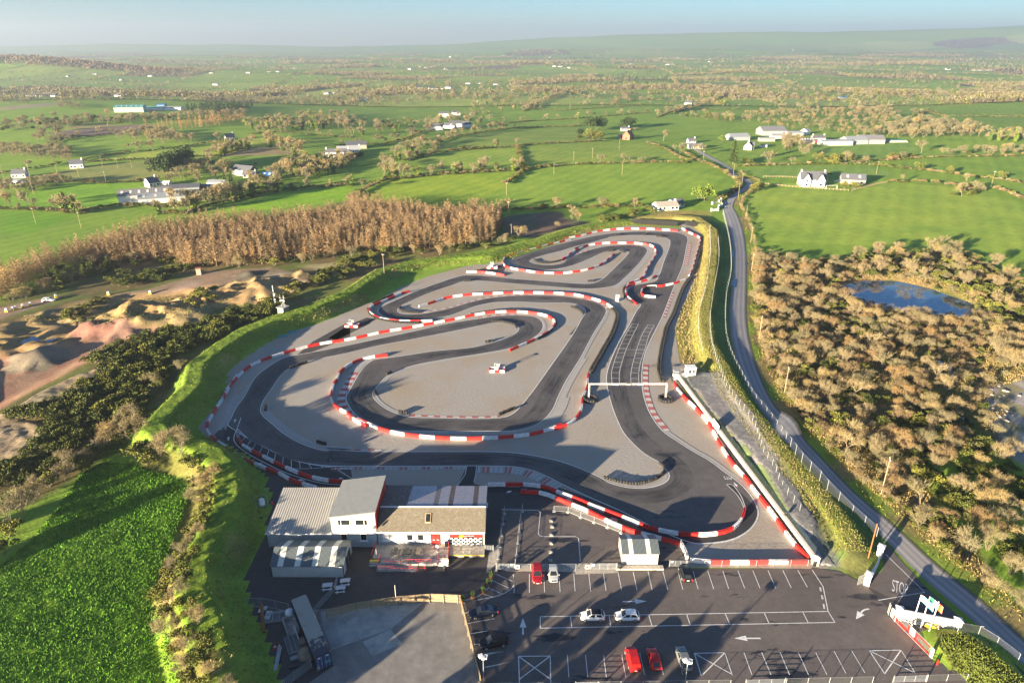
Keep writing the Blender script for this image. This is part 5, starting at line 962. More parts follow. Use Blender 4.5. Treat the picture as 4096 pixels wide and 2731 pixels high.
# ================================================================== CONTAINER AND YARD CLUTTER
f0, bk = Vector((-28.1, 74.2)), Vector((-34.75, 85.3)); ax = (bk - f0); ang = math.atan2(ax.y, ax.x); Lc = 13.3
root = thing('shipping_container', 'long blue shipping container with rust patched pale roof in the yard', 'container', (f0.x, f0.y, .05), ang)
mb = MB(); mb.box((Lc / 2, 0, .1), (Lc - .1, 2.36, 2.7))
for i in range(46):
    for s in (-1, 1): mb.box((.25 + i * .285, s * 1.19, .25), (.13, .07, 2.35))
mb.build('wall', M['navy'], root)
def croof():
    m, nt, b = newmat('rusty_container_roof'); p = pos(nt, True); f = noise(nt, p, .5, 6, .7); g = noise(nt, p, 1.1, 6, .75); s = nt.nodes.new('ShaderNodeSeparateXYZ'); nt.links.new(p, s.inputs[0]); w = N(nt, 'ShaderNodeTexWave', Scale=1.0, bands_direction='X'); mp = N(nt, 'ShaderNodeMapping'); mp.inputs['Scale'].default_value = (.314 / .285,) * 3; nt.links.new(p, mp.inputs[0]); nt.links.new(mp.outputs[0], w.inputs['Vector'])
    k = nt.nodes.new('ShaderNodeMath'); k.operation = 'MULTIPLY_ADD'; nt.links.new(s.outputs[0], k.inputs[0]); k.inputs[1].default_value = -.07; nt.links.new(g, k.inputs[2])
    c = mix(nt, ramp(nt, k.outputs[0], (.28, 0.), (.33, 1.)), (.33, .315, .27), (.035, .045, .07)); c = mix(nt, ramp(nt, f, (.6, 0.), (.68, .9)), c, (.32, .17, .07)); c = mix(nt, 1, c, ramp(nt, w.outputs['Fac'], (0, .62), (.5, 1.)), 'MULTIPLY')
    nt.links.new(c, b.inputs['Base Color']); b.inputs['Roughness'].default_value = .8; bump(nt, b, w.outputs['Fac'], .5, .05); return m
mb = MB(); mb.box((Lc / 2, 0, 2.8), (Lc, 2.44, .1)); mb.build('roof', croof(), root)
for x in (.1, Lc - .1):
    for y in (-1.14, 1.14):
        for z in (.0, 2.76): mb = MB(); mb.box((x, y, z), (.2, .2, .17)); mb.build('corner_casting', M['rust'], root)
for s in (-1, 1):
    mb = MB(); mb.box((-.03, s * .585, .2), (.08, 1.13, 2.5)); dr = mb.build('door', M['blue'], root); mb = MB()
    for y in (.3, .85): mb.tube((-.1, s * y, .2), (-.1, s * y, 2.7), .03, n=5); mb.box((-.1, s * y, 1.2), (.05, .25, .05))
    mb.build('locking_bar', M['galv'], dr); mb = MB(); mb.box((-.08, s * .6, 2.35), (.03, .35, .25)); mb.build('sticker', M['white'], dr)
t = text_obj('lettering', '45', .5, M['white'], root); t.location = (-.085, .85, .75); t.rotation_euler = (R(90), 0, R(-90)); mb = MB(); mb.box((-.08, -.6, 1.0), (.02, .8, .5)); mb.box((-.08, .85, .25), (.02, .38, .34)); mb.build('faded_patch', M['teal'], root)
def at4(x, y): return at(4, x, y)
def table(x, y, rz, mat, label, z=.04, grp='picnic tables'):
    root = thing('picnic_table', label, 'picnic table', (x, y, z), rz, grp); mb = MB()
    for i in range(4): mb.box((0, -.3 + i * .2, .72), (1.7, .17, .05))
    mb.build('table_top', M[mat], root)
    for s in (-1, 1): mb = MB(); mb.box((0, s * .72, .43), (1.7, .26, .05)); mb.build('seat', M[mat], root)
    for x_ in (-.55, .55):
        mb = MB()
        for s in (-1, 1): mb.tube((x_, s * .75, 0), (x_, s * .2, .72), .05, n=4)
        mb.box((x_, 0, .38), (.08, 1.5, .07)); mb.build('leg', M[mat], root)
for i, (px_, lab) in enumerate(((1147, 'left'), (1225, 'middle'), (1302, 'right'))):
    x, y = at(4, px_, 700, .7); table(x, y, R(88), 'oldtimber', 'brown wooden picnic table on the terrace, %s of the three in a row' % lab, .72)
for x, y, lab in ((-31.7, 90.6, 'left of the leaning mesh panel'), (-29.3, 90.0, 'right of the leaning mesh panel'), (-28.9, 91.7, 'behind the leaning mesh panel')): table(x, y, R(8), 'offwhite', 'pale painted picnic table in the yard ' + lab)
table(-8.3, 99.6, 0, 'concrete', 'grey picnic table in front of the chequered banner', .54)
root = thing('mesh_panel', 'row of steel mesh panels leading from white shed to yard fence', 'fence', (-30.4, 92.6, .04)); mb = MB()
for i, (a, b) in enumerate((((0, 0), (.1, -3.0)), ((-.1, -3.1), (-2.2, -8.2)))):
    for z in (.2, .5, .8, 1.1, 1.4): mb.tube((*a, z), (*b, z), .025, n=4)
    for q in (a, b): mb.tube((*q, 0), (*q, 1.6), .04, n=5)
mb.build('rails', M['galv'], root)
root = thing('wire_panel', 'tall slanting bar panel at the corner of the container yard', 'fence', (-34.0, 69.8, .04)); mb = MB()
for i in range(6): mb.tube((0, 0, .1 + i * .3), (3.9, 4.6, .1 + i * .3), .03, n=4)
for t in (0, .5, 1): mb.tube((3.9 * t, 4.6 * t, 0), (3.9 * t, 4.6 * t, 1.8), .04, n=5)
mb.build('rails', M['galv'], root)
# gas tank in its cage
tx, ty = at4(255, 400); root = thing('gas_tank', 'white gas tank on a caged trailer frame beside the left bank', 'tank', (tx, ty, .04), R(25)); mb = MB(); mb.lathe([(.02, -1.1), (.4, -1.02), (.62, -.75), (.62, .75), (.4, 1.02), (.02, 1.1)], 16, (0, .4, 1.35), 'y'); mb.build('vessel', M['white'], root, smooth=True)
mb = MB()
for x in (-1.1, 1.1):
    for y in (-1.8, 0, 1.8): mb.tube((x, y, 0), (x, y, 2.1), .035, n=4)
    for z in (.3, 1.1, 2.1): mb.tube((x, -1.8, z), (x, 1.8, z), .03, n=4)
for y in (-1.8, 1.8):
    for z in (.3, 1.1, 2.1): mb.tube((-1.1, y, z), (1.1, y, z), .03, n=4)
mb.tube((1.1, 1.8, 0), (1.0, 1.8, 3.4), .035, n=4); mb.tube((1.0, 1.8, 3.4), (.2, 1.8, 2.1), .03, n=4); mb.build('cage', M['galv'], root)
mb = MB(); mb.lathe([(.02, -.25), (.38, -.22), (.38, .22), (.02, .25)], 12, (0, 0, 0), 'x'); o = mb.build('hose_reel', M['red'], root); o.location = (1.9, -.3, 1.0); mb = MB(); mb.box((1.9, -.3, 0), (.2, .2, .9)); mb.build('reel_stand', M['steel'], root)
tx, ty = at4(215, 480); root = thing('trailer', 'small blue grey trailer parked against the left bank', 'trailer', (tx, ty, .04), R(40)); mb = MB(); mb.box((0, 0, .5), (2.0, 1.2, .12)); 
for s in (-1, 1): mb.box((0, s * .6, .62), (2.0, .06, .35))
mb.tube((1, 0, .5), (2.1, 0, .4), .05, n=5); mb.build('body', M['blue'], root)
for s in (-1, 1): mb = MB(); mb.lathe([(.1, -.08), (.28, -.08), (.28, .08), (.1, .08)], 10, (0, s * .72, .28), 'y'); mb.build('wheel', M['rubber'], root)
def cone(x, y, label, z=.045, s=1.0, grp=None):
    root = thing('traffic_cone', label, 'cone', (x, y, z), group=grp); mb = MB(); mb.box((0, 0, 0), (.5 * s, .5 * s, .07)); mb.lathe([(.2 * s, .07), (.16 * s, .28 * s)], 10); mb.lathe([(.1 * s, .55 * s), (.05 * s, .8 * s), (.0, .8 * s)], 10); mb.build('cone', M['red'], root); mb = MB(); mb.lathe([(.16 * s, .28 * s), (.1 * s, .55 * s)], 10); mb.build('band', M['white'], root)
cone(*at4(338, 1335), 'red and white traffic cone in the dark yard, nearer the bank', s=1.2); cone(*at4(366, 1328), 'red and white traffic cone in the dark yard, nearer the container', s=1.2); cone(*at(6, 1775, 1218), 'red and white traffic cone beside the yellow marker posts', s=1.2)
for i, (px_, py_) in enumerate(((1687, 1180), (1704, 1188), (1724, 1196), (1748, 1203))):
    x, y = at(6, px_, py_); root = thing('marker_post', 'yellow plastic marker post standing by the flagpoles, ' + ('nearest', 'second nearest', 'second farthest', 'farthest')[3 - i] + ' from the red entrance gate' if False else 'yellow plastic marker post by the flagpoles, %s in the row of four' % ('leftmost', 'second from left', 'second from right', 'rightmost')[i], 'marker', (x, y, .045), group='yellow marker posts'); mb = MB(); mb.lathe([(.27, 0), (.29, .15), (.24, .5), (.2, .9), (.08, 1.0), (.0, 1.0)], 10); mb.build('body', M['yellow'], root); mb = MB(); mb.lathe([(.245, .62), (.225, .8)], 10); mb.build('band', M['white'], root)
# stacked fence panels, beams, boards, trough, sheets
for c, sz, rz, mt, nm, lab, ct in [((345, 1130), (3.2, 1.9, .55), 12, 'whitewire', 'fence_panel_stack', 'stack of steel mesh fence panels lying in the dark yard', 'panels'), ((455, 1310), (1.9, 3.6, .35), 28, 'galv', 'fence_panel_stack', 'leaning steel mesh fence panels beside the container', 'panels'), ((255, 1140), (.5, 6.2, .4), 22, 'rust', 'steel_beam', 'rusty steel beam lying along the foot of the bank', 'beam'), ((355, 1410), (.6, 4.4, .3), 8, 'galv', 'steel_section', 'bundle of galvanised steel sections lying in the yard', 'steel'), ((495, 1395), (2.4, .7, .3), 24, 'steel', 'steel_section', 'short grey steel section lying across the yard near the container', 'steel'), ((490, 1450), (2.6, .6, .25), 20, 'darksteel', 'steel_section', 'dark steel section lying across the yard, nearest the camera', 'steel')]:
    x, y = at4(*c); root = thing(nm, lab, ct, (x, y, .045), R(rz)); mb = MB(); n = 5 if 'panel' in nm else 3
    for i in range(n):
        if 'panel' in nm:
            for t in (-.5, -.17, .17, .5): mb.tube((sz[0] * t, -sz[1] / 2, .06 + i * sz[2] / n), (sz[0] * t, sz[1] / 2, .06 + i * sz[2] / n), .03, n=4)
            for t in (-.5, .5): mb.tube((-sz[0] / 2, sz[1] * t, .06 + i * sz[2] / n), (sz[0] / 2, sz[1] * t, .06 + i * sz[2] / n), .03, n=4)
        else: mb.box(((i - 1) * sz[0] / 3 if sz[1] > sz[0] else 0, (i - 1) * sz[1] / 3 if sz[0] > sz[1] else 0, 0), ((sz[0] / 3.4, sz[1], sz[2]) if sz[1] > sz[0] else (sz[0], sz[1] / 3.4, sz[2])))
    mb.build('frames', M[mt if mt != 'whitewire' else 'galv'], root)
    if 'panel' in nm: mb = MB(); mb.box((0, 0, sz[2]), (sz[0], sz[1], .02)); mb.build('mesh', M['whitewire'], root)
x, y = at4(445, 1195); root = thing('stone_trough', 'rounded concrete trough with white sack beside the container', 'trough', (x, y, .045), R(30)); mb = MB(); mb.box((0, 0, 0), (1.9, 3.6, .25)); mb.box((-.85, 0, .25), (.2, 3.6, .75)); mb.box((.85, 0, .25), (.2, 3.6, .75)); mb.box((0, 1.7, .25), (1.5, .2, .75)); mb.build('basin', M['concrete'], root)
x, y = at4(440, 1130); mb = MB(); mb.lathe([(.6, 0), (.75, .3), (.6, .7), (.25, .85), (.02, .8)], 9); tag(mb.build('white_sack', M['white'], loc=(x, y, .9)), 'crumpled white sack lying on the concrete trough', 'sack')
x, y = at4(485, 1255); root = thing('striped_board', 'red and white chevron board leaning on the container side', 'board', (x, y, .05), R(120)); mb = MB(); mb.box((0, 0, .1), (3.0, .06, 1.0)); mb.build('panel', M['white'], root); mb = MB()
for i in range(7): mb.box((-1.3 + i * .43, -.04, .12), (.2, .03, .96))
mb.build('chevrons', M['red'], root)
x, y = at4(545, 1385); root = thing('tarpaulin_heap', 'brown covered heap with pallets between container and panels', 'heap', (x, y, .045), R(28)); mb = MB(); mb.lathe([(1.3, 0), (1.25, .6), (.9, 1.1), (.4, 1.3), (.02, 1.35)], 10); mb.build('cover', M['oldtimber'], root); mb = MB()
for i in range(4): mb.box((.3, 2.6, i * .2), (1.5, 1.3, .13))
mb.build('pallets', M['oldtimber'], root)
for c, lab in (((245, 1082), 'largest of the loose white sheets near the mesh fence'), ((262, 1065), 'white sheet nearest the mesh fence in the dark yard'), ((296, 1098), 'white sheet lying by itself above the stacked panels'), ((283, 1128), 'white sheet tucked beside the stacked panels')):
    x, y = at4(*c); mb = MB(); mb.box((0, 0, 0), (.95, .8, .05)); tag(mb.build('loose_sheet', M['white'], loc=(x, y, .06)), lab, 'sheet', 'loose white sheets')
def bin_(x, y, z, lab):
    root = thing('litter_bin', lab, 'bin', (x, y, z)); mb = MB(); mb.lathe([(.27, 0), (.3, .1), (.32, .85)], 12); mb.build('drum', M['black'], root); mb = MB(); mb.lathe([(.36, .85), (.36, .95), (.2, 1.08), (.02, 1.1)], 12); mb.build('lid', M['darksteel'], root)
bin_(*at(4, 1490, 668), .7, 'black litter bin against the wall beside the chequered banner'); bin_(*at(4, 1478, 815), .04, 'black litter bin at the foot of the terrace steps'); bin_(*at(5, 893, 803), .05, 'black litter bin beside the small striped shed'); bin_(*at(6, 750, 445, 1.2), 1.2, 'black litter bin at the top of the clean concrete path'); bin_(*at(6, 943, 780), .05, 'black litter bin at the end pillar of the long white wall')
for i, c in enumerate(((1790, 862), (1772, 912), (1735, 962), (1666, 998), (1592, 1024))):
    x, y = at4(*c); root = thing('planter', 'wooden barrel planter with a round shrub, %s along the curved kerb' % ('topmost', 'second from the top', 'middle one', 'second from the bottom', 'lowest')[i], 'planter', (x, y, .045), group='barrel planters'); mb = MB(); mb.lathe([(.3, 0), (.38, .3), (.33, .6), (.0, .6)], 10); mb.build('barrel', M['rust'], root)
    V = rs.randn(260, 3); V /= np.linalg.norm(V, axis=1)[:, None]; V = V * (.42 * (.75 + .3 * rs.rand(260, 1))) + [0, 0, .95]; T = (V[:, None] + rs.randn(260, 3, 3) * .09).reshape(-1, 3); npmesh('shrub', T, np.arange(780).reshape(-1, 3), M['ever'], root, col=np.full((780, 3), 1.2))
def pole(x, y, z, h, label, r=.12, cross=True, mat='oldtimber', grp=None, name='utility_pole'):
    root = thing(name, label, 'pole', (x, y, z), rnd.random() * 3, grp); mb = MB(); mb.tube((0, 0, -.3), (0, 0, h), r, r * .75, n=7); mb.build('shaft', M[mat], root)
    if cross: mb = MB(); mb.box((0, 0, h - .5), (1.3, .1, .1)); mb.build('crossarm', M['galv'], root); mb = MB(); [mb.lathe([(.05, 0), (.06, .1), (.03, .2)], 6, (dx, 0, h - .4)) for dx in (-.55, 0, .55)]; mb.build('insulator', M['white'], root)
    return root
x, y = at(6, 1297, 757); pole(x, y, H1(x, y), 7.6, 'dark brown rusty pole behind the entrance wall', mat='rust', cross=False)
x, y = at4(1152, 1040); pole(x, y, .04, 4.2, 'slim pale pole standing by the timber fence of the yard', .05, False, 'offwhite', name='post'); x, y = at4(1022, 745); pole(x, y, .04, 2.6, 'slim white post at the terrace steps', .04, False, 'white', name='post')
for k, c, lab in ((5, (1331, 1560), 'right lamp post with a big white floodlight head by the near fence'), (4, (1738, 1530), 'left lamp post with a big white floodlight head by the timber fence')):
    x, y = at(k, *c); root = thing('lamp_post', lab, 'lamp post', (x, y, 0)); mb = MB(); mb.tube((0, 0, 0), (0, 0, 4.0), .06, n=6); mb.build('shaft', M['galv'], root); mb = MB(); mb.box((0, 0, 4.0), (.3, .3, .2)); mb.box((-.35, .1, 4.1), (.6, .55, .35), .4); mb.box((.35, 0, 4.05), (.55, .6, .35), -.3); mb.box((0, -.3, 4.15), (.5, .4, .3)); mb.build('lamp_head', M['white'], root)
# ================================================================== ENTRANCE
root = thing('entrance_wall', 'white entrance wall with two capped pillars left of the STOP marking', 'wall', (61.5, 91.6, .04)); p2 = Vector((5.6, 7.0)); mb = MB()
for q in ((0, 0), (p2.x, p2.y)): 
    mb = MB(); mb.box((*q, 0), (.95, .95, 2.35), R(50)); mb.build('pillar', M['offwhite'], root); mb = MB(); mb.box((*q, 2.35), (1.2, 1.2, .12), R(50)); mb.box((*q, 2.47), (1.15, 1.15, .25), R(50), top=.1); mb.build('pillar_cap', M['white'], root)
cur = smooth([(0, 0), (2.4, 2.6), (4.4, 5.0), (5.6, 7.0)], .5); mb = MB()
for i, (a, b) in enumerate(zip(cur[:-1], cur[1:])): mb.box(((a[0] + b[0]) / 2, (a[1] + b[1]) / 2, 0), (math.dist(a, b) * 1.03, .3, 2.0 - .8 * math.sin(math.pi * i / len(cur))), math.atan2(b[1] - a[1], b[0] - a[0]))
mb.build('wall', M['offwhite'], root)
root = thing('entrance_gate', 'dark steel folded gate leaf beside the entrance wall pillar', 'gate', (60.4, 91.6, .04), R(25)); mb = MB()
for i in range(5): mb.tube((-.8 + i * .32, 0, .1), (-.8 + i * .32, 0, 2.1), .05, n=5)
for z in (.15, 2.05): mb.tube((-.85, 0, z), (.55, 0, z), .05, n=5)
mb.build('bars', M['steel'], root)
root = thing('entrance_wall', 'grey white entrance wall with capped pillars behind the flagpoles', 'wall', (62.6, 83.6, .04)); q2 = (8.0, -2.4)
for q in ((0, 0), q2):
    mb = MB(); mb.box((*q, 0), (.95, .95, 2.45), R(-18)); mb.build('pillar', M['offwhite'], root); mb = MB(); mb.box((*q, 2.45), (1.2, 1.2, .12), R(-18)); mb.box((*q, 2.57), (1.15, 1.15, .28), R(-18), top=.1); mb.build('pillar_cap', M['white'], root)
mb = MB(); mb.box((4.0, -1.2, 0), (7.6, .3, 2.3), math.atan2(-2.4, 8)); mb.build('wall', M['offwhite'], root); mb = MB()
for t, s in ((2.0, -.4), (3.9, .5), (5.4, -.5)): mb.tube((t - .6, -t * .3 - .3, .3), (t + .6, -t * .3 - .65, 2.0 if s > 0 else 1.6), .04, n=4)
mb.build('sign_bracket', M['steel'], root); mb = MB(); mb.box((1.9, -.76, .7), (2.6, .05, 1.35), math.atan2(-2.4, 8)); mb.build('slatted_panel', corrug('slats', (.55, .57, .55), .1, 0), root)
root = thing('sliding_gate', 'red and grey sliding entrance gate on its rail', 'gate', (61.9, 84.1, .045)); gd = Vector((2.05, -8.2)); gang = math.atan2(gd.y, gd.x); root.rotation_euler = (0, 0, gang); Lg = gd.length; mb = MB(); mb.tube((0, 0, .1), (Lg, 0, .1), .06, n=5); mb.tube((0, 0, 1.95), (Lg, 0, 1.95), .05, n=5)
for t in (0, .5, 1): mb.tube((Lg * t, 0, .1), (Lg * t, 0, 1.95), .06, n=5)
mb.tube((-.6, 0, 0), (-.6, 0, 2.2), .08, n=5); mb.tube((-1.0, .2, 0), (-1.0, .2, 2.2), .08, n=5); mb.build('frame', M['steel'], root)
mb = MB(); mb.box((Lg * .25, 0, .6), (Lg * .46, .02, 1.3)); mb.box((Lg * .75, 0, .6), (Lg * .46, .02, 1.3)); mb.build('infill', M['whitewire'], root)
mb = MB()
for t, l in ((.06, .05), (.24, .27), (.5, .16), (.74, .28), (.93, .05)): mb.box((Lg * t, -.04, .2), (Lg * l, .05, .28))
mb.box((Lg * .2, -.04, .62), (Lg * .36, .05, .26)); mb.box((Lg * .41, -.04, .62), (.3, .05, 1.1)); mb.box((Lg * .6, -.04, .62), (.3, .05, 1.1)); mb.box((Lg * .76, -.04, 1.5), (Lg * .3, .05, .26)); mb.build('red_panel', M['red'], root)
mb = MB(); mb.box((Lg * .505, -.05, .55), (.9, .05, 1.35)); mb.box((Lg * .97, -.05, .1), (.5, .05, 1.8)); mb.box((.1, -.05, .3), (.6, .06, 1.65)); mb.build('panel', M['offwhite'], root)
mb = MB(); mb.tube((Lg + 1.0, 0, 0), (Lg + 1.0, 0, .9), .13, n=8); mb.build('stop_post', M['red'], root)
for i, (c, fl) in enumerate(((at(6, 1598, 1180), 'blue'), (at(6, 1655, 1192), 'tri'), (at(6, 1712, 1226), None))):
    root = thing('flagpole', ('white flagpole nearest the sliding gate pillar, flying the blue flag', 'white flagpole flying the green, white and orange flag', 'bare white flagpole on the right')[i], 'flagpole', (*c, .045)); mb = MB(); mb.tube((0, 0, 0), (0, 0, 6.4), .09, .06, n=8); mb.build('shaft', M['white'], root)
    if fl:
        n = 12; Lf = 2.6; V = [];
        for a in range(n + 1):
            t = a / n; x = .1 + Lf * .72 * t; sag = -1.25 * t ** 1.3; yy = .18 * math.sin(t * 9) - .9 * t
            V += [(x, yy, 6.25 + sag), (x - .15 * t, yy + .25 * math.sin(t * 5), 5.05 + sag * .95)]
        F = [(2 * a, 2 * a + 1, 2 * a + 3, 2 * a + 2) for a in range(n)]; me = bpy.data.meshes.new('flag'); me.from_pydata(V, [], F); o = bpy.data.objects.new('flag', me); COL.objects.link(o); o.location = (*c, .045)
        cols = {'blue': ['white', 'paleblue', 'paleblue', 'paleblue'], 'tri': ['flaggreen', 'white', 'orange']}[fl]
        if 'flaggreen' not in M: M['flaggreen'] = flat('flaggreen', (.03, .32, .12), .7)
        for q in cols: me.materials.append(M[q])
        for a, p in enumerate(me.polygons): p.material_index = min(len(cols) - 1, a * len(cols) // n)
        tag(o, {'blue': 'pale blue and white flag drooping from its pole', 'tri': 'green, white and orange tricolour flag drooping from its pole'}[fl], 'flag')
# ================================================================== PERSON
def skin(name, verts, edges, radii, mat, parent, root_i=0):
    me = bpy.data.meshes.new(name); me.from_pydata(verts, edges, []); o = bpy.data.objects.new(name, me); COL.objects.link(o); o.parent = parent
    md = o.modifiers.new('skin', 'SKIN'); me.materials.append(mat); md.use_smooth_shade = True
    for i, r in enumerate(radii): me.skin_vertices[0].data[i].radius = r if isinstance(r, tuple) else (r, r)
    me.skin_vertices[0].data[root_i].use_root = True; o.modifiers.new('sub', 'SUBSURF').levels = 1; return o
px_, py_ = at(4, 1428, 683, .72); per = thing('person', 'person in a white top and dark trousers standing on the terrace by the red door', 'person', (px_, py_, .72), R(150))
J = [(0, 0, .95), (0, 0, 1.15), (0, 0, 1.38), (0, .01, 1.5), (0, .03, 1.62), (0, .02, 1.72), (.18, 0, 1.40), (.24, -.03, 1.12), (.22, .08, .88), (.22, .1, .78), (-.18, 0, 1.40), (-.25, -.02, 1.12), (-.2, .12, .95), (-.14, .22, .95), (.1, 0, .9), (.12, .03, .5), (.13, 0, .08), (.13, .14, .04), (-.1, 0, .9), (-.11, .01, .5), (-.13, -.04, .08), (-.13, .1, .04), (0, .11, 1.63)]
E_ = [(0, 1), (1, 2), (2, 3), (3, 4), (4, 5), (2, 6), (6, 7), (7, 8), (8, 9), (2, 10), (10, 11), (11, 12), (12, 13), (0, 14), (14, 15), (15, 16), (16, 17), (0, 18), (18, 19), (19, 20), (20, 21), (4, 22)]
skin('body', J, E_, [(.14, .1), (.14, .1), (.15, .1), .055, .09, .07, .06, .045, .035, .03, .06, .045, .035, .03, .08, .06, .045, .04, .08, .06, .045, .04, .03], M['skin'], per)
T_ = [0, 1, 2, 6, 7, 8, 10, 11, 12]; mp_ = {v: i for i, v in enumerate(T_)}; skin('white_top', [J[i] for i in T_], [(mp_[a], mp_[b]) for a, b in E_ if a in mp_ and b in mp_], [(.17, .13), (.18, .13), (.18, .13), .085, .07, .055, .085, .07, .055], M['white'], per)
T_ = [0, 14, 15, 16, 18, 19, 20]; mp_ = {v: i for i, v in enumerate(T_)}; skin('trousers', [J[i] for i in T_], [(mp_[a], mp_[b]) for a, b in E_ if a in mp_ and b in mp_], [(.16, .125), .1, .08, .065, .1, .08, .065], M['denim'], per)
mb = MB(); mb.lathe([(.0, .14), (.07, .12), (.115, .05), (.12, -.02), (.11, -.06)], 10, (0, -.01, 1.66)); mb.build('hair', M['black'], per)
for s in (.13, -.13): mb = MB(); mb.box((s, .06 if s > 0 else .02, 0), (.1, .27, .09)); mb.build('shoe', M['white'], per)
# radio hut on the bank
x, y = at(0, 1908, 940, 2.2); z = H1(x, y); root = thing('radio_hut', 'small brown block hut with white door on the left bank, carrying aerials', 'hut', (x, y, z - .5), R(-25)); mb = MB(); mb.box((0, 0, 0), (2.6, 2.6, 2.9)); mb.build('wall', M['oldtimber'], root); mb = MB(); mb.box((0, 0, 2.9), (3.1, 3.1, .18)); mb.build('roof', M['concrete'], root); mb = MB(); mb.box((.6, -1.32, .3), (.85, .08, 2.0)); mb.build('door', M['white'], root)
mb = MB(); mb.tube((-.7, 0, 3.0), (.5, .2, 4.9), .05, n=4); mb.tube((.8, 0, 3.0), (.3, .2, 4.9), .05, n=4); mb.tube((.5, .9, 3.0), (.4, .2, 4.9), .05, n=4); mb.tube((-.9, .2, 4.9), (1.0, .2, 4.9), .05, n=4)
for dx in (-.8, .8): mb.tube((dx, .2, 4.7), (dx, .2, 7.0), .05, n=4)
mb.build('aerial_frame', M['galv'], root); mb = MB()
for dx, dz, s in ((-.8, 5.0, .28), (-.8, 6.0, .22), (.8, 5.2, .3), (.8, 6.2, .28), (.1, 5.3, .3), (.8, 6.8, .2), (-.4, 5.0, .2)): mb.lathe([(s, -.05), (s, .12), (s * .4, .2), (.0, .2)], 9, (dx, 0, dz), 'y')
mb.build('dish', M['white'], root)
x, y = at(0, 1850, 890, 1); root = thing('radio_mast', 'slim mast with stacked white dishes standing left of the block hut', 'mast', (x, y, H1(x, y)), 0); mb = MB(); mb.tube((0, 0, 0), (0, 0, 8.5), .07, n=5); mb.build('shaft', M['galv'], root); mb = MB()
for dz, s in ((3.2, .3), (4.0, .35), (5.6, .35), (6.1, .3), (7.0, .22), (8.2, .18)): mb.lathe([(s, -.05), (s, .12), (s * .4, .2), (.0, .2)], 9, (.1, -.1, dz), 'y')
mb.tube((.1, -.1, 7), (.1, -.1, 9.2), .1, n=5); mb.build('dish', M['white'], root)
# ================================================================== PLANTS
def slivers(P0, D, Ln, Wd, rng, taper=.25):
    """thin leaf or twig blades: from P0 along D"""
    n = len(P0); D = D / (np.linalg.norm(D, axis=1)[:, None] + 1e-9); S_ = np.cross(D, rng.randn(n, 3)); S_ /= np.linalg.norm(S_, axis=1)[:, None] + 1e-9
    a = P0 - S_ * (Wd / 2)[:, None]; b = P0 + S_ * (Wd / 2)[:, None]; c = P0 + D * Ln[:, None] + S_ * (Wd * taper / 2)[:, None]; d = P0 + D * Ln[:, None] - S_ * (Wd * taper / 2)[:, None]
    return np.stack([a, b, c, d], 1).reshape(-1, 3), np.arange(4 * n).reshape(-1, 4)
def tints(n, k, rng, lo=.7, hi=1.25): return np.repeat(lo + (hi - lo) * rng.rand(n), k)[:, None] * np.ones(3)
def limbs(mb, p, d, L_, r, depth, rng, tips, spread=.55, up=.25):
    n = 2 if depth > 1 else 1; q = p
    for i in range(n):
        d = (d + Vector(rng.randn(3)) * .13 + Vector((0, 0, up * .3))).normalized(); e = q + d * (L_ / n); mb.tube(q, e, r * (1 - .3 * i / n), r * (1 - .3 * (i + 1) / n), n=4 if depth > 1 else 3, cap=False); q = e
    if depth == 0: tips.append((q, d)); return
    for j in range(3 if depth > 1 else 3):
        a = rng.rand() * 6.28; u = d.orthogonal().normalized(); w = d.cross(u); nd = (d + (u * math.cos(a) + w * math.sin(a)) * (spread + .35 * rng.rand()) + Vector((0, 0, up))).normalized()
        limbs(mb, q, nd, L_ * (.62 + .2 * rng.rand()), r * .55, depth - 1, rng, tips, spread, up)
    tips.append((q, d))
class Proto:
    """trunk and crown meshes of one plant, shared by every copy"""
    def __init__(s, trunk, crown, extra=None, names=('trunk', 'crown')): s.parts = [(names[0], trunk)] if trunk else []; s.parts.append((names[1], crown)); s.parts += extra or []
def obj2mesh(o): me = o.data; bpy.data.objects.remove(o); return me
def bare(seed, h, mat='twig', ivy=False, spread=.6, ntw=16, stems=1, up=.25, wd=.07):
    rng = np.random.RandomState(seed); mb = MB(); tips = []
    for k in range(stems):
        a = rng.rand() * 6.28; lean = Vector((math.cos(a), math.sin(a), 0)) * (.0 if stems == 1 else .45)
        limbs(mb, Vector((0, 0, -.2)) + lean * .3, (Vector((0, 0, 1)) + lean).normalized(), h * (.27 if stems == 1 else .4), h * .022 / (stems ** .5), 2 if stems > 1 else 3, rng, tips, spread, up)
    tr = obj2mesh(mb.build('trunk', M['bark'])); P0 = np.array([t[0] for t in tips]); D = np.array([t[1] for t in tips]); m = ntw
    P1 = np.repeat(P0, m, 0) + rng.randn(len(P0) * m, 3) * h * .035; D1 = np.repeat(D, m, 0) * .7 + rng.randn(len(P0) * m, 3) * .62 + [0, 0, .18]
    n = len(P1); V, F = slivers(P1, D1, h * (.08 + .11 * rng.rand(n)), wd * h / 7 * (.6 + .8 * rng.rand(n)), rng)
    cr = npmesh('crown', V, F, M[mat], col=tints(n, 4, rng), link=False); ex = []
    if ivy:
        n = 420; t = rng.rand(n); a = rng.rand(n) * 6.28; r = h * (.05 + .09 * np.sin(np.clip(t * 3.3, 0, 3.1))) * (.7 + .5 * rng.rand(n)); P2 = np.stack([np.cos(a) * r, np.sin(a) * r, t * h * .72], 1); V, F = slivers(P2, rng.randn(n, 3), .35 + .3 * rng.rand(n), .3 + .2 * rng.rand(n), rng, .8)
        ex = [('ivy', npmesh('ivy', V, F, M['ivy'], col=tints(n, 4, rng, .5, 1.2), link=False))]
    return Proto(tr, cr, ex)
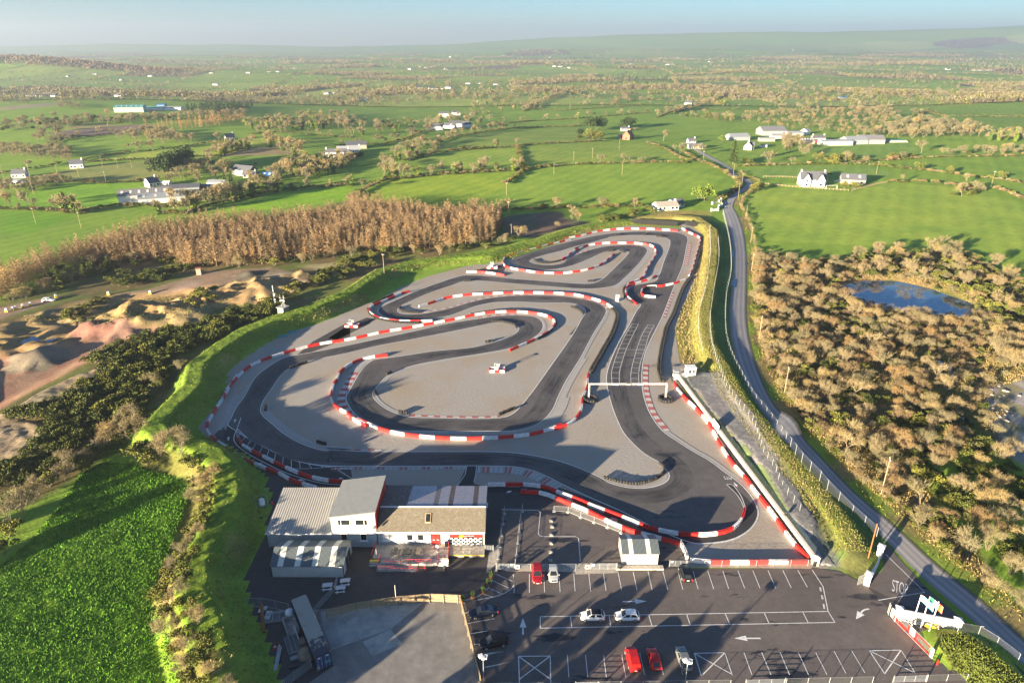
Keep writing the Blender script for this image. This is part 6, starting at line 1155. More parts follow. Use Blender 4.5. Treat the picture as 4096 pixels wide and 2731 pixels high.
def leafy(seed, w, h, mat, n=900, sz=.28, lumps=9, trunk=True, lo=.55):
    rng = np.random.RandomState(seed); C_ = np.stack([rng.randn(lumps) * w * .26, rng.randn(lumps) * w * .26, h * (.25 + .5 * rng.rand(lumps))], 1); Rr = w * (.2 + .16 * rng.rand(lumps)); k = rng.randint(0, lumps, n)
    v = rng.randn(n, 3); v /= np.linalg.norm(v, axis=1)[:, None]; v[:, 2] = np.abs(v[:, 2]) * .9 + v[:, 2] * .1; P0 = C_[k] + v * (Rr[k] * (.72 + .34 * rng.rand(n)))[:, None] * [1, 1, h / w * 1.05]; P0[:, 2] = np.clip(P0[:, 2], .05, None)
    V, F = slivers(P0, v * .6 + rng.randn(n, 3) * .6 + [0, 0, .3], sz * (.6 + .9 * rng.rand(n)), sz * (.5 + .5 * rng.rand(n)), rng, .5); t = np.repeat((.75 + .5 * rng.rand(lumps))[k], 4)[:, None] * tints(n, 4, rng, lo, 1.3)
    cr = npmesh('crown', V, F, M[mat], col=t, link=False); tr = None
    if trunk:
        mb = MB()
        for i in range(4): mb.tube((0, 0, -.2), tuple(C_[i]), .09, .03, n=4)
        tr = obj2mesh(mb.build('trunk', M['bark']))
    return Proto(tr, cr)
def whorled(seed, h, r, mat, dens=1.0, droop=-.1, wd=.09, bare_=True):
    """larch or spruce: a straight mast with whorls of side branches and twigs along them"""
    rng = np.random.RandomState(seed); mb = MB(); bx_, by_ = rng.randn(2) * .15; mb.tube((0, 0, -.3), (bx_ * .4, by_ * .4, h * .6), h * .013, h * .008, n=5, cap=False); mb.tube((bx_ * .4, by_ * .4, h * .6), (bx_, by_, h), h * .008, .015, n=4, cap=False); PS, DS, LS, WS = [], [], [], []
    z = h * .16
    while z < h * .985:
        t = 1 - z / h; R_ = r * (t ** .75) * (.8 + .4 * rng.rand()) + .12
        for j in range(int(6 * dens) + 1):
            a = rng.rand() * 6.28; L_ = R_ * (.65 + .5 * rng.rand()); d = np.array([math.cos(a), math.sin(a), droop + .25 * (1 - t) + rng.randn() * .1]); p = np.array([bx_ * z / h, by_ * z / h, z]); PS.append(p); DS.append(d); LS.append(L_); WS.append(wd)
            m = max(2, int(L_ * 4.2 * dens))
            for q in range(m):
                s = (q + .6) / m; PS.append(p + d * L_ * s); DS.append(d * .7 + rng.randn(3) * .55 + [0, 0, -.12 if not bare_ else .12]); LS.append(.35 + .35 * rng.rand()); WS.append(wd * (.9 + .7 * rng.rand()))
        z += .42 + .22 * rng.rand()
    PS, DS, LS, WS = map(np.array, (PS, DS, LS, WS)); V, F = slivers(PS, DS, LS, WS, rng, .3); zz = np.repeat(.85 + .35 * rng.rand(len(PS)), 4)[:, None] * np.ones(3)
    return Proto(obj2mesh(mb.build('trunk', M['bark'])), npmesh('crown', V, F, M[mat], col=zz, link=False))
def plant(proto, name, x, y, label, cat, group, sc=1.0, z=None, sz=None, rz=None):
    r = thing(name, label, cat, (x, y, H1(x, y) if z is None else z), rnd.random() * 6.28 if rz is None else rz, group); s = sz or sc; r.scale = (sc, sc, s)
    for nm, me in proto.parts: c = bpy.data.objects.new(nm, me); COL.objects.link(c); c.parent = r
    return r
BARE = [bare(s, 7, 'twig', spread=.55 + .1 * (s % 3), ntw=11) for s in range(4)]; GREY = [bare(20 + s, 7, 'twig2', spread=.7, ntw=11) for s in range(3)]; IVY = [bare(30 + s, 8, 'twig', True, ntw=9) for s in range(3)]
SHRUB = [bare(40 + s, 4.6, 'twig', stems=6, spread=.6, ntw=24, up=.5, wd=.046) for s in range(3)] + [bare(50 + s, 4.6, 'russet', stems=6, spread=.7, ntw=24, up=.4, wd=.048) for s in range(2)] + [bare(60, 4.6, 'twig2', stems=7, spread=.75, ntw=22, up=.35, wd=.05)]
GORSE = [leafy(s, 3.4, 2.3, 'gorse', 1100, .26) for s in range(3)]; OLIVE = [leafy(10 + s, 3.2, 2.6, 'olive', 1000, .26) for s in range(3)]; EVER = [leafy(70 + s, 7, 9, 'ever', 2200, .55, 14) for s in range(2)]
LARCH = [whorled(s, 9.6 + (s % 3), 2.3, 'larch', 1.0) for s in range(5)]; SPRUCE = [whorled(80 + s, 6.5, 1.9, 'gorse', 1.6, wd=.22, bare_=False) for s in range(2)]; BIGFIR = [whorled(85, 15, 4.2, 'ever', 1.7, wd=.4, bare_=False)]
def scatter(poly, n, rng, mind=1.5, keep=None):
    xs = [p[0] for p in poly]; ys = [p[1] for p in poly]; out = []; tries = 0; cell = {}
    while len(out) < n and tries < n * 40:
        tries += 1; x, y = rng.uniform(min(xs), max(xs)), rng.uniform(min(ys), max(ys))
        if not inpoly(np.array([x]), np.array([y]), poly)[0]: continue
        k = (int(x // mind), int(y // mind))
        if any(math.dist((x, y), q) < mind for a in (-1, 0, 1) for b in (-1, 0, 1) for q in cell.get((k[0] + a, k[1] + b), ())): continue
        if keep and not keep(x, y): continue
        cell.setdefault(k, []).append((x, y)); out.append((x, y))
    return out
def merged(name, proto_list, pts, scale=(.8, 1.2), zoff=0.0):
    """one mass of many far plants"""
    by = {}
    for x, y in pts:
        pr = proto_list[rnd.randrange(len(proto_list))]; s = rnd.uniform(*scale); a = rnd.random() * 6.28
        for nm, me in pr.parts:
            if nm == 'trunk': continue
            by.setdefault(me.name, (me, []))[1].append((x, y, s, a))
    obs = []
    Vs, Fs, Cs, MI, mats, n0 = [], [], [], [], [], 0
    for me, L_ in by.values():
        v = np.empty(len(me.vertices) * 3, np.float32); me.vertices.foreach_get('co', v); v = v.reshape(-1, 3); c = np.empty(len(v) * 4, np.float32); me.color_attributes['tint'].data.foreach_get('color', c); c = c.reshape(-1, 4)[:, :3]; f = np.arange(len(v)).reshape(-1, 4)
        if me.materials[0] not in mats: mats.append(me.materials[0])
        zz = HT(np.array([q[0] for q in L_]), np.array([q[1] for q in L_]))
        for (x, y, s, a), z in zip(L_, zz):
            cs, sn = math.cos(a) * s, math.sin(a) * s; w = np.stack([v[:, 0] * cs - v[:, 1] * sn + x, v[:, 0] * sn + v[:, 1] * cs + y, v[:, 2] * s + z + zoff], 1); Vs.append(w); Fs.append(f + n0); Cs.append(c * rnd.uniform(.75, 1.25)); MI.append(np.full(len(f), mats.index(me.materials[0]))); n0 += len(w)
    if not Vs: return None
    return kind(npmesh(name, np.concatenate(Vs), np.concatenate(Fs), mats, col=np.concatenate(Cs), mi=np.concatenate(MI)), 'stuff')
rng = random.Random(5)
# larch plantation
LP = [atT(k, *q) for k, s in ((0, "-60,880 250,740 420,640 700,600 1150,580 1250,620 1650,610 1800,600 2050,560 2352,530"), (1, "420,350 600,330 850,310 1050,275 1110,170 1105,140 950,120 700,130 560,130 480,110 100,50"), (0, "2352,300 1800,340 1300,380 1000,420 700,500 300,620 0,760 -100,820")) for q in nums(s)]
pts = sorted(scatter(LP, 1700, rng, 2.1), key=lambda p: math.hypot(*p))
for i, (x, y) in enumerate(pts[:300]): plant(LARCH[i % 5], 'larch_tree', x, y, 'bare orange brown larch in the front rows of the plantation beyond the quarry', 'tree', 'larches in the plantation', rng.uniform(.7, 1.12))
merged('larch_plantation', LARCH, pts[300:], (.75, 1.1))
edge = [atT(k, *q) for k, s in ((0, "-60,860 100,850 300,790 420,640"), (0, "700,610 850,600 1150,590 1400,600 1600,610 1900,600 2150,560"), (1, "420,340 640,360 700,350 900,330 1000,320 1100,290 1200,250")) for q in nums(s)]
for i, (x, y, a) in enumerate(walk(edge, 5.2)): plant((SHRUB + OLIVE)[i % 9] if i % 3 else GORSE[i % 3], 'shrub', x + rng.uniform(-2, 2), y + rng.uniform(-2.5, 1), 'low tangled shrub along the foot of the larch plantation', 'shrub', 'shrubs along the larch edge', rng.uniform(.7, 1.3))
for i, q in enumerate(nums("400,770 450,740 520,720 570,700 610,690 640,680 690,680 740,660 790,650 430,760")): x, y = atT(0, *q); plant(SPRUCE[i % 2], 'spruce_tree', x, y, 'dark green young spruce below the larches left of the quarry', 'tree', 'young spruces by the quarry', rng.uniform(.7, 1.15))
for i, (k, q, s) in enumerate([(1, (1215, 270), 1.35), (1, (1580, 130), 1.3), (1, (1475, 200), .9), (1, (900, 320), 1.1), (1, (690, 370), .9), (1, (1260, 250), 1.1), (1, (1620, 140), 1.0)]): x, y = atT(k, *q); plant(BARE[i % 4] if s > 1 else SHRUB[i % 3], 'bare_tree', x, y, 'rounded tan bare tree between larches and top of the track', 'tree', 'bare trees beyond the top bank', s)
# gorse strip between quarry and bank
def fill(segs, n, mind, protos, name, label, cat, group, smin=.7, smax=1.3, keep=None):
    for i, (x, y) in enumerate(scatter(PT(*segs), n, rng, mind, keep)): plant(protos[rng.randrange(len(protos))], name, x, y, label, cat, group, rng.uniform(smin, smax))
fill([(0, "620,1260 850,1140 1080,1080 1300,1040 1500,960 1700,900 1830,860 1850,930 1650,1000 1480,1090 1250,1190 1000,1330 900,1480 700,1567 400,1567 560,1480 820,1290")], 88, 2.6, GORSE + GORSE + OLIVE[:1], 'gorse_bush', 'dark green gorse bush in the strip between quarry and grass bank', 'bush', 'gorse between quarry and bank', .85, 1.5)
fill([(3, "-20,300 400,200 700,0 1050,-60 1100,0 880,190 760,330 560,470 330,640 100,780 -40,820 -40,650 300,470 350,330 150,310")], 82, 2.6, GORSE + GORSE + OLIVE[:1], 'gorse_bush', 'dark gorse bush above the left field beside the quarry spoil', 'bush', 'gorse above the left field', .85, 1.5)
fill([(0, "850,760 700,730 760,690 1000,650 1290,610 1250,680 1050,720")], 20, 2.3, GORSE, 'gorse_bush', 'dark gorse bush on the far rim of the quarry', 'bush', 'gorse on the quarry rim'); fill([(0, "1880,820 2100,680 2352,560 2400,600 2200,720 1950,850")], 22, 2.3, GORSE + OLIVE, 'gorse_bush', 'gorse bush on the outer side of the bank near the radio hut', 'bush', 'gorse by the radio hut')
fill([(1, "-20,470 200,380 430,330 430,380 250,440 60,560")], 16, 2.3, GORSE + OLIVE, 'gorse_bush', 'gorse bush behind the bank below the utility pole', 'bush', 'gorse below the pole'); fill([(1, "1730,130 1900,95 2120,60 2230,70 1950,130 1780,160")], 14, 2.2, GORSE + OLIVE, 'gorse_bush', 'olive gorse bush in the row before the white bungalow', 'bush', 'gorse before the bungalow')
fill([(0, "420,930 640,830 740,850 600,930 460,980")], 9, 2.2, GORSE + OLIVE, 'gorse_bush', 'low gorse bush on the quarry slope', 'bush', 'gorse on the quarry slope'); fill([(0, "1230,830 1500,780 1560,850 1300,900")], 6, 2.2, OLIVE, 'gorse_bush', 'olive scrub bush on the tan quarry face', 'bush', 'scrub on the quarry face')
fill([(3, "860,210 960,120 1200,-60 1260,-60 980,220 900,420 700,560 420,760 300,800 280,760 640,520 800,360")], 30, 2.6, OLIVE + SHRUB[:2], 'shrub', 'olive shrub in the hedge on the outer slope of the grass bank', 'shrub', 'shrubs on the outer bank')
for i, (q, s, pr) in enumerate([((885, 330), 1.15, 'S'), ((780, 440), 1.1, 'O'), ((720, 500), 1.0, 'S'), ((840, 420), 1.0, 'O'), ((930, 560), 1.55, 'O'), ((1090, 560), 1.35, 'S'), ((1210, 540), 1.45, 'S'), ((1150, 520), 1.2, 'S'), ((1300, 620), 1.0, 'O'), ((490, 640), 1.2, 'O'), ((450, 620), 1.0, 'S'), ((620, 560), .9, 'O'), ((270, 800), 1.0, 'S'), ((120, 1000), 1.5, 'S'), ((60, 1080), 1.2, 'O'), ((90, 900), 1.6, 'O'), ((20, 1200), 1.0, 'O'), ((1000, 600), 1.2, 'O'), ((1390, 780), .9, 'S'), ((1330, 860), .8, 'S')]):
    x, y = atT(3, *q); plant((SHRUB if pr == 'S' else OLIVE)[i % 3], 'hedge_shrub', x, y, 'big shrub in the hedge round the top of the near left field', 'shrub', 'big shrubs round the left field', s)
fill([(3, "1270,720 1330,900 1300,1050 1230,1200 1080,1400 1040,1580 1170,1850 1270,2200 1540,2200 1400,1800 1300,1560 1270,1400 1310,1180 1400,960 1480,780 1450,660 1350,640")], 150, 1.7, OLIVE + OLIVE + SHRUB[:2], 'hedge_shrub', 'brown olive hedge shrub between the left field and the bank', 'shrub', 'hedge beside the left field', .45, .8)
# scrub right of the road
road_c = [((a[0] + b[0]) / 2, (a[1] + b[1]) / 2) for a, b in zip(RA, RB)]
def off_road(x, y): return float(dline(np.array([x]), np.array([y]), road_c)[0][0]) > 5.2 and not inpoly(np.array([x]), np.array([y]), PONDP)[0]
fill([(2, "530,420 800,400 1080,430 1180,560 1150,680 1250,730 1500,780 1750,800 1720,1000 1760,1180 1880,1400 1900,1700 2100,1900"), (6, "2400,1100 2100,950 1560,500 1250,220 1060,30"), (2, "830,1460 690,1270 600,1040 545,830")], 290, 2.7, SHRUB * 2 + BARE[:1] + GREY[:1] + OLIVE + GORSE[:1], 'scrub_tree', 'bare brown scrub tree in the thicket between country road and pond', 'tree', 'scrub trees in the roadside thicket', .6, 1.2, off_road)
fill([(2, "1070,830 1300,770 1450,810 1600,930 1580,1000 1350,970 1080,900")], 22, 2.2, GORSE + OLIVE, 'gorse_bush', 'olive green gorse bush massed in the middle of the thicket', 'bush', 'gorse in the thicket'); fill([(2, "1400,1460 1850,1400 1880,1500 1800,1640 1400,1640"), (2, "1700,1800 2100,2000 2000,2200 1700,2000")], 34, 2.3, GORSE + OLIVE, 'gorse_bush', 'green gorse bush at the lower edge of the thicket', 'bush', 'gorse low in the thicket')
fill([(2, "1200,380 1420,370 1700,330 1960,370 2230,490 2360,570 2360,840 2180,800 2040,720 1900,625 1700,565 1500,520 1250,515")], 80, 2.8, SHRUB[:2] + OLIVE + GORSE + BARE[:1], 'pond_shrub', 'shrubby bush on the far bank of the pond', 'bush', 'scrub round the pond', .9, 1.5, off_road)
fill([(2, "1120,640 1240,690 1400,760 1600,790 1800,815 1960,830 1900,900 1600,850 1300,790 1100,720")], 34, 1.9, SHRUB[:4] + OLIVE[:1], 'pond_shrub', 'bare bush on the near bank of the pond', 'bush', 'bushes before the pond', .5, 1.0)
fill([(2, "2050,720 2400,680 2400,900 2200,860")], 12, 2.3, GORSE + OLIVE, 'gorse_bush', 'gorse bush on the right bank of the pond', 'bush', 'gorse right of the pond'); fill([(2, "2120,900 2360,880 2380,1130 2200,1150")], 14, 2.6, SHRUB[:3], 'shrub', 'tall tan bush at the right edge below the pond', 'bush', 'tan bushes below the pond', .9, 1.4); fill([(2, "1650,850 2050,900 2150,1000 2000,1250 1900,1150 1700,980")], 16, 3, SHRUB[3:5] + OLIVE[:1], 'shrub', 'low russet bush on the marshy ground below the pond', 'bush', 'russet bushes on the marsh', .35, .6)
fill([(6, "1990,-60 2300,60 2360,200 2360,900 2200,700 2100,350 1950,150")], 30, 2.8, GORSE + SHRUB[:2], 'shrub', 'dark scrub bush on the far side of the thicket', 'bush', 'scrub behind the thicket', .7, 1.1)
for i, (x, y, a) in enumerate(walk(offset([tuple(q) for q in RB], 4.2), 2.3)):
    if y < 262: plant((SHRUB + OLIVE)[rng.randrange(9)], 'shrub', x + rng.uniform(-1.2, 2.5), y, 'low scrub bush on the verge between the country road and the thicket', 'bush', 'scrub along the road verge', rng.uniform(.25, .65))
# roadside hedge and bank plants, rough grass as one mass each
def tufts(name, segs_or_poly, n, mat, size, keep=None, poly=None):
    p = poly or PT(*segs_or_poly); xs = np.array([q[0] for q in p]); ys = np.array([q[1] for q in p]); X = rs.uniform(xs.min(), xs.max(), n * 4); Y = rs.uniform(ys.min(), ys.max(), n * 4); ok = inpoly(X, Y, p) & ~inpoly(X, Y, PONDP) & ~inpoly(X, Y, SHORE); X, Y = X[ok][:n], Y[ok][:n]; m = len(X); big = vnoise(X, Y, 5, 77)
    P0 = np.stack([X, Y, HT(X, Y) - .05], 1); V, F = slivers(P0, rs.randn(m, 3) * [.5, .5, .15] + [0, 0, .75], size * (.5 + rs.rand(m)), size * .42 * (.5 + rs.rand(m)), rs, .2)
    return kind(npmesh(name, V, F, M[mat], col=np.repeat(.55 + .7 * big * rs.rand(m) + .15, 4)[:, None] * np.ones(3)), 'stuff')
rb = smooth(RBANK, 3)
tufts('bank_grass', None, 42000, 'grassy', .3, poly=offset(rb, 4.0) + offset(rb, -5)[::-1]); tufts('dry_grass', None, 26000, 'dead', .34, poly=offset(rb, 4.2) + offset(rb, -1.5)[::-1])
tufts('dry_grass', [(2, "0,880 40,760 110,600 180,330 205,180 150,150 240,190 235,400 200,600 165,800 170,1000 150,1130 60,1100")], 9000, 'dead', .55); tufts('bank_grass', None, 30000, 'grassy', .42, poly=offset(lb, -3.0) + offset(lb, -6.6)[::-1]); tufts('dry_grass', None, 5000, 'dead', .6, poly=offset(lb, -3) + offset(lb, -6.8)[::-1])
sp_ = [q for q in scatter(SCRUB, 1000, rng, 1.7) if off_road(*q) and not inpoly(np.array([q[0]]), np.array([q[1]]), SHORE)[0]]
merged('low_scrub_mass', SHRUB[:2] + OLIVE[:1] + SHRUB[4:6] + GORSE[:1], sp_, (.35, .75))
tufts('scrub_undergrowth', None, 90000, 'dead', .42, poly=SCRUB); tufts('scrub_undergrowth', None, 26000, 'olive', .38, poly=SCRUB); tufts('leaf_crop', None, 60000, 'crop', .5, poly=FIELD); tufts('bank_grass', None, 22000, 'grassy', .4, poly=offset(lb, 4.5) + offset(lb, -4)[::-1]); tufts('dry_grass', None, 9000, 'dead', .4, poly=offset(lb, 4.5) + offset(lb, -6)[::-1]); tufts('bank_grass', [(6, "1800,1250 1960,1240 2110,1350 2360,1570 2360,1900 2100,1750 1960,1540 1880,1470 1785,1330")], 9000, 'grassy', .55); tufts('verge_grass', None, 9000, 'grassy', .5, poly=offset([tuple(q) for q in RB], .4) + offset([tuple(q) for q in RB], 3)[::-1])
tufts('quarry_weeds', None, 5000, 'olive', .5, poly=PT((0, "120,990 420,910 1000,830 1350,770 1560,830 1300,950 700,1010 400,1000")))
rhs = offset([tuple(q) for q in RB], 4.0)
for i, (x, y, a) in enumerate(walk(rhs, 2.6)):
    if y > 262: plant((OLIVE + SHRUB)[i % 9], 'hedge_shrub', x, y, 'low hedge shrub between the country road and the big right hand field', 'shrub', 'roadside hedge by the right field', rng.uniform(.3, .5))
# ================================================================== COUNTRYSIDE
TREES = []      # (distance, x, y, kind, scale)
def hedge(k, s, dens, kinds, smin, smax, low=True):
    """a field boundary: a low continuous hedge with trees standing in it"""
    p = PT((k, s))
    for x, y, a in walk(p, 2.7):
        if low: TREES.append((x + rng.uniform(-.8, .8), y + rng.uniform(-.8, .8), 'low', rng.uniform(.5, .95)))
    for x, y, a in walk(p, 6.2):
        if rng.random() < dens: TREES.append((x + rng.uniform(-2, 2), y + rng.uniform(-2, 2), rng.choice(kinds), rng.uniform(smin, smax)))
def wood(k, s, n, kinds, smin, smax, mind=5.0):
    for x, y in scatter(PT((k, s)), int(n * .85), rng, mind): TREES.append((x, y, rng.choice(kinds), rng.uniform(smin, smax)))
B_, G_, I_ = 'bare', 'grey', 'ivy'
hedge('B', "80,1340 200,1270 330,1215", .5, [G_, 'low'], .6, 1.0); hedge('B', "330,1212 520,1195 700,1177 900,1166 1100,1156 1180,1150", .75, [B_, I_, I_, B_], 1.1, 1.75); hedge('B', "1180,1150 1280,1140 1450,1125 1560,1112", .1, [B_], .7, 1.0); hedge('B', "1560,1110 1900,1101 2200,1096 2352,1098", .25, ['low', G_], .6, .9)
hedge('B', "450,1085 560,1060 680,1030 800,1016 1000,1000 1200,990", .25, [B_, 'dark'], .6, 1.3); hedge('B', "1200,990 1300,976 1500,966 1650,956 1800,950", .06, [B_], .6, 1.0); hedge('B', "0,985 120,975 330,970 480,930 560,892 650,880", .45, [B_, G_], .8, 1.3); hedge('B', "650,1000 680,965 780,925 900,902 1120,870", .5, [B_, G_], .8, 1.5); hedge('B', "1120,870 1300,860 1450,856 1650,850", .15, [B_], .7, 1.2); hedge('B', "1050,830 1150,830 1300,816 1450,810 1600,800 1850,780 2100,760", .3, [B_], .7, 1.2)
hedge('B', "1130,1240 1180,1210 1240,1160 1270,1142", .5, ['dark', 'low'], .5, .9); hedge('B', "2080,960 2200,1000 2300,1060 2380,1090", .2, ['low'], .6, .9); hedge('B', "1215,990 1235,1060 1255,1135", .1, ['low'], .5, .7)
hedge('B', "560,1430 700,1425 900,1420 1200,1415 1500,1405 1700,1400 1900,1395 2050,1390", .4, ['low', 'dark', B_], .7, 1.1)
wood('B', "0,800 0,960 250,905 560,882 1000,850 1060,760 1250,740 1500,640 1500,600 1200,640 900,720 850,790 560,800 380,850", 190, [B_, B_, G_, I_], 1.0, 1.7, 7); wood('B', "0,640 0,720 400,720 700,690 1200,690 1250,640 700,640", 200, [B_, G_, G_], 1.0, 1.7, 9); wood('B', "270,1100 330,1210 470,1190 440,1090 680,1030 700,1010 560,960", 40, [B_, I_, G_], .9, 1.6, 6); wood('B', "1500,600 1480,650 1900,640 2352,600 2352,570 1900,590", 120, [B_, G_], .9, 1.5, 10)
wood('B', "1550,520 1850,500 2352,490 2352,560 1850,585 1600,560", 150, ['fir'], 1.0, 1.5, 9); wood('C', "0,530 0,570 400,560 640,490 640,460 300,480", 60, ['fir', B_], 1.0, 1.6, 10)
hedge('B', "1250,750 1500,645 1560,600 1900,560", .9, [B_, B_, G_], 1.1, 1.7); hedge('B', "1260,730 1500,745 1900,720 2300,700", .3, [B_], .8, 1.2); hedge('B', "1900,610 1960,690 2352,650", .4, [B_, 'dark'], .8, 1.3); hedge('B', "2150,790 2220,760 2352,735", .7, [B_], 1.0, 1.5)
# left
hedge('A', "1095,1440 1250,1440 1400,1392 1650,1332 1880,1285", 1.0, [B_, I_, B_], 1.2, 1.9); hedge('A', "1100,1400 1300,1370 1500,1320 1800,1270", .8, [B_, B_, I_], 1.1, 1.7); hedge('A', "1880,1285 2000,1275 2352,1250", .6, [I_, B_], .9, 1.4); hedge('A', "0,1410 300,1421 550,1441 700,1402 790,1386 1080,1395", .12, [B_], .8, 1.0)
for q, s in (((80, 1395), 1.4), ((190, 1400), 1.9), ((240, 1405), 1.2), ((440, 1420), 1.9), ((500, 1430), 1.7), ((540, 1440), 1.2), ((380, 1415), 1.0)): x, y = atT('A', *q); TREES.append((x, y, I_ if q[0] > 400 else B_, s))
wood('A', "0,1330 0,1250 250,1240 470,1215 470,1240 300,1275 150,1300", 40, [G_, B_, 'low'], .8, 1.2, 5); hedge('A', "280,1230 500,1226 700,1236 900,1226 960,1216", .05, [B_], .6, .8); wood('A', "1040,1250 1120,1190 1300,1140 1520,1160 1560,1200 1400,1230 1250,1230", 26, [B_, B_, G_], 1.0, 1.6, 6); wood('A', "1440,1230 1560,1215 1560,1235", 6, ['fir'], .6, .8, 5)
for q in ((1100, 1190), (1200, 1150), (1240, 1140), (1170, 1170)): x, y = atT('A', *q); TREES.append((x, y, 'ever', 1.7))
hedge('A', "0,1172 180,1142 370,1112 420,1096", .1, [B_], .7, 1.0); hedge('A', "560,1082 700,1052 900,1026 1050,1012 1250,986 1420,962 1500,946", .12, [B_, 'dark'], .6, 1.1); hedge('A', "580,1092 800,1082 1050,1072 1250,1056 1420,1052", .08, ['low'], .6, .9); hedge('A', "1290,1120 1400,1082 1440,1056 1500,1042 1690,990", .6, [I_, B_], 1.0, 1.5); wood('A', "1440,1050 1690,1000 1690,960 1440,1010", 26, [I_, B_], 1.0, 1.5, 5); wood('A', "1790,980 1830,920 2060,1050 2000,1070", 24, [B_, I_], 1.2, 1.8, 6)
wood('A', "0,1010 480,1020 480,1095 200,1080 0,1060", 60, [B_, G_, B_], .9, 1.4, 6); hedge('A', "200,1000 350,982 420,940 640,916 760,905", .8, ['dark', G_, B_], .8, 1.3); wood('A', "760,930 950,905 1100,895 1300,965 1150,975 900,955", 60, [B_, B_, G_], 1.0, 1.6, 6); wood('A', "0,890 0,840 400,805 800,795 1150,785 1180,810 800,842 400,862", 130, [B_, G_, 'dark'], 1.2, 1.8, 8); wood('A', "200,920 250,890 420,880 420,930 250,960", 18, [B_], 1.1, 1.5, 7)
wood('A', "1240,745 1450,715 1700,720 1600,765 1400,775", 110, ['fir'], .9, 1.2, 7); wood('A', "1180,660 2352,660 2352,720 1900,710 1300,690", 230, [B_, G_], 1.1, 1.7, 11); wood('A', "950,880 1100,835 1330,818 1480,800 1480,850 1300,865 1100,895", 110, ['orange'], .5, .7, 5); wood('A', "1340,830 1480,800 1650,785 1620,825 1400,860", 70, ['russet'], .9, 1.2, 6); wood('A', "1150,800 1240,770 1700,760 1650,780 1330,815", 60, [B_, G_], .9, 1.3, 8); wood('A', "0,640 200,640 700,650 780,690 300,700 0,720", 110, [G_, B_], 1.2, 1.7, 10); wood('A', "370,735 420,700 560,715 560,735", 26, [G_], 1.1, 1.5, 8); wood('A', "1640,830 1900,790 2352,770 2352,860 2000,880 1700,900", 150, [B_, I_, G_], 1.0, 1.6, 8); wood('A', "1850,1180 1900,1120 2352,1070 2352,1130 2060,1220", 70, [B_, I_, G_], 1.0, 1.6, 6); wood('A', "1640,1210 1850,1190 1900,1260 1700,1280", 22, [B_, 'dark'], .9, 1.3, 6)
hedge('A', "1680,905 1850,890 2100,910 2352,930", .5, [B_], .8, 1.2); hedge('A', "1310,1130 1420,1150 1720,1110", .4, [B_], .6, 1.0)
# right
hedge('C', "60,1020 150,1078 250,1118 350,1166", .1, ['low'], .6, .8); hedge('C', "345,1170 430,1213 440,1245 400,1290 330,1340 290,1350", .15, ['low', 'dark'], .6, .8); hedge('C', "420,1122 700,1112 1000,1106 1250,1106 1350,1116 1500,1131 1700,1151 2000,1191 2200,1211 2352,1241", .12, ['low', B_], .6, 1.0); wood('C', "910,1105 960,1070 1300,1080 1320,1110", 16, [B_, 'olive', 'olive', 'low'], .9, 1.4, 5); hedge('C', "1200,1092 1450,1081 1650,1066 1850,1056 2100,1056 2352,1051", .15, [B_, 'low'], .6, .9); wood('C', "1420,1085 1440,1050 1700,1050 1710,1070", 14, ['low', 'dark', G_], .9, 1.4, 4); wood('C', "1780,1055 2352,1000 2352,1050", 30, [B_, 'low', G_], .8, 1.3, 7)
hedge('C', "1450,1225 1700,1228 1850,1247 1950,1250", .1, ['low'], .6, .9); wood('C', "1880,1330 1880,1290 2060,1260 2080,1290 1950,1330", 12, ['low', 'dark', B_], .8, 1.3, 4); hedge('C', "2150,1270 2250,1300 2352,1350", .1, ['low'], .5, .8)
wood('C', "430,830 450,770 800,750 1400,725 1520,765 1500,850 1400,870 1250,930 900,890 600,860", 330, ['russet', 'russet', B_, G_], 1.0, 1.5, 5.5); wood('C', "1270,920 1450,855 1700,810 2000,855 2100,905 2080,930 1500,932", 150, [B_, B_, G_], 1.1, 1.7, 6); wood('C', "2100,945 2150,910 2352,905 2352,955", 30, [B_, I_], 1.1, 1.5, 7); wood('C', "770,745 850,685 1000,625 1050,595 1060,620 980,690 900,740", 60, [B_, I_, G_], 1.2, 1.7, 7); hedge('C', "1050,605 1300,601 1600,592 1900,592 2050,642", .6, [B_, G_], .9, 1.4); hedge('C', "0,652 250,652 420,648 960,650", .3, [B_, 'low'], .7, 1.1); hedge('C', "440,660 640,645 900,640", .3, [B_], .7, 1.0); hedge('C', "180,735 420,735 430,730", .2, ['low'], .8, 1.0); wood('C', "0,790 100,800 420,830 430,800 200,770", 50, [B_, 'olive', 'low'], .8, 1.2, 7)
hedge('C', "250,690 330,610 420,590 560,580", .9, [B_, G_], 1.1, 1.6); hedge('C', "0,760 150,720 250,690", .7, [B_], .9, 1.4); wood('C', "690,1010 730,940 830,940 860,1030 800,1040", 16, [B_], 1.1, 1.6, 5); wood('C', "870,1060 870,1000 930,1000 920,1060", 4, [B_], 1.0, 1.2, 5)
hedge('C', "1030,650 1500,660 2100,680 2352,670", .3, [B_, 'low'], .8, 1.1); hedge('C', "1600,780 1700,750 1800,780 2352,790", .3, [B_, 'dark'], .9, 1.3); hedge('C', "1000,735 1400,720 1500,700 1850,690 2100,680", .35, ['low', 'dark'], .8, 1.2); hedge('C', "400,540 900,545 1250,560 1900,580", .4, ['low', B_], .9, 1.3); hedge('C', "700,500 1200,490 1700,510 2352,500", .5, [B_, 'low'], .9, 1.4); hedge('C', "1750,545 2352,530", .5, [B_, 'low'], .9, 1.3)
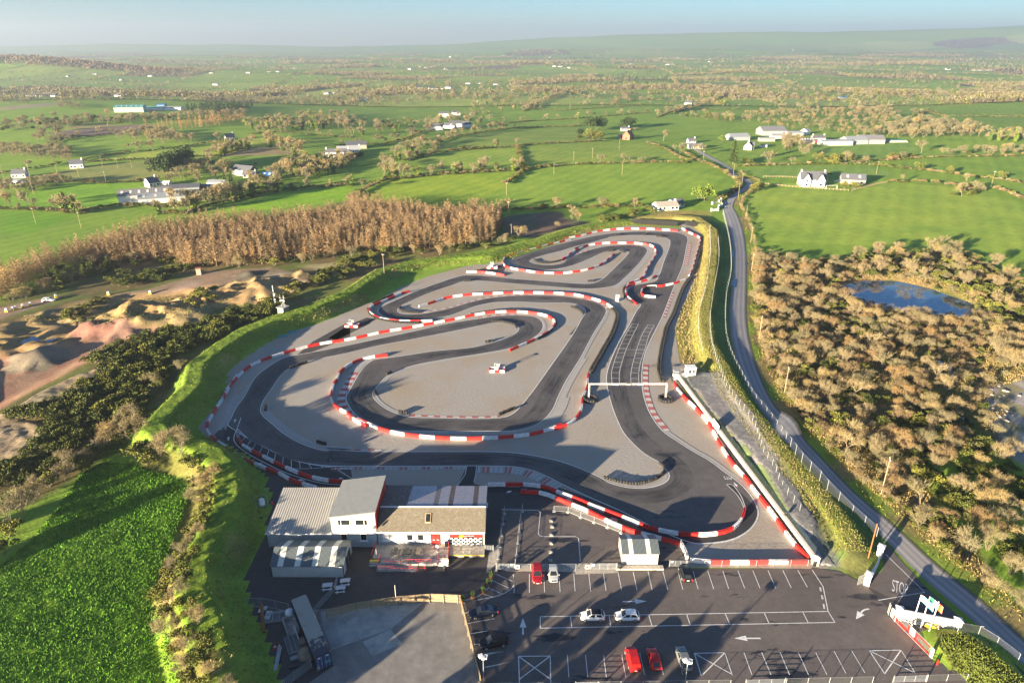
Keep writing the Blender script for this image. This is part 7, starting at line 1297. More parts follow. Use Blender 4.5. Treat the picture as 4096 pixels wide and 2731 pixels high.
for k, q, kd, s in (('C', (1660, 1030), B_, 2.1), ('C', (395, 1110), 'bigfir', 1.25), ('C', (640, 1100), B_, 1.4), ('C', (160, 1050), B_, 1.0), ('C', (490, 1105), 'dark', 1.5), ('C', (320, 955), 'gold', 1.3), ('C', (210, 1350), 'gold', 2.0), ('C', (170, 1345), 'gold', 1.7), ('C', (1530, 1220), B_, .9), ('C', (1650, 1145), 'olive', 1.1), ('C', (1855, 1165), 'olive', 1.0), ('C', (1960, 1235), B_, .9), ('C', (2210, 1200), 'olive', .9), ('C', (1000, 1190), 'dark', 1.5), ('C', (1140, 1270), 'olive', .9), ('C', (1210, 1270), 'olive', .9), ('C', (590, 1270), 'dark', 1.2), ('C', (530, 1290), 'olive', 1.0),
                    ('B', (1700, 880), 'ever', 1.5), ('B', (1740, 870), 'ever', 1.6), ('B', (1780, 875), 'ever', 1.4), ('B', (1640, 920), 'ever', .9), ('B', (1940, 870), 'ever', 1.5), ('B', (1965, 860), 'ever', 1.3), ('B', (1720, 945), 'olive', 2.0), ('B', (1690, 945), 'olive', 1.6), ('B', (1760, 950), 'olive', 1.7), ('B', (2000, 890), B_, 1.3), ('B', (1630, 940), 'dark', 1.5), ('B', (2195, 950), B_, 2.0), ('B', (2300, 1040), B_, 1.4), ('B', (2270, 1020), B_, 1.2), ('B', (2000, 1395), B_, 1.1), ('B', (1770, 1400), B_, 1.0), ('B', (1075, 990), I_, 1.3), ('B', (1190, 985), B_, 1.1), ('B', (1135, 870), B_, 1.0), ('B', (1620, 800), I_, 1.2), ('A', (870, 1010), B_, .9), ('A', (1480, 950), B_, 1.3)):
    x, y = atT(k, *q); TREES.append((x, y, kd, s))
LIGHTB = [bare(100 + s, 7, ('twig2', 'twig2', 'twig', 'twig2')[s], ntw=(7, 14, 14, 7)[s], wd=.12, stems=(1, 4, 3, 1)[s]) for s in range(4)]; LIGHTG = [bare(110 + s, 6, 'twig2', spread=.7, ntw=14, wd=.12, stems=4) for s in range(2)]; LIGHTI = [bare(120 + s, 7.5, 'twig', True, ntw=5, wd=.13) for s in range(2)]; LIGHTR = [bare(130 + s, 6, 'russet', ntw=5, wd=.13) for s in range(2)]
LOWP = [leafy(140 + s, 4.2, 2.6, m_, 320, .5, 7, False) for s, m_ in enumerate(('olive', 'twig2', 'russet', 'gorse'))]; DARKP = [leafy(150, 4, 3.4, 'gorse', 360, .5, 8, False)]; EVP = [leafy(160 + s, 7.5, 9, 'ever', 1500, .6, 16, True) for s in range(2)]; FIRP = [whorled(170, 9, 2.2, 'ever', .8, wd=.5, bare_=False)]; GOLDP = [leafy(180, 4.6, 4.8, 'ivy', 1100, .4, 10, True)]; OLP = [leafy(181 + s, 4.6, 5.0, 'olive', 900, .42, 10, True) for s in range(2)]; ORP = [whorled(190, 9, 1.8, 'larch', .6, wd=.22)]
KIND = {'bare': (LIGHTB, 'bare_tree', 'tan leafless tree standing in a hedgerow among the fields', 'bare hedgerow trees'), 'grey': (LIGHTG, 'bare_tree', 'grey brown leafless tree standing in a hedgerow or copse', 'grey bare hedgerow trees'), 'ivy': (LIGHTI, 'ivy_clad_tree', 'leafless tree with green ivy round its trunk in a field hedgerow', 'ivy clad hedgerow trees'), 'low': (LOWP, 'hedge_bush', 'low bush in a field hedge beyond the kart track', 'hedge bushes'), 'dark': (DARKP, 'dark_bush', 'dark green bush in a field hedge beyond the kart track', 'dark hedge bushes'), 'ever': (EVP, 'evergreen_tree', 'dense dark evergreen tree towering beside a farmhouse', 'evergreens by the farmhouses'), 'fir': (FIRP, 'conifer_tree', 'dark conifer in a distant plantation block', 'distant conifers'),
        'gold': (GOLDP, 'golden_bush', 'bright yellow green bush beside the country road', 'golden bushes'), 'olive': (OLP, 'olive_tree', 'rounded olive green tree in a field hedge or garden', 'olive green trees'), 'russet': (LIGHTR, 'russet_tree', 'reddish brown leafless tree in a wood beyond the fields', 'russet wood trees'), 'orange': (ORP, 'larch_tree', 'young orange larch in the distant plantation on the left', 'distant young larches'), 'bigfir': (BIGFIR, 'fir_tree', 'tall lone dark fir beside the road junction', 'lone fir')}
byk = {}
for t in TREES: byk.setdefault(t[2], []).append(t)
for kd, lst in byk.items():
    protos, nm, lab, grp = KIND[kd]; lst.sort(key=lambda t: math.hypot(t[0], t[1]) / t[3]); cap = {'bare': 200, 'low': 300, 'grey': 80, 'ivy': 140, 'dark': 120}.get(kd, 60); near, rest = lst[:cap], lst[cap:]
    for i, (x, y, _, s) in enumerate(near): plant(protos[i % len(protos)], nm, x, y, lab, 'tree' if 'tree' in nm else 'bush', grp, s)
    if rest: merged({'bare': 'bare_woodland', 'grey': 'grey_woodland', 'low': 'field_hedges', 'fir': 'conifer_plantation', 'russet': 'russet_wood', 'orange': 'young_larch_plantation'}.get(kd, 'distant_hedgerow'), protos, [(t[0], t[1]) for t in rest], (.85, 1.5) if kd != 'low' else (.45, .8))
# ---- far patchwork of fields beyond the traced ones
def split(poly, depth, r):
    if depth == 0: return [poly]
    xs = [p[0] for p in poly]; ys = [p[1] for p in poly]; w, h = max(xs) - min(xs), max(ys) - min(ys); t = r.uniform(.36, .64); a = r.gauss(0, .22)
    if w > h * 1.15: n = (math.cos(a), math.sin(a)); c0 = (min(xs) + w * t, (min(ys) + max(ys)) / 2)
    else: n = (-math.sin(a), math.cos(a)); c0 = ((min(xs) + max(xs)) / 2, min(ys) + h * t)
    A, Bp = [], []
    for p, q in zip(poly, poly[1:] + poly[:1]):
        dp = (p[0] - c0[0]) * n[0] + (p[1] - c0[1]) * n[1]; dq = (q[0] - c0[0]) * n[0] + (q[1] - c0[1]) * n[1]
        (A if dp <= 0 else Bp).append(p)
        if dp * dq < 0: s = dp / (dp - dq); m_ = (p[0] + (q[0] - p[0]) * s, p[1] + (q[1] - p[1]) * s); A.append(m_); Bp.append(m_)
    out = []
    for q in (A, Bp):
        if len(q) > 2: out += split(q, depth - 1, r)
    return out
r2 = random.Random(21); FIELDS = []
for x0, x1, y0, y1, dep in ((-900, 0, 1250, 1900, 5), (0, 900, 1250, 1900, 5), (-1700, -900, 1350, 1900, 5), (900, 1700, 1150, 1900, 5), (-2300, 0, 1900, 3300, 6), (0, 2500, 1900, 3300, 6), (-3800, 0, 3300, 5200, 7), (0, 4000, 3300, 5200, 7), (-6000, 0, 5200, 8600, 7), (0, 6400, 5200, 8600, 7)): FIELDS += split([(x0, y0), (x1, y0), (x1, y1), (x0, y1)], dep, r2)
V, F, Cc, hp = [], [], [], []; PALT = [(0.147, 0.240, 0.034), (0.179, 0.245, 0.046), (0.128, 0.196, 0.034), (0.198, 0.250, 0.052), (0.154, 0.216, 0.040), (.17, .23, .06), (0.147, 0.230, 0.034)]; ODD = [(.26, .19, .12), (.24, .21, .10), (.19, .15, .10), (.30, .23, .14)]
for poly in FIELDS:
    c = r2.choice(ODD) if r2.random() < .09 else r2.choice(PALT); cxm = sum(p[0] for p in poly) / len(poly); cym = sum(p[1] for p in poly) / len(poly); woody = (cym > 1500 and r2.random() < .09) or r2.random() < .05
    if woody: c = (.14, .115, .06)
    n = len(V); ring = [(cxm + (p[0] - cxm) * .99, cym + (p[1] - cym) * .99) for p in smooth([p for p in poly], 60, True)]; V.append((cxm, cym)); V += ring; k = len(ring)
    F += [(n, n + 1 + i, n + 1 + (i + 1) % k) for i in range(k)]; Cc += [c] * (k + 1)
    area = abs(sum(p[0] * q[1] - q[0] * p[1] for p, q in zip(poly, poly[1:] + poly[:1]))) / 2
    if woody:
        st = 9 if cym < 2200 else (14 if cym < 4000 else 24)
        for x, y in scatter(poly, int(min(260, area / (st * st))), r2, st * .7): hp.append((x, y, r2.uniform(1.0, 1.6), 0 if r2.random() < .8 else 1))
    for p, q in zip(poly, poly[1:] + poly[:1]):
        if abs(p[0]) < 60 and abs(q[0]) < 60: continue
        L_ = math.dist(p, q); st = 5.5 if cym < 1900 else (8 if cym < 3300 else (13 if cym < 5200 else 24)); tall = r2.random()
        for i in range(int(L_ / st)):
            if r2.random() < .85: t = (i + r2.random()) / (L_ / st); hp.append((p[0] + (q[0] - p[0]) * t + r2.gauss(0, 2), p[1] + (q[1] - p[1]) * t + r2.gauss(0, 2), (r2.uniform(.7, 1.5) if r2.random() < tall * .5 else r2.uniform(.25, .55)), 0 if r2.random() < .75 else 1))
V = np.array(V); Z = HT(V[:, 0], V[:, 1]) + 1.0 + V[:, 1] / 2500; kind(npmesh('farmland', np.column_stack([V, Z]), F, M['ground'], col=np.array(Cc) * np.where(np.array(Cc)[:, 1:2] > np.array(Cc)[:, :1] * 1.05, 1.45, 1.)))
hp = np.array(hp); hp = hp[np.abs(hp[:, 0]) < hp[:, 1] * .80 + 30]
for grp_, m_ in ((0, 'twig2'), (1, 'olive')):
    q = hp[hp[:, 3] == grp_]; n = len(q); zz = HT(q[:, 0], q[:, 1]); k = np.where(q[:, 1] < 2300, 46, np.where(q[:, 1] < 3400, 30, 16)).astype(int); idx = np.repeat(np.arange(n), k); m = len(idx); big = np.where(q[idx, 1] > 3300, 1.5, 1.0)
    h = 7.5 * q[idx, 2] * big; v = rs.randn(m, 3); v /= np.linalg.norm(v, axis=1)[:, None]; P0 = np.stack([q[idx, 0] + v[:, 0] * h * .36, q[idx, 1] + v[:, 1] * h * .36, zz[idx] + h * .46 + v[:, 2] * h * .46], 1)
    Vv, Ff = slivers(P0, rs.randn(m, 3) + [0, 0, .5], h * (.17 + .15 * rs.rand(m)), h * (.07 + .09 * rs.rand(m)) * np.where(q[idx, 1] > 3300, 1.8, 1.0), rs, .4); tt = np.repeat((.6 + .6 * rs.rand(n))[idx], 4)[:, None] * np.ones(3)
    kind(npmesh('distant_hedgerows', Vv, Ff, M[m_], col=tt), 'stuff')
# wooded hill, upper left
wh = scatter([(-2500, 2560), (-1250, 2620), (-1250, 2900), (-2500, 2950)], 900, r2, 14); q = np.array(wh); n = len(q); idx = np.repeat(np.arange(n), 24); m = len(idx); zz = HT(q[:, 0], q[:, 1]); h = (10 + 4 * rs.rand(n))[idx]; v = rs.randn(m, 3); v /= np.linalg.norm(v, axis=1)[:, None]
P0 = np.stack([q[idx, 0] + v[:, 0] * h * .5, q[idx, 1] + v[:, 1] * h * .5, zz[idx] + h * .5 + v[:, 2] * h * .42], 1); Vv, Ff = slivers(P0, rs.randn(m, 3) + [0, 0, .5], h * (.3 + .2 * rs.rand(m)), h * .22, rs, .4); kind(npmesh('hilltop_wood', Vv, Ff, M['russet'], col=np.repeat((.6 + .5 * rs.rand(n))[idx], 4)[:, None] * np.ones(3)), 'stuff')

# ---- houses and farms
def house(k, q, label, L_, Wd, h, rh, wall, roof, rz=0, wins=4, chim=1, name='farmhouse', cat='house', gable=None, x=None, lights=0, grp=None, porch=False):
    fs = 1.05 if (k == 'C' and q[1] > 1100) else {'A': .62, 'B': .78, 'C': .66}[k]; fs = fs if q[1] > 500 else 1.0; L_, Wd, h, rh = L_ * fs, Wd * fs ** .8, h * fs ** .5, rh * fs ** .7
    px_, py_ = atT(k, *q); root = thing(name, label, cat, (px_, py_, H1(px_, py_) - .2), R(rz), grp); mb = MB(); mb.ext([(-Wd / 2, 0), (Wd / 2, 0), (Wd / 2, h), (0, h + rh), (-Wd / 2, h)], 0, -L_ / 2, L_ / 2); mb.build('wall', M[wall], root); rf = MB(); o_ = .4
    e = rh / (Wd / 2) * o_
    for s in (-1, 1): rf.ext([(s * (Wd / 2 + o_), h - e), (0, h + rh), (0, h + rh + .2), (s * (Wd / 2 + o_), h - e + .2)], 0, -L_ / 2 - .3, L_ / 2 + .3)
    ro = rf.build('roof', M[roof], root)
    for i in range(chim): mb = MB(); mb.box(((-1) ** i * (L_ / 2 - .6), 0, h + rh - .7), (.8, 1.0, 1.9)); mb.build('chimney', M[wall], ro)
    for i in range(lights):
        mb = MB(); xx = -L_ / 2 + (i + .5) * L_ / lights; mb.ext([(-Wd * .36, h + rh * .28 + .23), (-Wd * .14, h + rh * .72 + .23), (-Wd * .14, h + rh * .72 + .27), (-Wd * .36, h + rh * .28 + .27)], 0, xx - .6, xx + .6); mb.build('roof_light', M['clearsheet'], ro)
    if wins:
        for i in range(wins):
            xx = -L_ / 2 + (i + .5) * L_ / wins; dr = i == wins // 2; mb = MB(); mb.box((xx, -Wd / 2 - .02, .0 if dr else .95), (1.0 if dr else 1.3, .08, 2.1 if dr else 1.2)); mb.build('door' if dr else 'window', M['timber' if dr else 'glass'], root)
        if h > 4:
            for i in range(wins): mb = MB(); mb.box((-L_ / 2 + (i + .5) * L_ / wins, -Wd / 2 - .02, 3.7), (1.1, .08, 1.1)); mb.build('window', M['glass'], root)
        for s in (-1, 1): mb = MB(); mb.box((s * (L_ / 2 + .01), 0, 1.0), (.08, 1.3, 1.3)); mb.build('window', M['glass'], root)
    if gable is not None:
        for gx_ in gable:
            mb = MB(); gw = 4.6; mb.ext([(gx_ - gw / 2, 0), (gx_ + gw / 2, 0), (gx_ + gw / 2, h), (gx_, h + rh * .85), (gx_ - gw / 2, h)], 1, -Wd / 2 - 2.0, -.1); mb.build('gable_wall', M[wall], root); rf = MB()
            for s in (-1, 1): rf.ext([(gx_ + s * (gw / 2 + .3), h - .3), (gx_, h + rh * .85), (gx_, h + rh * .85 + .2), (gx_ + s * (gw / 2 + .3), h - .1)], 1, -Wd / 2 - 2.3, -.1)
            rf.build('gable_roof', M[roof], root); mb = MB(); mb.box((gx_, -Wd / 2 - 2.03, 1.0), (1.5, .08, 1.3)); mb.box((gx_, -Wd / 2 - 2.03, 3.6), (1.2, .08, 1.0)); mb.build('window', M['glass'], root)
    return root
house('C', (920, 1245), 'cream two storey house with slate gables and chimneys beyond the right hand field', 15, 9, 4.6, 4.2, 'offwhite', 'slate', -8, 4, 2, gable=(-4.6, 4.2)); house('C', (1195, 1232), 'stone outbuilding with slate roof beside the cream house', 14, 7, 3.2, 3.0, 'stone', 'slate', -14, 3, 0, 'outbuilding', lights=2)
house('B', (2205, 1405), 'white bungalow with low grey roof behind the top of the track', 16, 10, 2.9, 2.3, 'offwhite', 'stone', 14, 5, 1, 'bungalow'); house('B', (2275, 1385), 'grey roofed wing of outbuildings right of the white bungalow', 9, 8, 2.8, 2.2, 'offwhite', 'slate', 20, 3, 0, 'outbuilding')
house('B', (1955, 938), 'tall brick house with steep gable among evergreens', 13, 9, 5.2, 5.0, 'brick', 'brick', 60, 3, 1); house('B', (1915, 935), 'low brick outbuilding left of the tall brick house', 9, 6, 3, 2.5, 'stone', 'slate', 10, 2, 0, 'outbuilding'); house('B', (1935, 880), 'white bungalow hidden behind the brick house', 12, 7, 3, 2.2, 'white', 'slate', 0, 3, 1)
house('C', (140, 998), 'long white bungalow with slate roof beside the road', 19, 8, 3.2, 2.6, 'white', 'slate', 0, 6, 0, 'bungalow'); house('C', (115, 962), 'white gabled house just behind the long white bungalow', 11, 7, 3.2, 2.8, 'white', 'slate', 8, 3, 1); house('C', (495, 1005), 'cream two storey house with steep roof in the middle distance', 12, 9, 4.6, 4.0, 'cream', 'slate', 70, 3, 2, gable=(2.5,)); house('C', (600, 990), 'little pale shed beside the cream two storey house', 8, 5, 2.8, .8, 'offwhite', 'shedgrey', 0, 0, 0, 'shed', 'shed')
for q, l, w, h, rh, wl, rf, rz, lab in [((650, 905), 38, 26, 6, 5, 'shedgrey', 'sheds', 4, 'biggest grey farm shed with curved looking roof at the back of the farmyard'), ((425, 940), 30, 18, 4.5, 3.5, 'shedgrey', 'shedgrey', 10, 'leftmost blue grey farm shed behind the golden tree'), ((690, 935), 18, 12, 4.5, 2, 'greenshed', 'shedgrey', 0, 'small green grey shed in front of the biggest farm shed'), ((620, 950), 22, 8, 3.5, 1.2, 'stone', 'shedgrey', 0, 'long low stone byre at the front of the farmyard'), ((805, 915), 24, 12, 4.5, 2, 'shedgrey', 'bluesheet' if False else 'shedgrey', 0, 'pale blue roofed farm shed near the red machines'), ((880, 905), 10, 10, 5, 3, 'white', 'shedgrey', 40, 'small white gabled shed at the back of the farm'), ((890, 965), 19, 9, 4, 2.5, 'stone', 'slate', 0, 'farm house with many roof lights in front of the sheds'), ((965, 950), 18, 9, 4.5, 3, 'cream', 'slate', 0, 'pale farmhouse with two chimneys amid the sheds'), ((1080, 975), 44, 12, 5, 1.2, 'greenshed', 'shedgrey', 2, 'long green grey shed with flat roof facing the field'), ((1205, 965), 30, 20, 5, 3.5, 'shedgrey', 'shedgrey', 5, 'hipped grey shed right of the long green one'), ((1310, 962), 34, 20, 5, 4.5, 'stone', 'sheds', -5, 'rightmost tall roofed cattle shed of the farm')]:
    house('C', q, lab, l, w, h, rh, wl, rf, rz, 0, 2 if 'chimneys' in lab else 0, 'farm_shed' if 'house' not in lab.split(' with')[0] else 'farmhouse', 'farm building', lights=5 if 'lights' in lab else 0)
x, y = atT('C', 1475, 955); root = thing('silage_clamp', 'low silage clamp under a teal cover at the end of the farm', 'clamp', (x, y, H1(x, y))); mb = MB(); mb.box((0, 0, 0), (24, 9, 1.8), top=.85); mb.build('silage', M['stone'], root); mb = MB(); mb.box((2, 0, 1.8), (18, 7, .3), top=.8); mb.build('cover', M['teal'], root)
for q, rz, lab in (((745, 910), 20, 'red tractor parked between the back farm sheds'), ((960, 968), -10, 'red tractor before the pale farmhouse'), ((985, 970), 10, 'red trailer beside the tractor before the pale farmhouse')):
    x, y = atT('C', *q); root = thing('tractor', lab, 'tractor', (x, y, H1(x, y)), R(rz)); mb = MB(); mb.box((.6, 0, .8), (2.6, 1.1, 1.0)); mb.box((-1.2, 0, .9), (1.6, 1.5, 2.0), top=.85); mb.build('body', M['red'], root)
    for wx, r_ in ((-1.1, .85), (1.4, .55)):
        for s in (-1, 1): mb = MB(); mb.lathe([(.2, -.2), (r_, -.2), (r_, .2), (.2, .2)], 12, (wx, s * .9, r_), 'y'); mb.build('wheel', M['rubber'], root)
house('C', (1130, 668), 'open sided barn with bright blue roof on the skyline field', 22, 11, 5, 2.5, 'shedgrey', 'bluesheet', 0, 0, 0, 'barn', 'barn'); house('C', (1838, 475), 'pale two storey house standing alone on the far right fields', 20, 10, 6, 3, 'white', 'slate', 5, 4, 2); house('C', (515, 588), 'white bungalow in the hedges left of the far right fields', 15, 8, 3.2, 3, 'white', 'slate', 10, 4, 1); house('C', (870, 425), 'white farmhouse group on the ridge of the right horizon', 22, 10, 5, 3, 'white', 'slate', 10, 3, 1); house('C', (440, 648), 'white gable house among bare trees beside the far road', 13, 9, 4, 4, 'offwhite', 'slate', 60, 3, 1)
x, y = atT('C', 2070, 478); mb = MB(); mb.ext([(-5, 0), (5, 0), (4, 3.2), (1.5, 4.4), (-1.5, 4.4), (-4, 3.2)], 0, -45, 45); tag(mb.build('polytunnel', M['offwhite'], loc=(x, y, H1(x, y))), 'long pale polytunnel on the far right fields', 'polytunnel')
house('A', (2270, 1050), 'long white two storey house behind the dark clipped hedge', 30, 8, 5, 3, 'white', 'slate', 6, 7, 2); house('B', (80, 1030), 'white row of farm cottages joined behind the dark clipped hedge', 24, 8, 4, 3, 'white', 'shedgrey', 12, 5, 1); house('B', (130, 995), 'brown roofed farm shed behind the white cottages', 22, 14, 4, 3, 'stone', 'slate', 15, 0, 0, 'farm_shed', 'farm building')
house('A', (980, 1342), 'larger white gabled cattle shed with grey brown roof and roof lights', 44, 19, 5.5, 3.6, 'offwhite', 'sheds', 22, 0, 0, 'farm_shed', 'farm building', lights=6); house('A', (1095, 1350), 'second white gabled cattle shed with pale grey roof', 40, 18, 4, 2.6, 'offwhite', 'shedgrey', 24, 0, 0, 'farm_shed', 'farm building', lights=4); house('A', (1220, 1285), 'dark grey low sheds behind the two cattle sheds', 36, 16, 4, 2, 'shedgrey', 'slate', 18, 0, 0, 'farm_shed', 'farm building'); house('A', (1465, 1252), 'small pale metal shed right of the cattle sheds', 18, 9, 4, 1.6, 'offwhite', 'shedgrey', -4, 0, 0, 'farm_shed', 'farm building'); house('A', (1370, 1270), 'long brown walled yard shed behind the cattle sheds', 30, 8, 3, 1, 'brick', 'slate', -4, 0, 0, 'farm_shed', 'farm building')
house('A', (1025, 1252), 'white gabled cottage in front of big evergreens', 11, 9, 4, 4, 'white', 'slate', 55, 3, 1); house('A', (1110, 1246), 'little white annexe right of the white gabled cottage', 11, 5, 2.8, 1, 'white', 'white', 0, 3, 0, 'outbuilding'); house('A', (522, 1128), 'white house with slate roof alone on bare brown ground', 14, 8, 4.5, 3.6, 'white', 'slate', 20, 4, 1); house('A', (140, 1192), 'pale house with blue grey roof at the left edge', 14, 9, 4, 3.6, 'offwhite', 'slate', 10, 4, 1); house('A', (105, 1236), 'row of low white sheds at the left edge', 22, 6, 3, 1, 'white', 'shedgrey', 0, 0, 0, 'shed', 'shed'); house('A', (1545, 942), 'white gabled house by a round bare tree on the left', 13, 9, 4, 4.2, 'white', 'slate', 40, 3, 1); house('A', (1685, 1192), 'grey cottage hidden among trees on the left', 14, 8, 3.2, 3, 'stone', 'slate', 0, 3, 1); house('A', (1820, 1202), 'dark bungalow with blue solar roof among trees on the left', 16, 9, 3.2, 3, 'stone', 'bluesheet', 5, 3, 0, lights=3); house('A', (2115, 1100), 'pale roofed low sheds at the end of the clipped hedge', 22, 8, 3, 1, 'stone', 'shedgrey', 0, 0, 0, 'shed', 'shed'); house('A', (2000, 1140), 'pale shed half hidden in trees below the clipped hedge', 14, 6, 3, 1, 'offwhite', 'shedgrey', 0, 0, 0, 'shed', 'shed')
house('A', (880, 752), 'big green grey factory shed with a white gable, upper left', 58, 30, 8.5, 3.5, 'greenshed', 'teal', 15, 0, 0, 'factory_shed', 'factory', lights=6); house('A', (1040, 742), 'low blue roofed shed right of the factory', 40, 16, 5, 2, 'offwhite', 'teal', 0, 0, 0, 'factory_shed', 'factory'); house('A', (1160, 742), 'white walled shed at the right end of the factory group', 46, 16, 5, 2, 'white', 'shedgrey', 0, 0, 0, 'factory_shed', 'factory'); house('A', (1090, 722), 'small blue shed behind the factory group', 18, 12, 5, 2, 'bluesheet', 'bluesheet', 0, 0, 0, 'factory_shed', 'factory')
# clipped hedge
cp = PT(('A', "2080,1120 2200,1095 2352,1075"), ('B', "0,1092 80,1070 165,1045")); root = thing('clipped_hedge', 'dark green clipped hedge in front of the long white house', 'hedge', (*cp[0], 0))
P0 = np.array([(x + rs.uniform(-1.6, 1.6) - cp[0][0], y + rs.uniform(-1.6, 1.6) - cp[0][1], H1(x, y) + rs.uniform(0, 3.4)) for x, y, a in walk(cp, 1.0) for _ in range(40)]); Vv, Ff = slivers(P0, rs.randn(len(P0), 3), np.full(len(P0), .9), np.full(len(P0), .8), rs, .7); npmesh('foliage', Vv, Ff, M['ever'], root, col=tints(len(P0), 4, rs))
# small far houses in view
def tiny(k, q, s=1.0, dark=False):
    x, y = atT(k, *q); mb = MB(); L_, W_, h = r2.uniform(11, 18) * s, r2.uniform(7, 9) * s, r2.uniform(3.5, 5.5) * s; mb.ext([(-W_ / 2, 0), (W_ / 2, 0), (W_ / 2, h), (-W_ / 2, h)], 0, -L_ / 2, L_ / 2, 0); mb.ext([(-W_ / 2 - .3, h), (W_ / 2 + .3, h), (0, h + W_ * .38)], 0, -L_ / 2 - .2, L_ / 2 + .2, 1)
    o = mb.build('distant_house', [M['shedgrey' if dark else 'white'], M['slate']], loc=(x, y, H1(x, y) - .3)); o.rotation_euler = (0, 0, r2.uniform(-.7, .7)); tag(o, 'tiny white house far off among hedges across the plain', 'house', 'tiny houses across the plain')
for k, s in (('A', "205,650 235,655 260,645 290,655 315,650 340,645 370,655 400,650 20,635 60,640 640,505 460,520 820,548 1010,520 1690,640 1560,640 1670,495 1810,490 1870,488 1970,465 1670,425 1450,578 800,655 2260,635 2200,640 1180,495 1650,1175 2070,345 1420,498"), ('B', "490,472 555,455 600,460 640,455 730,470 150,380 40,380 180,378 500,378 560,375 290,620 550,600 640,605 690,605 750,600 880,570 950,568 1065,575 5,635 1460,452 1500,455 1560,462 1980,435 2220,440 2250,438 1480,415 1430,390 1120,380 760,388 2180,392 2290,392 720,788 800,775 660,875 850,855 800,862 760,862 170,680"), ('C', "800,330 830,328 930,325 985,328 1250,330 1280,328 1400,330 1500,340 1540,342 1590,340 1640,342 1700,340 1990,270 2030,275 2070,272 2100,312 2140,310 2180,285 2220,285 2290,300 1100,245 1210,245 610,232 1840,470 240,420 850,415 2000,408 1960,332 2330,300 100,710 880,385")):
    for q in nums(s): tiny(k, q, 1.15 if q[1] < 480 else 1.0)
# ---- poles, garden and quarry pieces
for k, c, h, lab in [(1, (318, 500), 8.5, 'utility pole with stay wire on the grass bank above the hairpin'), (2, (738, 1315), 8.5, 'leaning brown utility pole among scrub beside the road bend'), (2, (570, 932), 8.0, 'pale utility pole at the road edge beside olive bushes'), (6, (1390, 300), 9.0, 'tall pale utility pole in the tan scrub by the lower road'), (2, (520, 478), 7.5, 'utility pole at the corner of the right hand field and the thicket'), (2, (515, 285), 7.5, 'utility pole beside the road, middle of the right hand field'), (2, (482, 130), 7.5, 'utility pole beside the road at the top of the right hand field'), (1, (1172, 265), 7.5, 'utility pole in front of the rounded tan bush above the track'), ('B', (1153, 1452), 8, 'utility pole on ploughed ground beyond the larches'), ('B', (1140, 1315), 8, 'utility pole standing in the near green field'), ('B', (1915, 1175), 9, 'utility pole standing in the wide green field'), ('B', (1457, 1173), 8, 'utility pole left of centre in the wide green field'), ('B', (1715, 1065), 8, 'utility pole in the farther green field'), ('B', (1590, 1080), 7, 'shorter utility pole in the farther green field'), ('B', (1895, 1005), 8, 'utility pole below the brick house'), ('C', (395, 1200), 10, 'utility pole at the road junction beside the fir'), ('C', (430, 1335), 9, 'utility pole at the road bend beside golden bushes'), ('C', (1358, 1170), 9, 'utility pole behind the stone outbuilding'), ('C', (2130, 1255), 10, 'utility pole near the right edge by the small lane'), ('C', (455, 1250), 8, 'white topped pole on the inside of the road bend'), ('C', (195, 1085), 8, 'utility pole in the paddock before the long bungalow'), ('C', (845, 625), 14, 'tall thin lattice mast in the far right field'),
                     ('A', (240, 1500), 8, 'utility pole in the lower left green field'), ('A', (545, 1530), 8, 'utility pole near the larch edge on the left'), ('A', (225, 1300), 8, 'utility pole by the bushes on the left'), ('A', (690, 1125), 8, 'utility pole in the olive field, upper left'), ('A', (795, 1135), 8, 'utility pole in the olive field, middle'), ('A', (885, 1125), 8, 'utility pole in the olive field, right'), ('A', (530, 1190), 8, 'utility pole low in the olive field'), ('A', (390, 1185), 8, 'utility pole left in the olive field'), ('A', (715, 1235), 8, 'utility pole at the hedge below the olive field'), ('A', (30, 1215), 12, 'tall pylon pole by the white sheds at the left edge'), ('A', (210, 1215), 11, 'paired pole near the pale house at the left edge')]:
    x, y = atT(k, *c); pole(x, y, H1(x, y), h, lab, .10, True, 'timber', 'utility poles')
def rails(k, s, lab, h=1.2, st=2.2):
    p = PT((k, s)); root = thing('rail_fence', lab, 'fence', (*p[0], 0)); w = walk(p, st); mb = MB()
    for (xa, ya, a), (xb, yb, _) in zip(w[:-1], w[1:]):
        for z in (.5, 1.0): mb.tube((xa - p[0][0], ya - p[0][1], H1(xa, ya) + z), (xb - p[0][0], yb - p[0][1], H1(xb, yb) + z), .07, n=4)
    mb.build('rails', M['timber'], root)
    for x, y, a in w[:100]: mb = MB(); mb.box((x - p[0][0], y - p[0][1], H1(x, y) - .1), (.16, .16, h + .1)); mb.build('post', M['timber'], root)
rails('C', "610,1240 750,1255 900,1268 1050,1277 1190,1285", 'timber post and rail fence in front of the cream house'); rails('C', "600,1192 700,1192 830,1197", 'timber post and rail fence left of the cream house'); rails('C', "1195,1284 1280,1262 1360,1242 1440,1228", 'row of grey fence posts climbing right from the cream house', 1.4)
x, y = atT('C', 1058, 1272); root = thing('goal_posts', 'white football goal frame in front of the cream house', 'goal', (x, y, H1(x, y)), R(4)); mb = MB(); mb.tube((-3.6, 0, 0), (-3.6, 0, 2.4), .09, n=5); mb.tube((3.6, 0, 0), (3.6, 0, 2.4), .09, n=5); mb.tube((-3.6, 0, 2.4), (3.6, 0, 2.4), .09, n=5); mb.tube((-3.6, 0, 2.4), (-3.6, 1.8, 0), .06, n=5); mb.tube((3.6, 0, 2.4), (3.6, 1.8, 0), .06, n=5); mb.build('frame', M['white'], root)
x, y = atT('C', 1100, 1222); car('white car parked between the cream house and the stone outbuilding', x, y, R(190), 'saloon', 'whitepaint', z=H1(x, y))
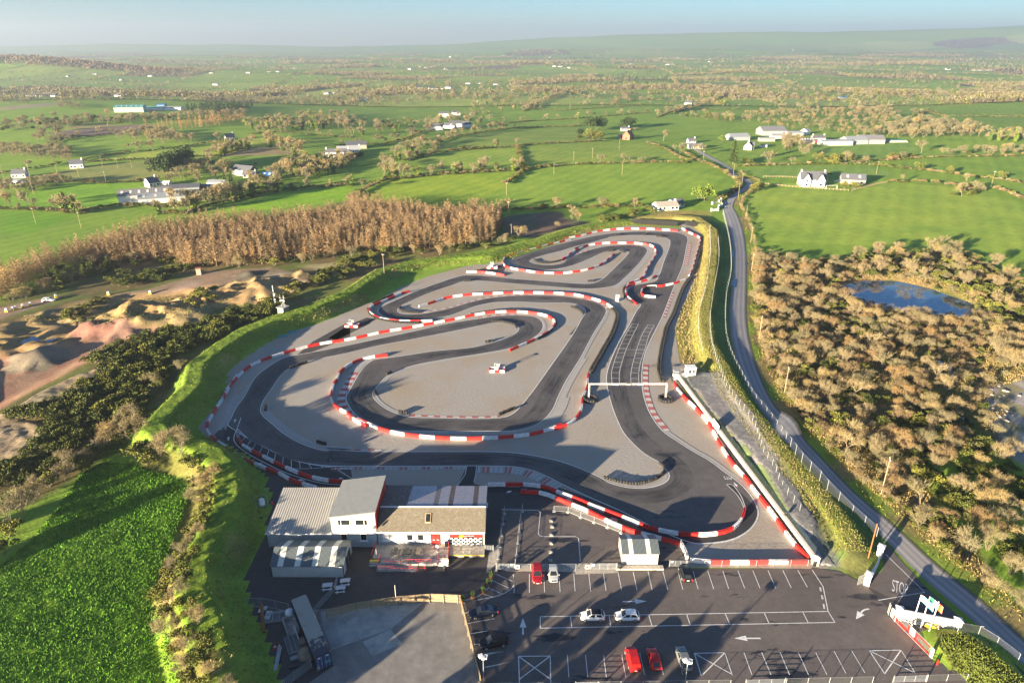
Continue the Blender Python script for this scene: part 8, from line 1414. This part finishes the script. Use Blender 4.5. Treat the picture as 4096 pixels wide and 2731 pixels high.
cp = PT(('C', "255,1375 300,1362 315,1350 320,1385 300,1395 295,1415 250,1420")); root = thing('garden_wall', 'cream garden wall with piers at the bungalow entrance', 'wall', (*cp[0], 0)); mb = MB()
for a, b in zip(cp[:-1], cp[1:]): mb.box(((a[0] + b[0]) / 2 - cp[0][0], (a[1] + b[1]) / 2 - cp[0][1], H1(*a) - .2), (math.dist(a, b), .3, 1.3), math.atan2(b[1] - a[1], b[0] - a[0]))
mb.build('wall', M['offwhite'], root)
for a in cp: mb = MB(); mb.box((a[0] - cp[0][0], a[1] - cp[0][1], H1(*a) - .2), (.7, .7, 1.9)); mb.build('pier', M['offwhite'], root)
for i, q in enumerate(((45, 920), (90, 910), (108, 905), (155, 890), (205, 878), (378, 825), (730, 806), (1010, 800))):
    x, y = atT(0, *q); root = thing('marker_barrel', 'yellow and white marker block along the quarry track, %s from the left' % ('first', 'second', 'third', 'fourth', 'fifth', 'sixth', 'seventh', 'eighth')[i], 'marker', (x, y, H1(x, y)), rnd.random(), 'quarry track markers'); mb = MB(); mb.box((0, 0, 0), (.9, .9, .7), top=.9); mb.build('base', M['yellow'], root); mb = MB(); mb.box((0, 0, .7), (.75, .75, .7), top=.8); mb.build('top', M['white'], root)
x, y = atT(0, 330, 848); root = thing('parked_car', 'white car on the quarry track among marker blocks', 'car', (x, y, H1(x, y))); bpy.data.objects.remove(root); car('white car on the quarry track among the marker blocks', x, y, R(20), 'estate', 'whitepaint', z=H1(x, y))
x, y = atT(0, 1338, 668); root = thing('site_hut', 'small pale block hut beside the quarry track below the larches', 'hut', (x, y, H1(x, y)), R(20)); mb = MB(); mb.box((0, 0, 0), (1.8, 1.8, 2.6)); mb.build('wall', M['stone'], root); mb = MB(); mb.box((0, 0, 2.6), (2.2, 2.2, .15)); mb.build('roof', M['rust'], root)
x, y = at(0, 15, 1180, -1.5); root = thing('excavator', 'yellow digger at the left edge beside the quarry pool', 'digger', (x, y, H1(x, y)), R(150)); root.location.x -= 2.5; mb = MB(); mb.box((0, 0, .9), (3, 2.4, 1.3)); mb.box((.3, .5, 2.2), (1.3, 1.1, 1.4)); mb.build('body', M['yellow'], root); mb = MB(); mb.box((0, -1.2, 0), (3.6, .6, .9)); mb.box((0, 1.2, 0), (3.6, .6, .9)); mb.build('tracks', M['rubber'], root); mb = MB(); mb.tube((1.4, 0, 1.6), (4.2, 0, 4), .25, n=6); mb.tube((4.2, 0, 4), (5.6, 0, 1.2), .2, n=6); mb.box((5.6, 0, .4), (.9, 1.0, .9)); mb.build('arm', M['yellow'], root)
# covers on the bank
for c, lab in ((at(0, 1895, 1085), 'left dark green plastic cover lying at the foot of the bank'), (at(0, 1965, 1055), 'right dark green plastic cover lying at the foot of the bank')):
    mb = MB(); mb.box((0, 0, 0), (3.2, 1.6, .35), R(22), top=.9); tag(mb.build('ground_cover', M['teal'], loc=(*c, .05)), lab, 'cover')
# stones near the right edge
for i in range(26):
    x, y = at(2, rng.uniform(2080, 2380), rng.uniform(1220, 1500)); mb = MB(); s = rng.uniform(.2, .55); mb.lathe([(s, 0), (s * 1.1, s * .3), (s * .7, s * .7), (.02, s * .75)], 6); o = mb.build('boulder', M['stone'], loc=(x, y, H1(x, y) - .05)); o.rotation_euler = (.2, .1, rng.random() * 6); tag(o, 'pale boulder on the stony ground at the right edge', 'rock', 'boulders at the right edge')
# tall round trees just outside the view, south of the car park: their shadows reach into it
AZ, EL = R(45), R(8.7); k_ = 1 / math.tan(EL)
TALL = [leafy(200 + s, 3.6, 10, 'ever', 1500, .5, 12, True) for s in range(2)]
for i, (tip, h) in enumerate(((at(5, 430, 1050), 8.0), (at(5, 1010, 935), 9.0), (at(5, 1235, 925), 9.0), (at(5, 1390, 1200), 8.0), (at(5, 1605, 1195), 8.5), (at(5, 620, 1080), 7.6), (at(4, 1250, 1230), 6.5), (at(3, 900, 880), 12.0), (at(3, 1100, 800), 12.0), (at(3, 1230, 720), 13.0), (at(3, 820, 700), 11.0), (at(3, 640, 760), 11.5))):
    Ls = h * k_; x, y = tip[0] - Ls * math.sin(AZ), tip[1] - Ls * math.cos(AZ); plant(TALL[i % 2], 'cypress_tree', x, y, 'tall rounded evergreen standing south of the car park', 'tree', 'evergreens south of the car park', h / 10, z=0)

# ================================================================== AIR AND LIGHT
mb = MB(); mb.v = [(x, y, z) for z in (-70, 330) for x, y in ((-12500, -300), (12500, -300), (12500, 12500), (-12500, 12500))]; mb.f = [(0, 3, 2, 1), (4, 5, 6, 7), (0, 1, 5, 4), (1, 2, 6, 5), (2, 3, 7, 6), (3, 0, 4, 7)]; mb.m = [0] * 6
hm = bpy.data.materials.new('haze'); hm.use_nodes = True; nt = hm.node_tree; nt.nodes.remove(nt.nodes['Principled BSDF']); pv = nt.nodes.new('ShaderNodeVolumePrincipled'); pv.inputs['Color'].default_value = (.72, .85, 1, 1); pv.inputs['Density'].default_value = HAZE; pv.inputs['Anisotropy'].default_value = .45; nt.links.new(pv.outputs[0], nt.nodes['Material Output'].inputs['Volume'])
kind(mb.build('haze', hm), 'stuff')
w = bpy.data.worlds.new('World'); S.world = w; w.use_nodes = True; nt = w.node_tree; bg = nt.nodes['Background']; sky = nt.nodes.new('ShaderNodeTexSky'); sky.sky_type = 'NISHITA'; sky.sun_disc = False; sky.sun_elevation = EL; sky.sun_rotation = R(180) + AZ; sky.altitude = 150; sky.air_density = 1.0; sky.dust_density = .0; sky.ozone_density = 5.2
nt.links.new(sky.outputs[0], bg.inputs[0]); bg.inputs[1].default_value = SKYS
sun = bpy.data.lights.new('sun', 'SUN'); sun.energy = 5.0; sun.angle = R(.53); sun.color = (1, .82, .58); so = bpy.data.objects.new('sun', sun); COL.objects.link(so)
d = Vector((math.sin(AZ) * math.cos(EL), math.cos(AZ) * math.cos(EL), -math.sin(EL))); so.rotation_euler = d.to_track_quat('-Z', 'Y').to_euler(); so.location = (-200, -200, 150)
S.view_settings.view_transform = 'Standard'; S.view_settings.look = 'None'; S.view_settings.gamma = 1; S.view_settings.exposure = EXPO
S.cycles.use_denoising = True; S.cycles.max_bounces = 6; S.cycles.diffuse_bounces = 2; S.cycles.glossy_bounces = 2; S.cycles.transparent_max_bounces = 12; S.cycles.volume_bounces = 0; S.cycles.transmission_bounces = 2
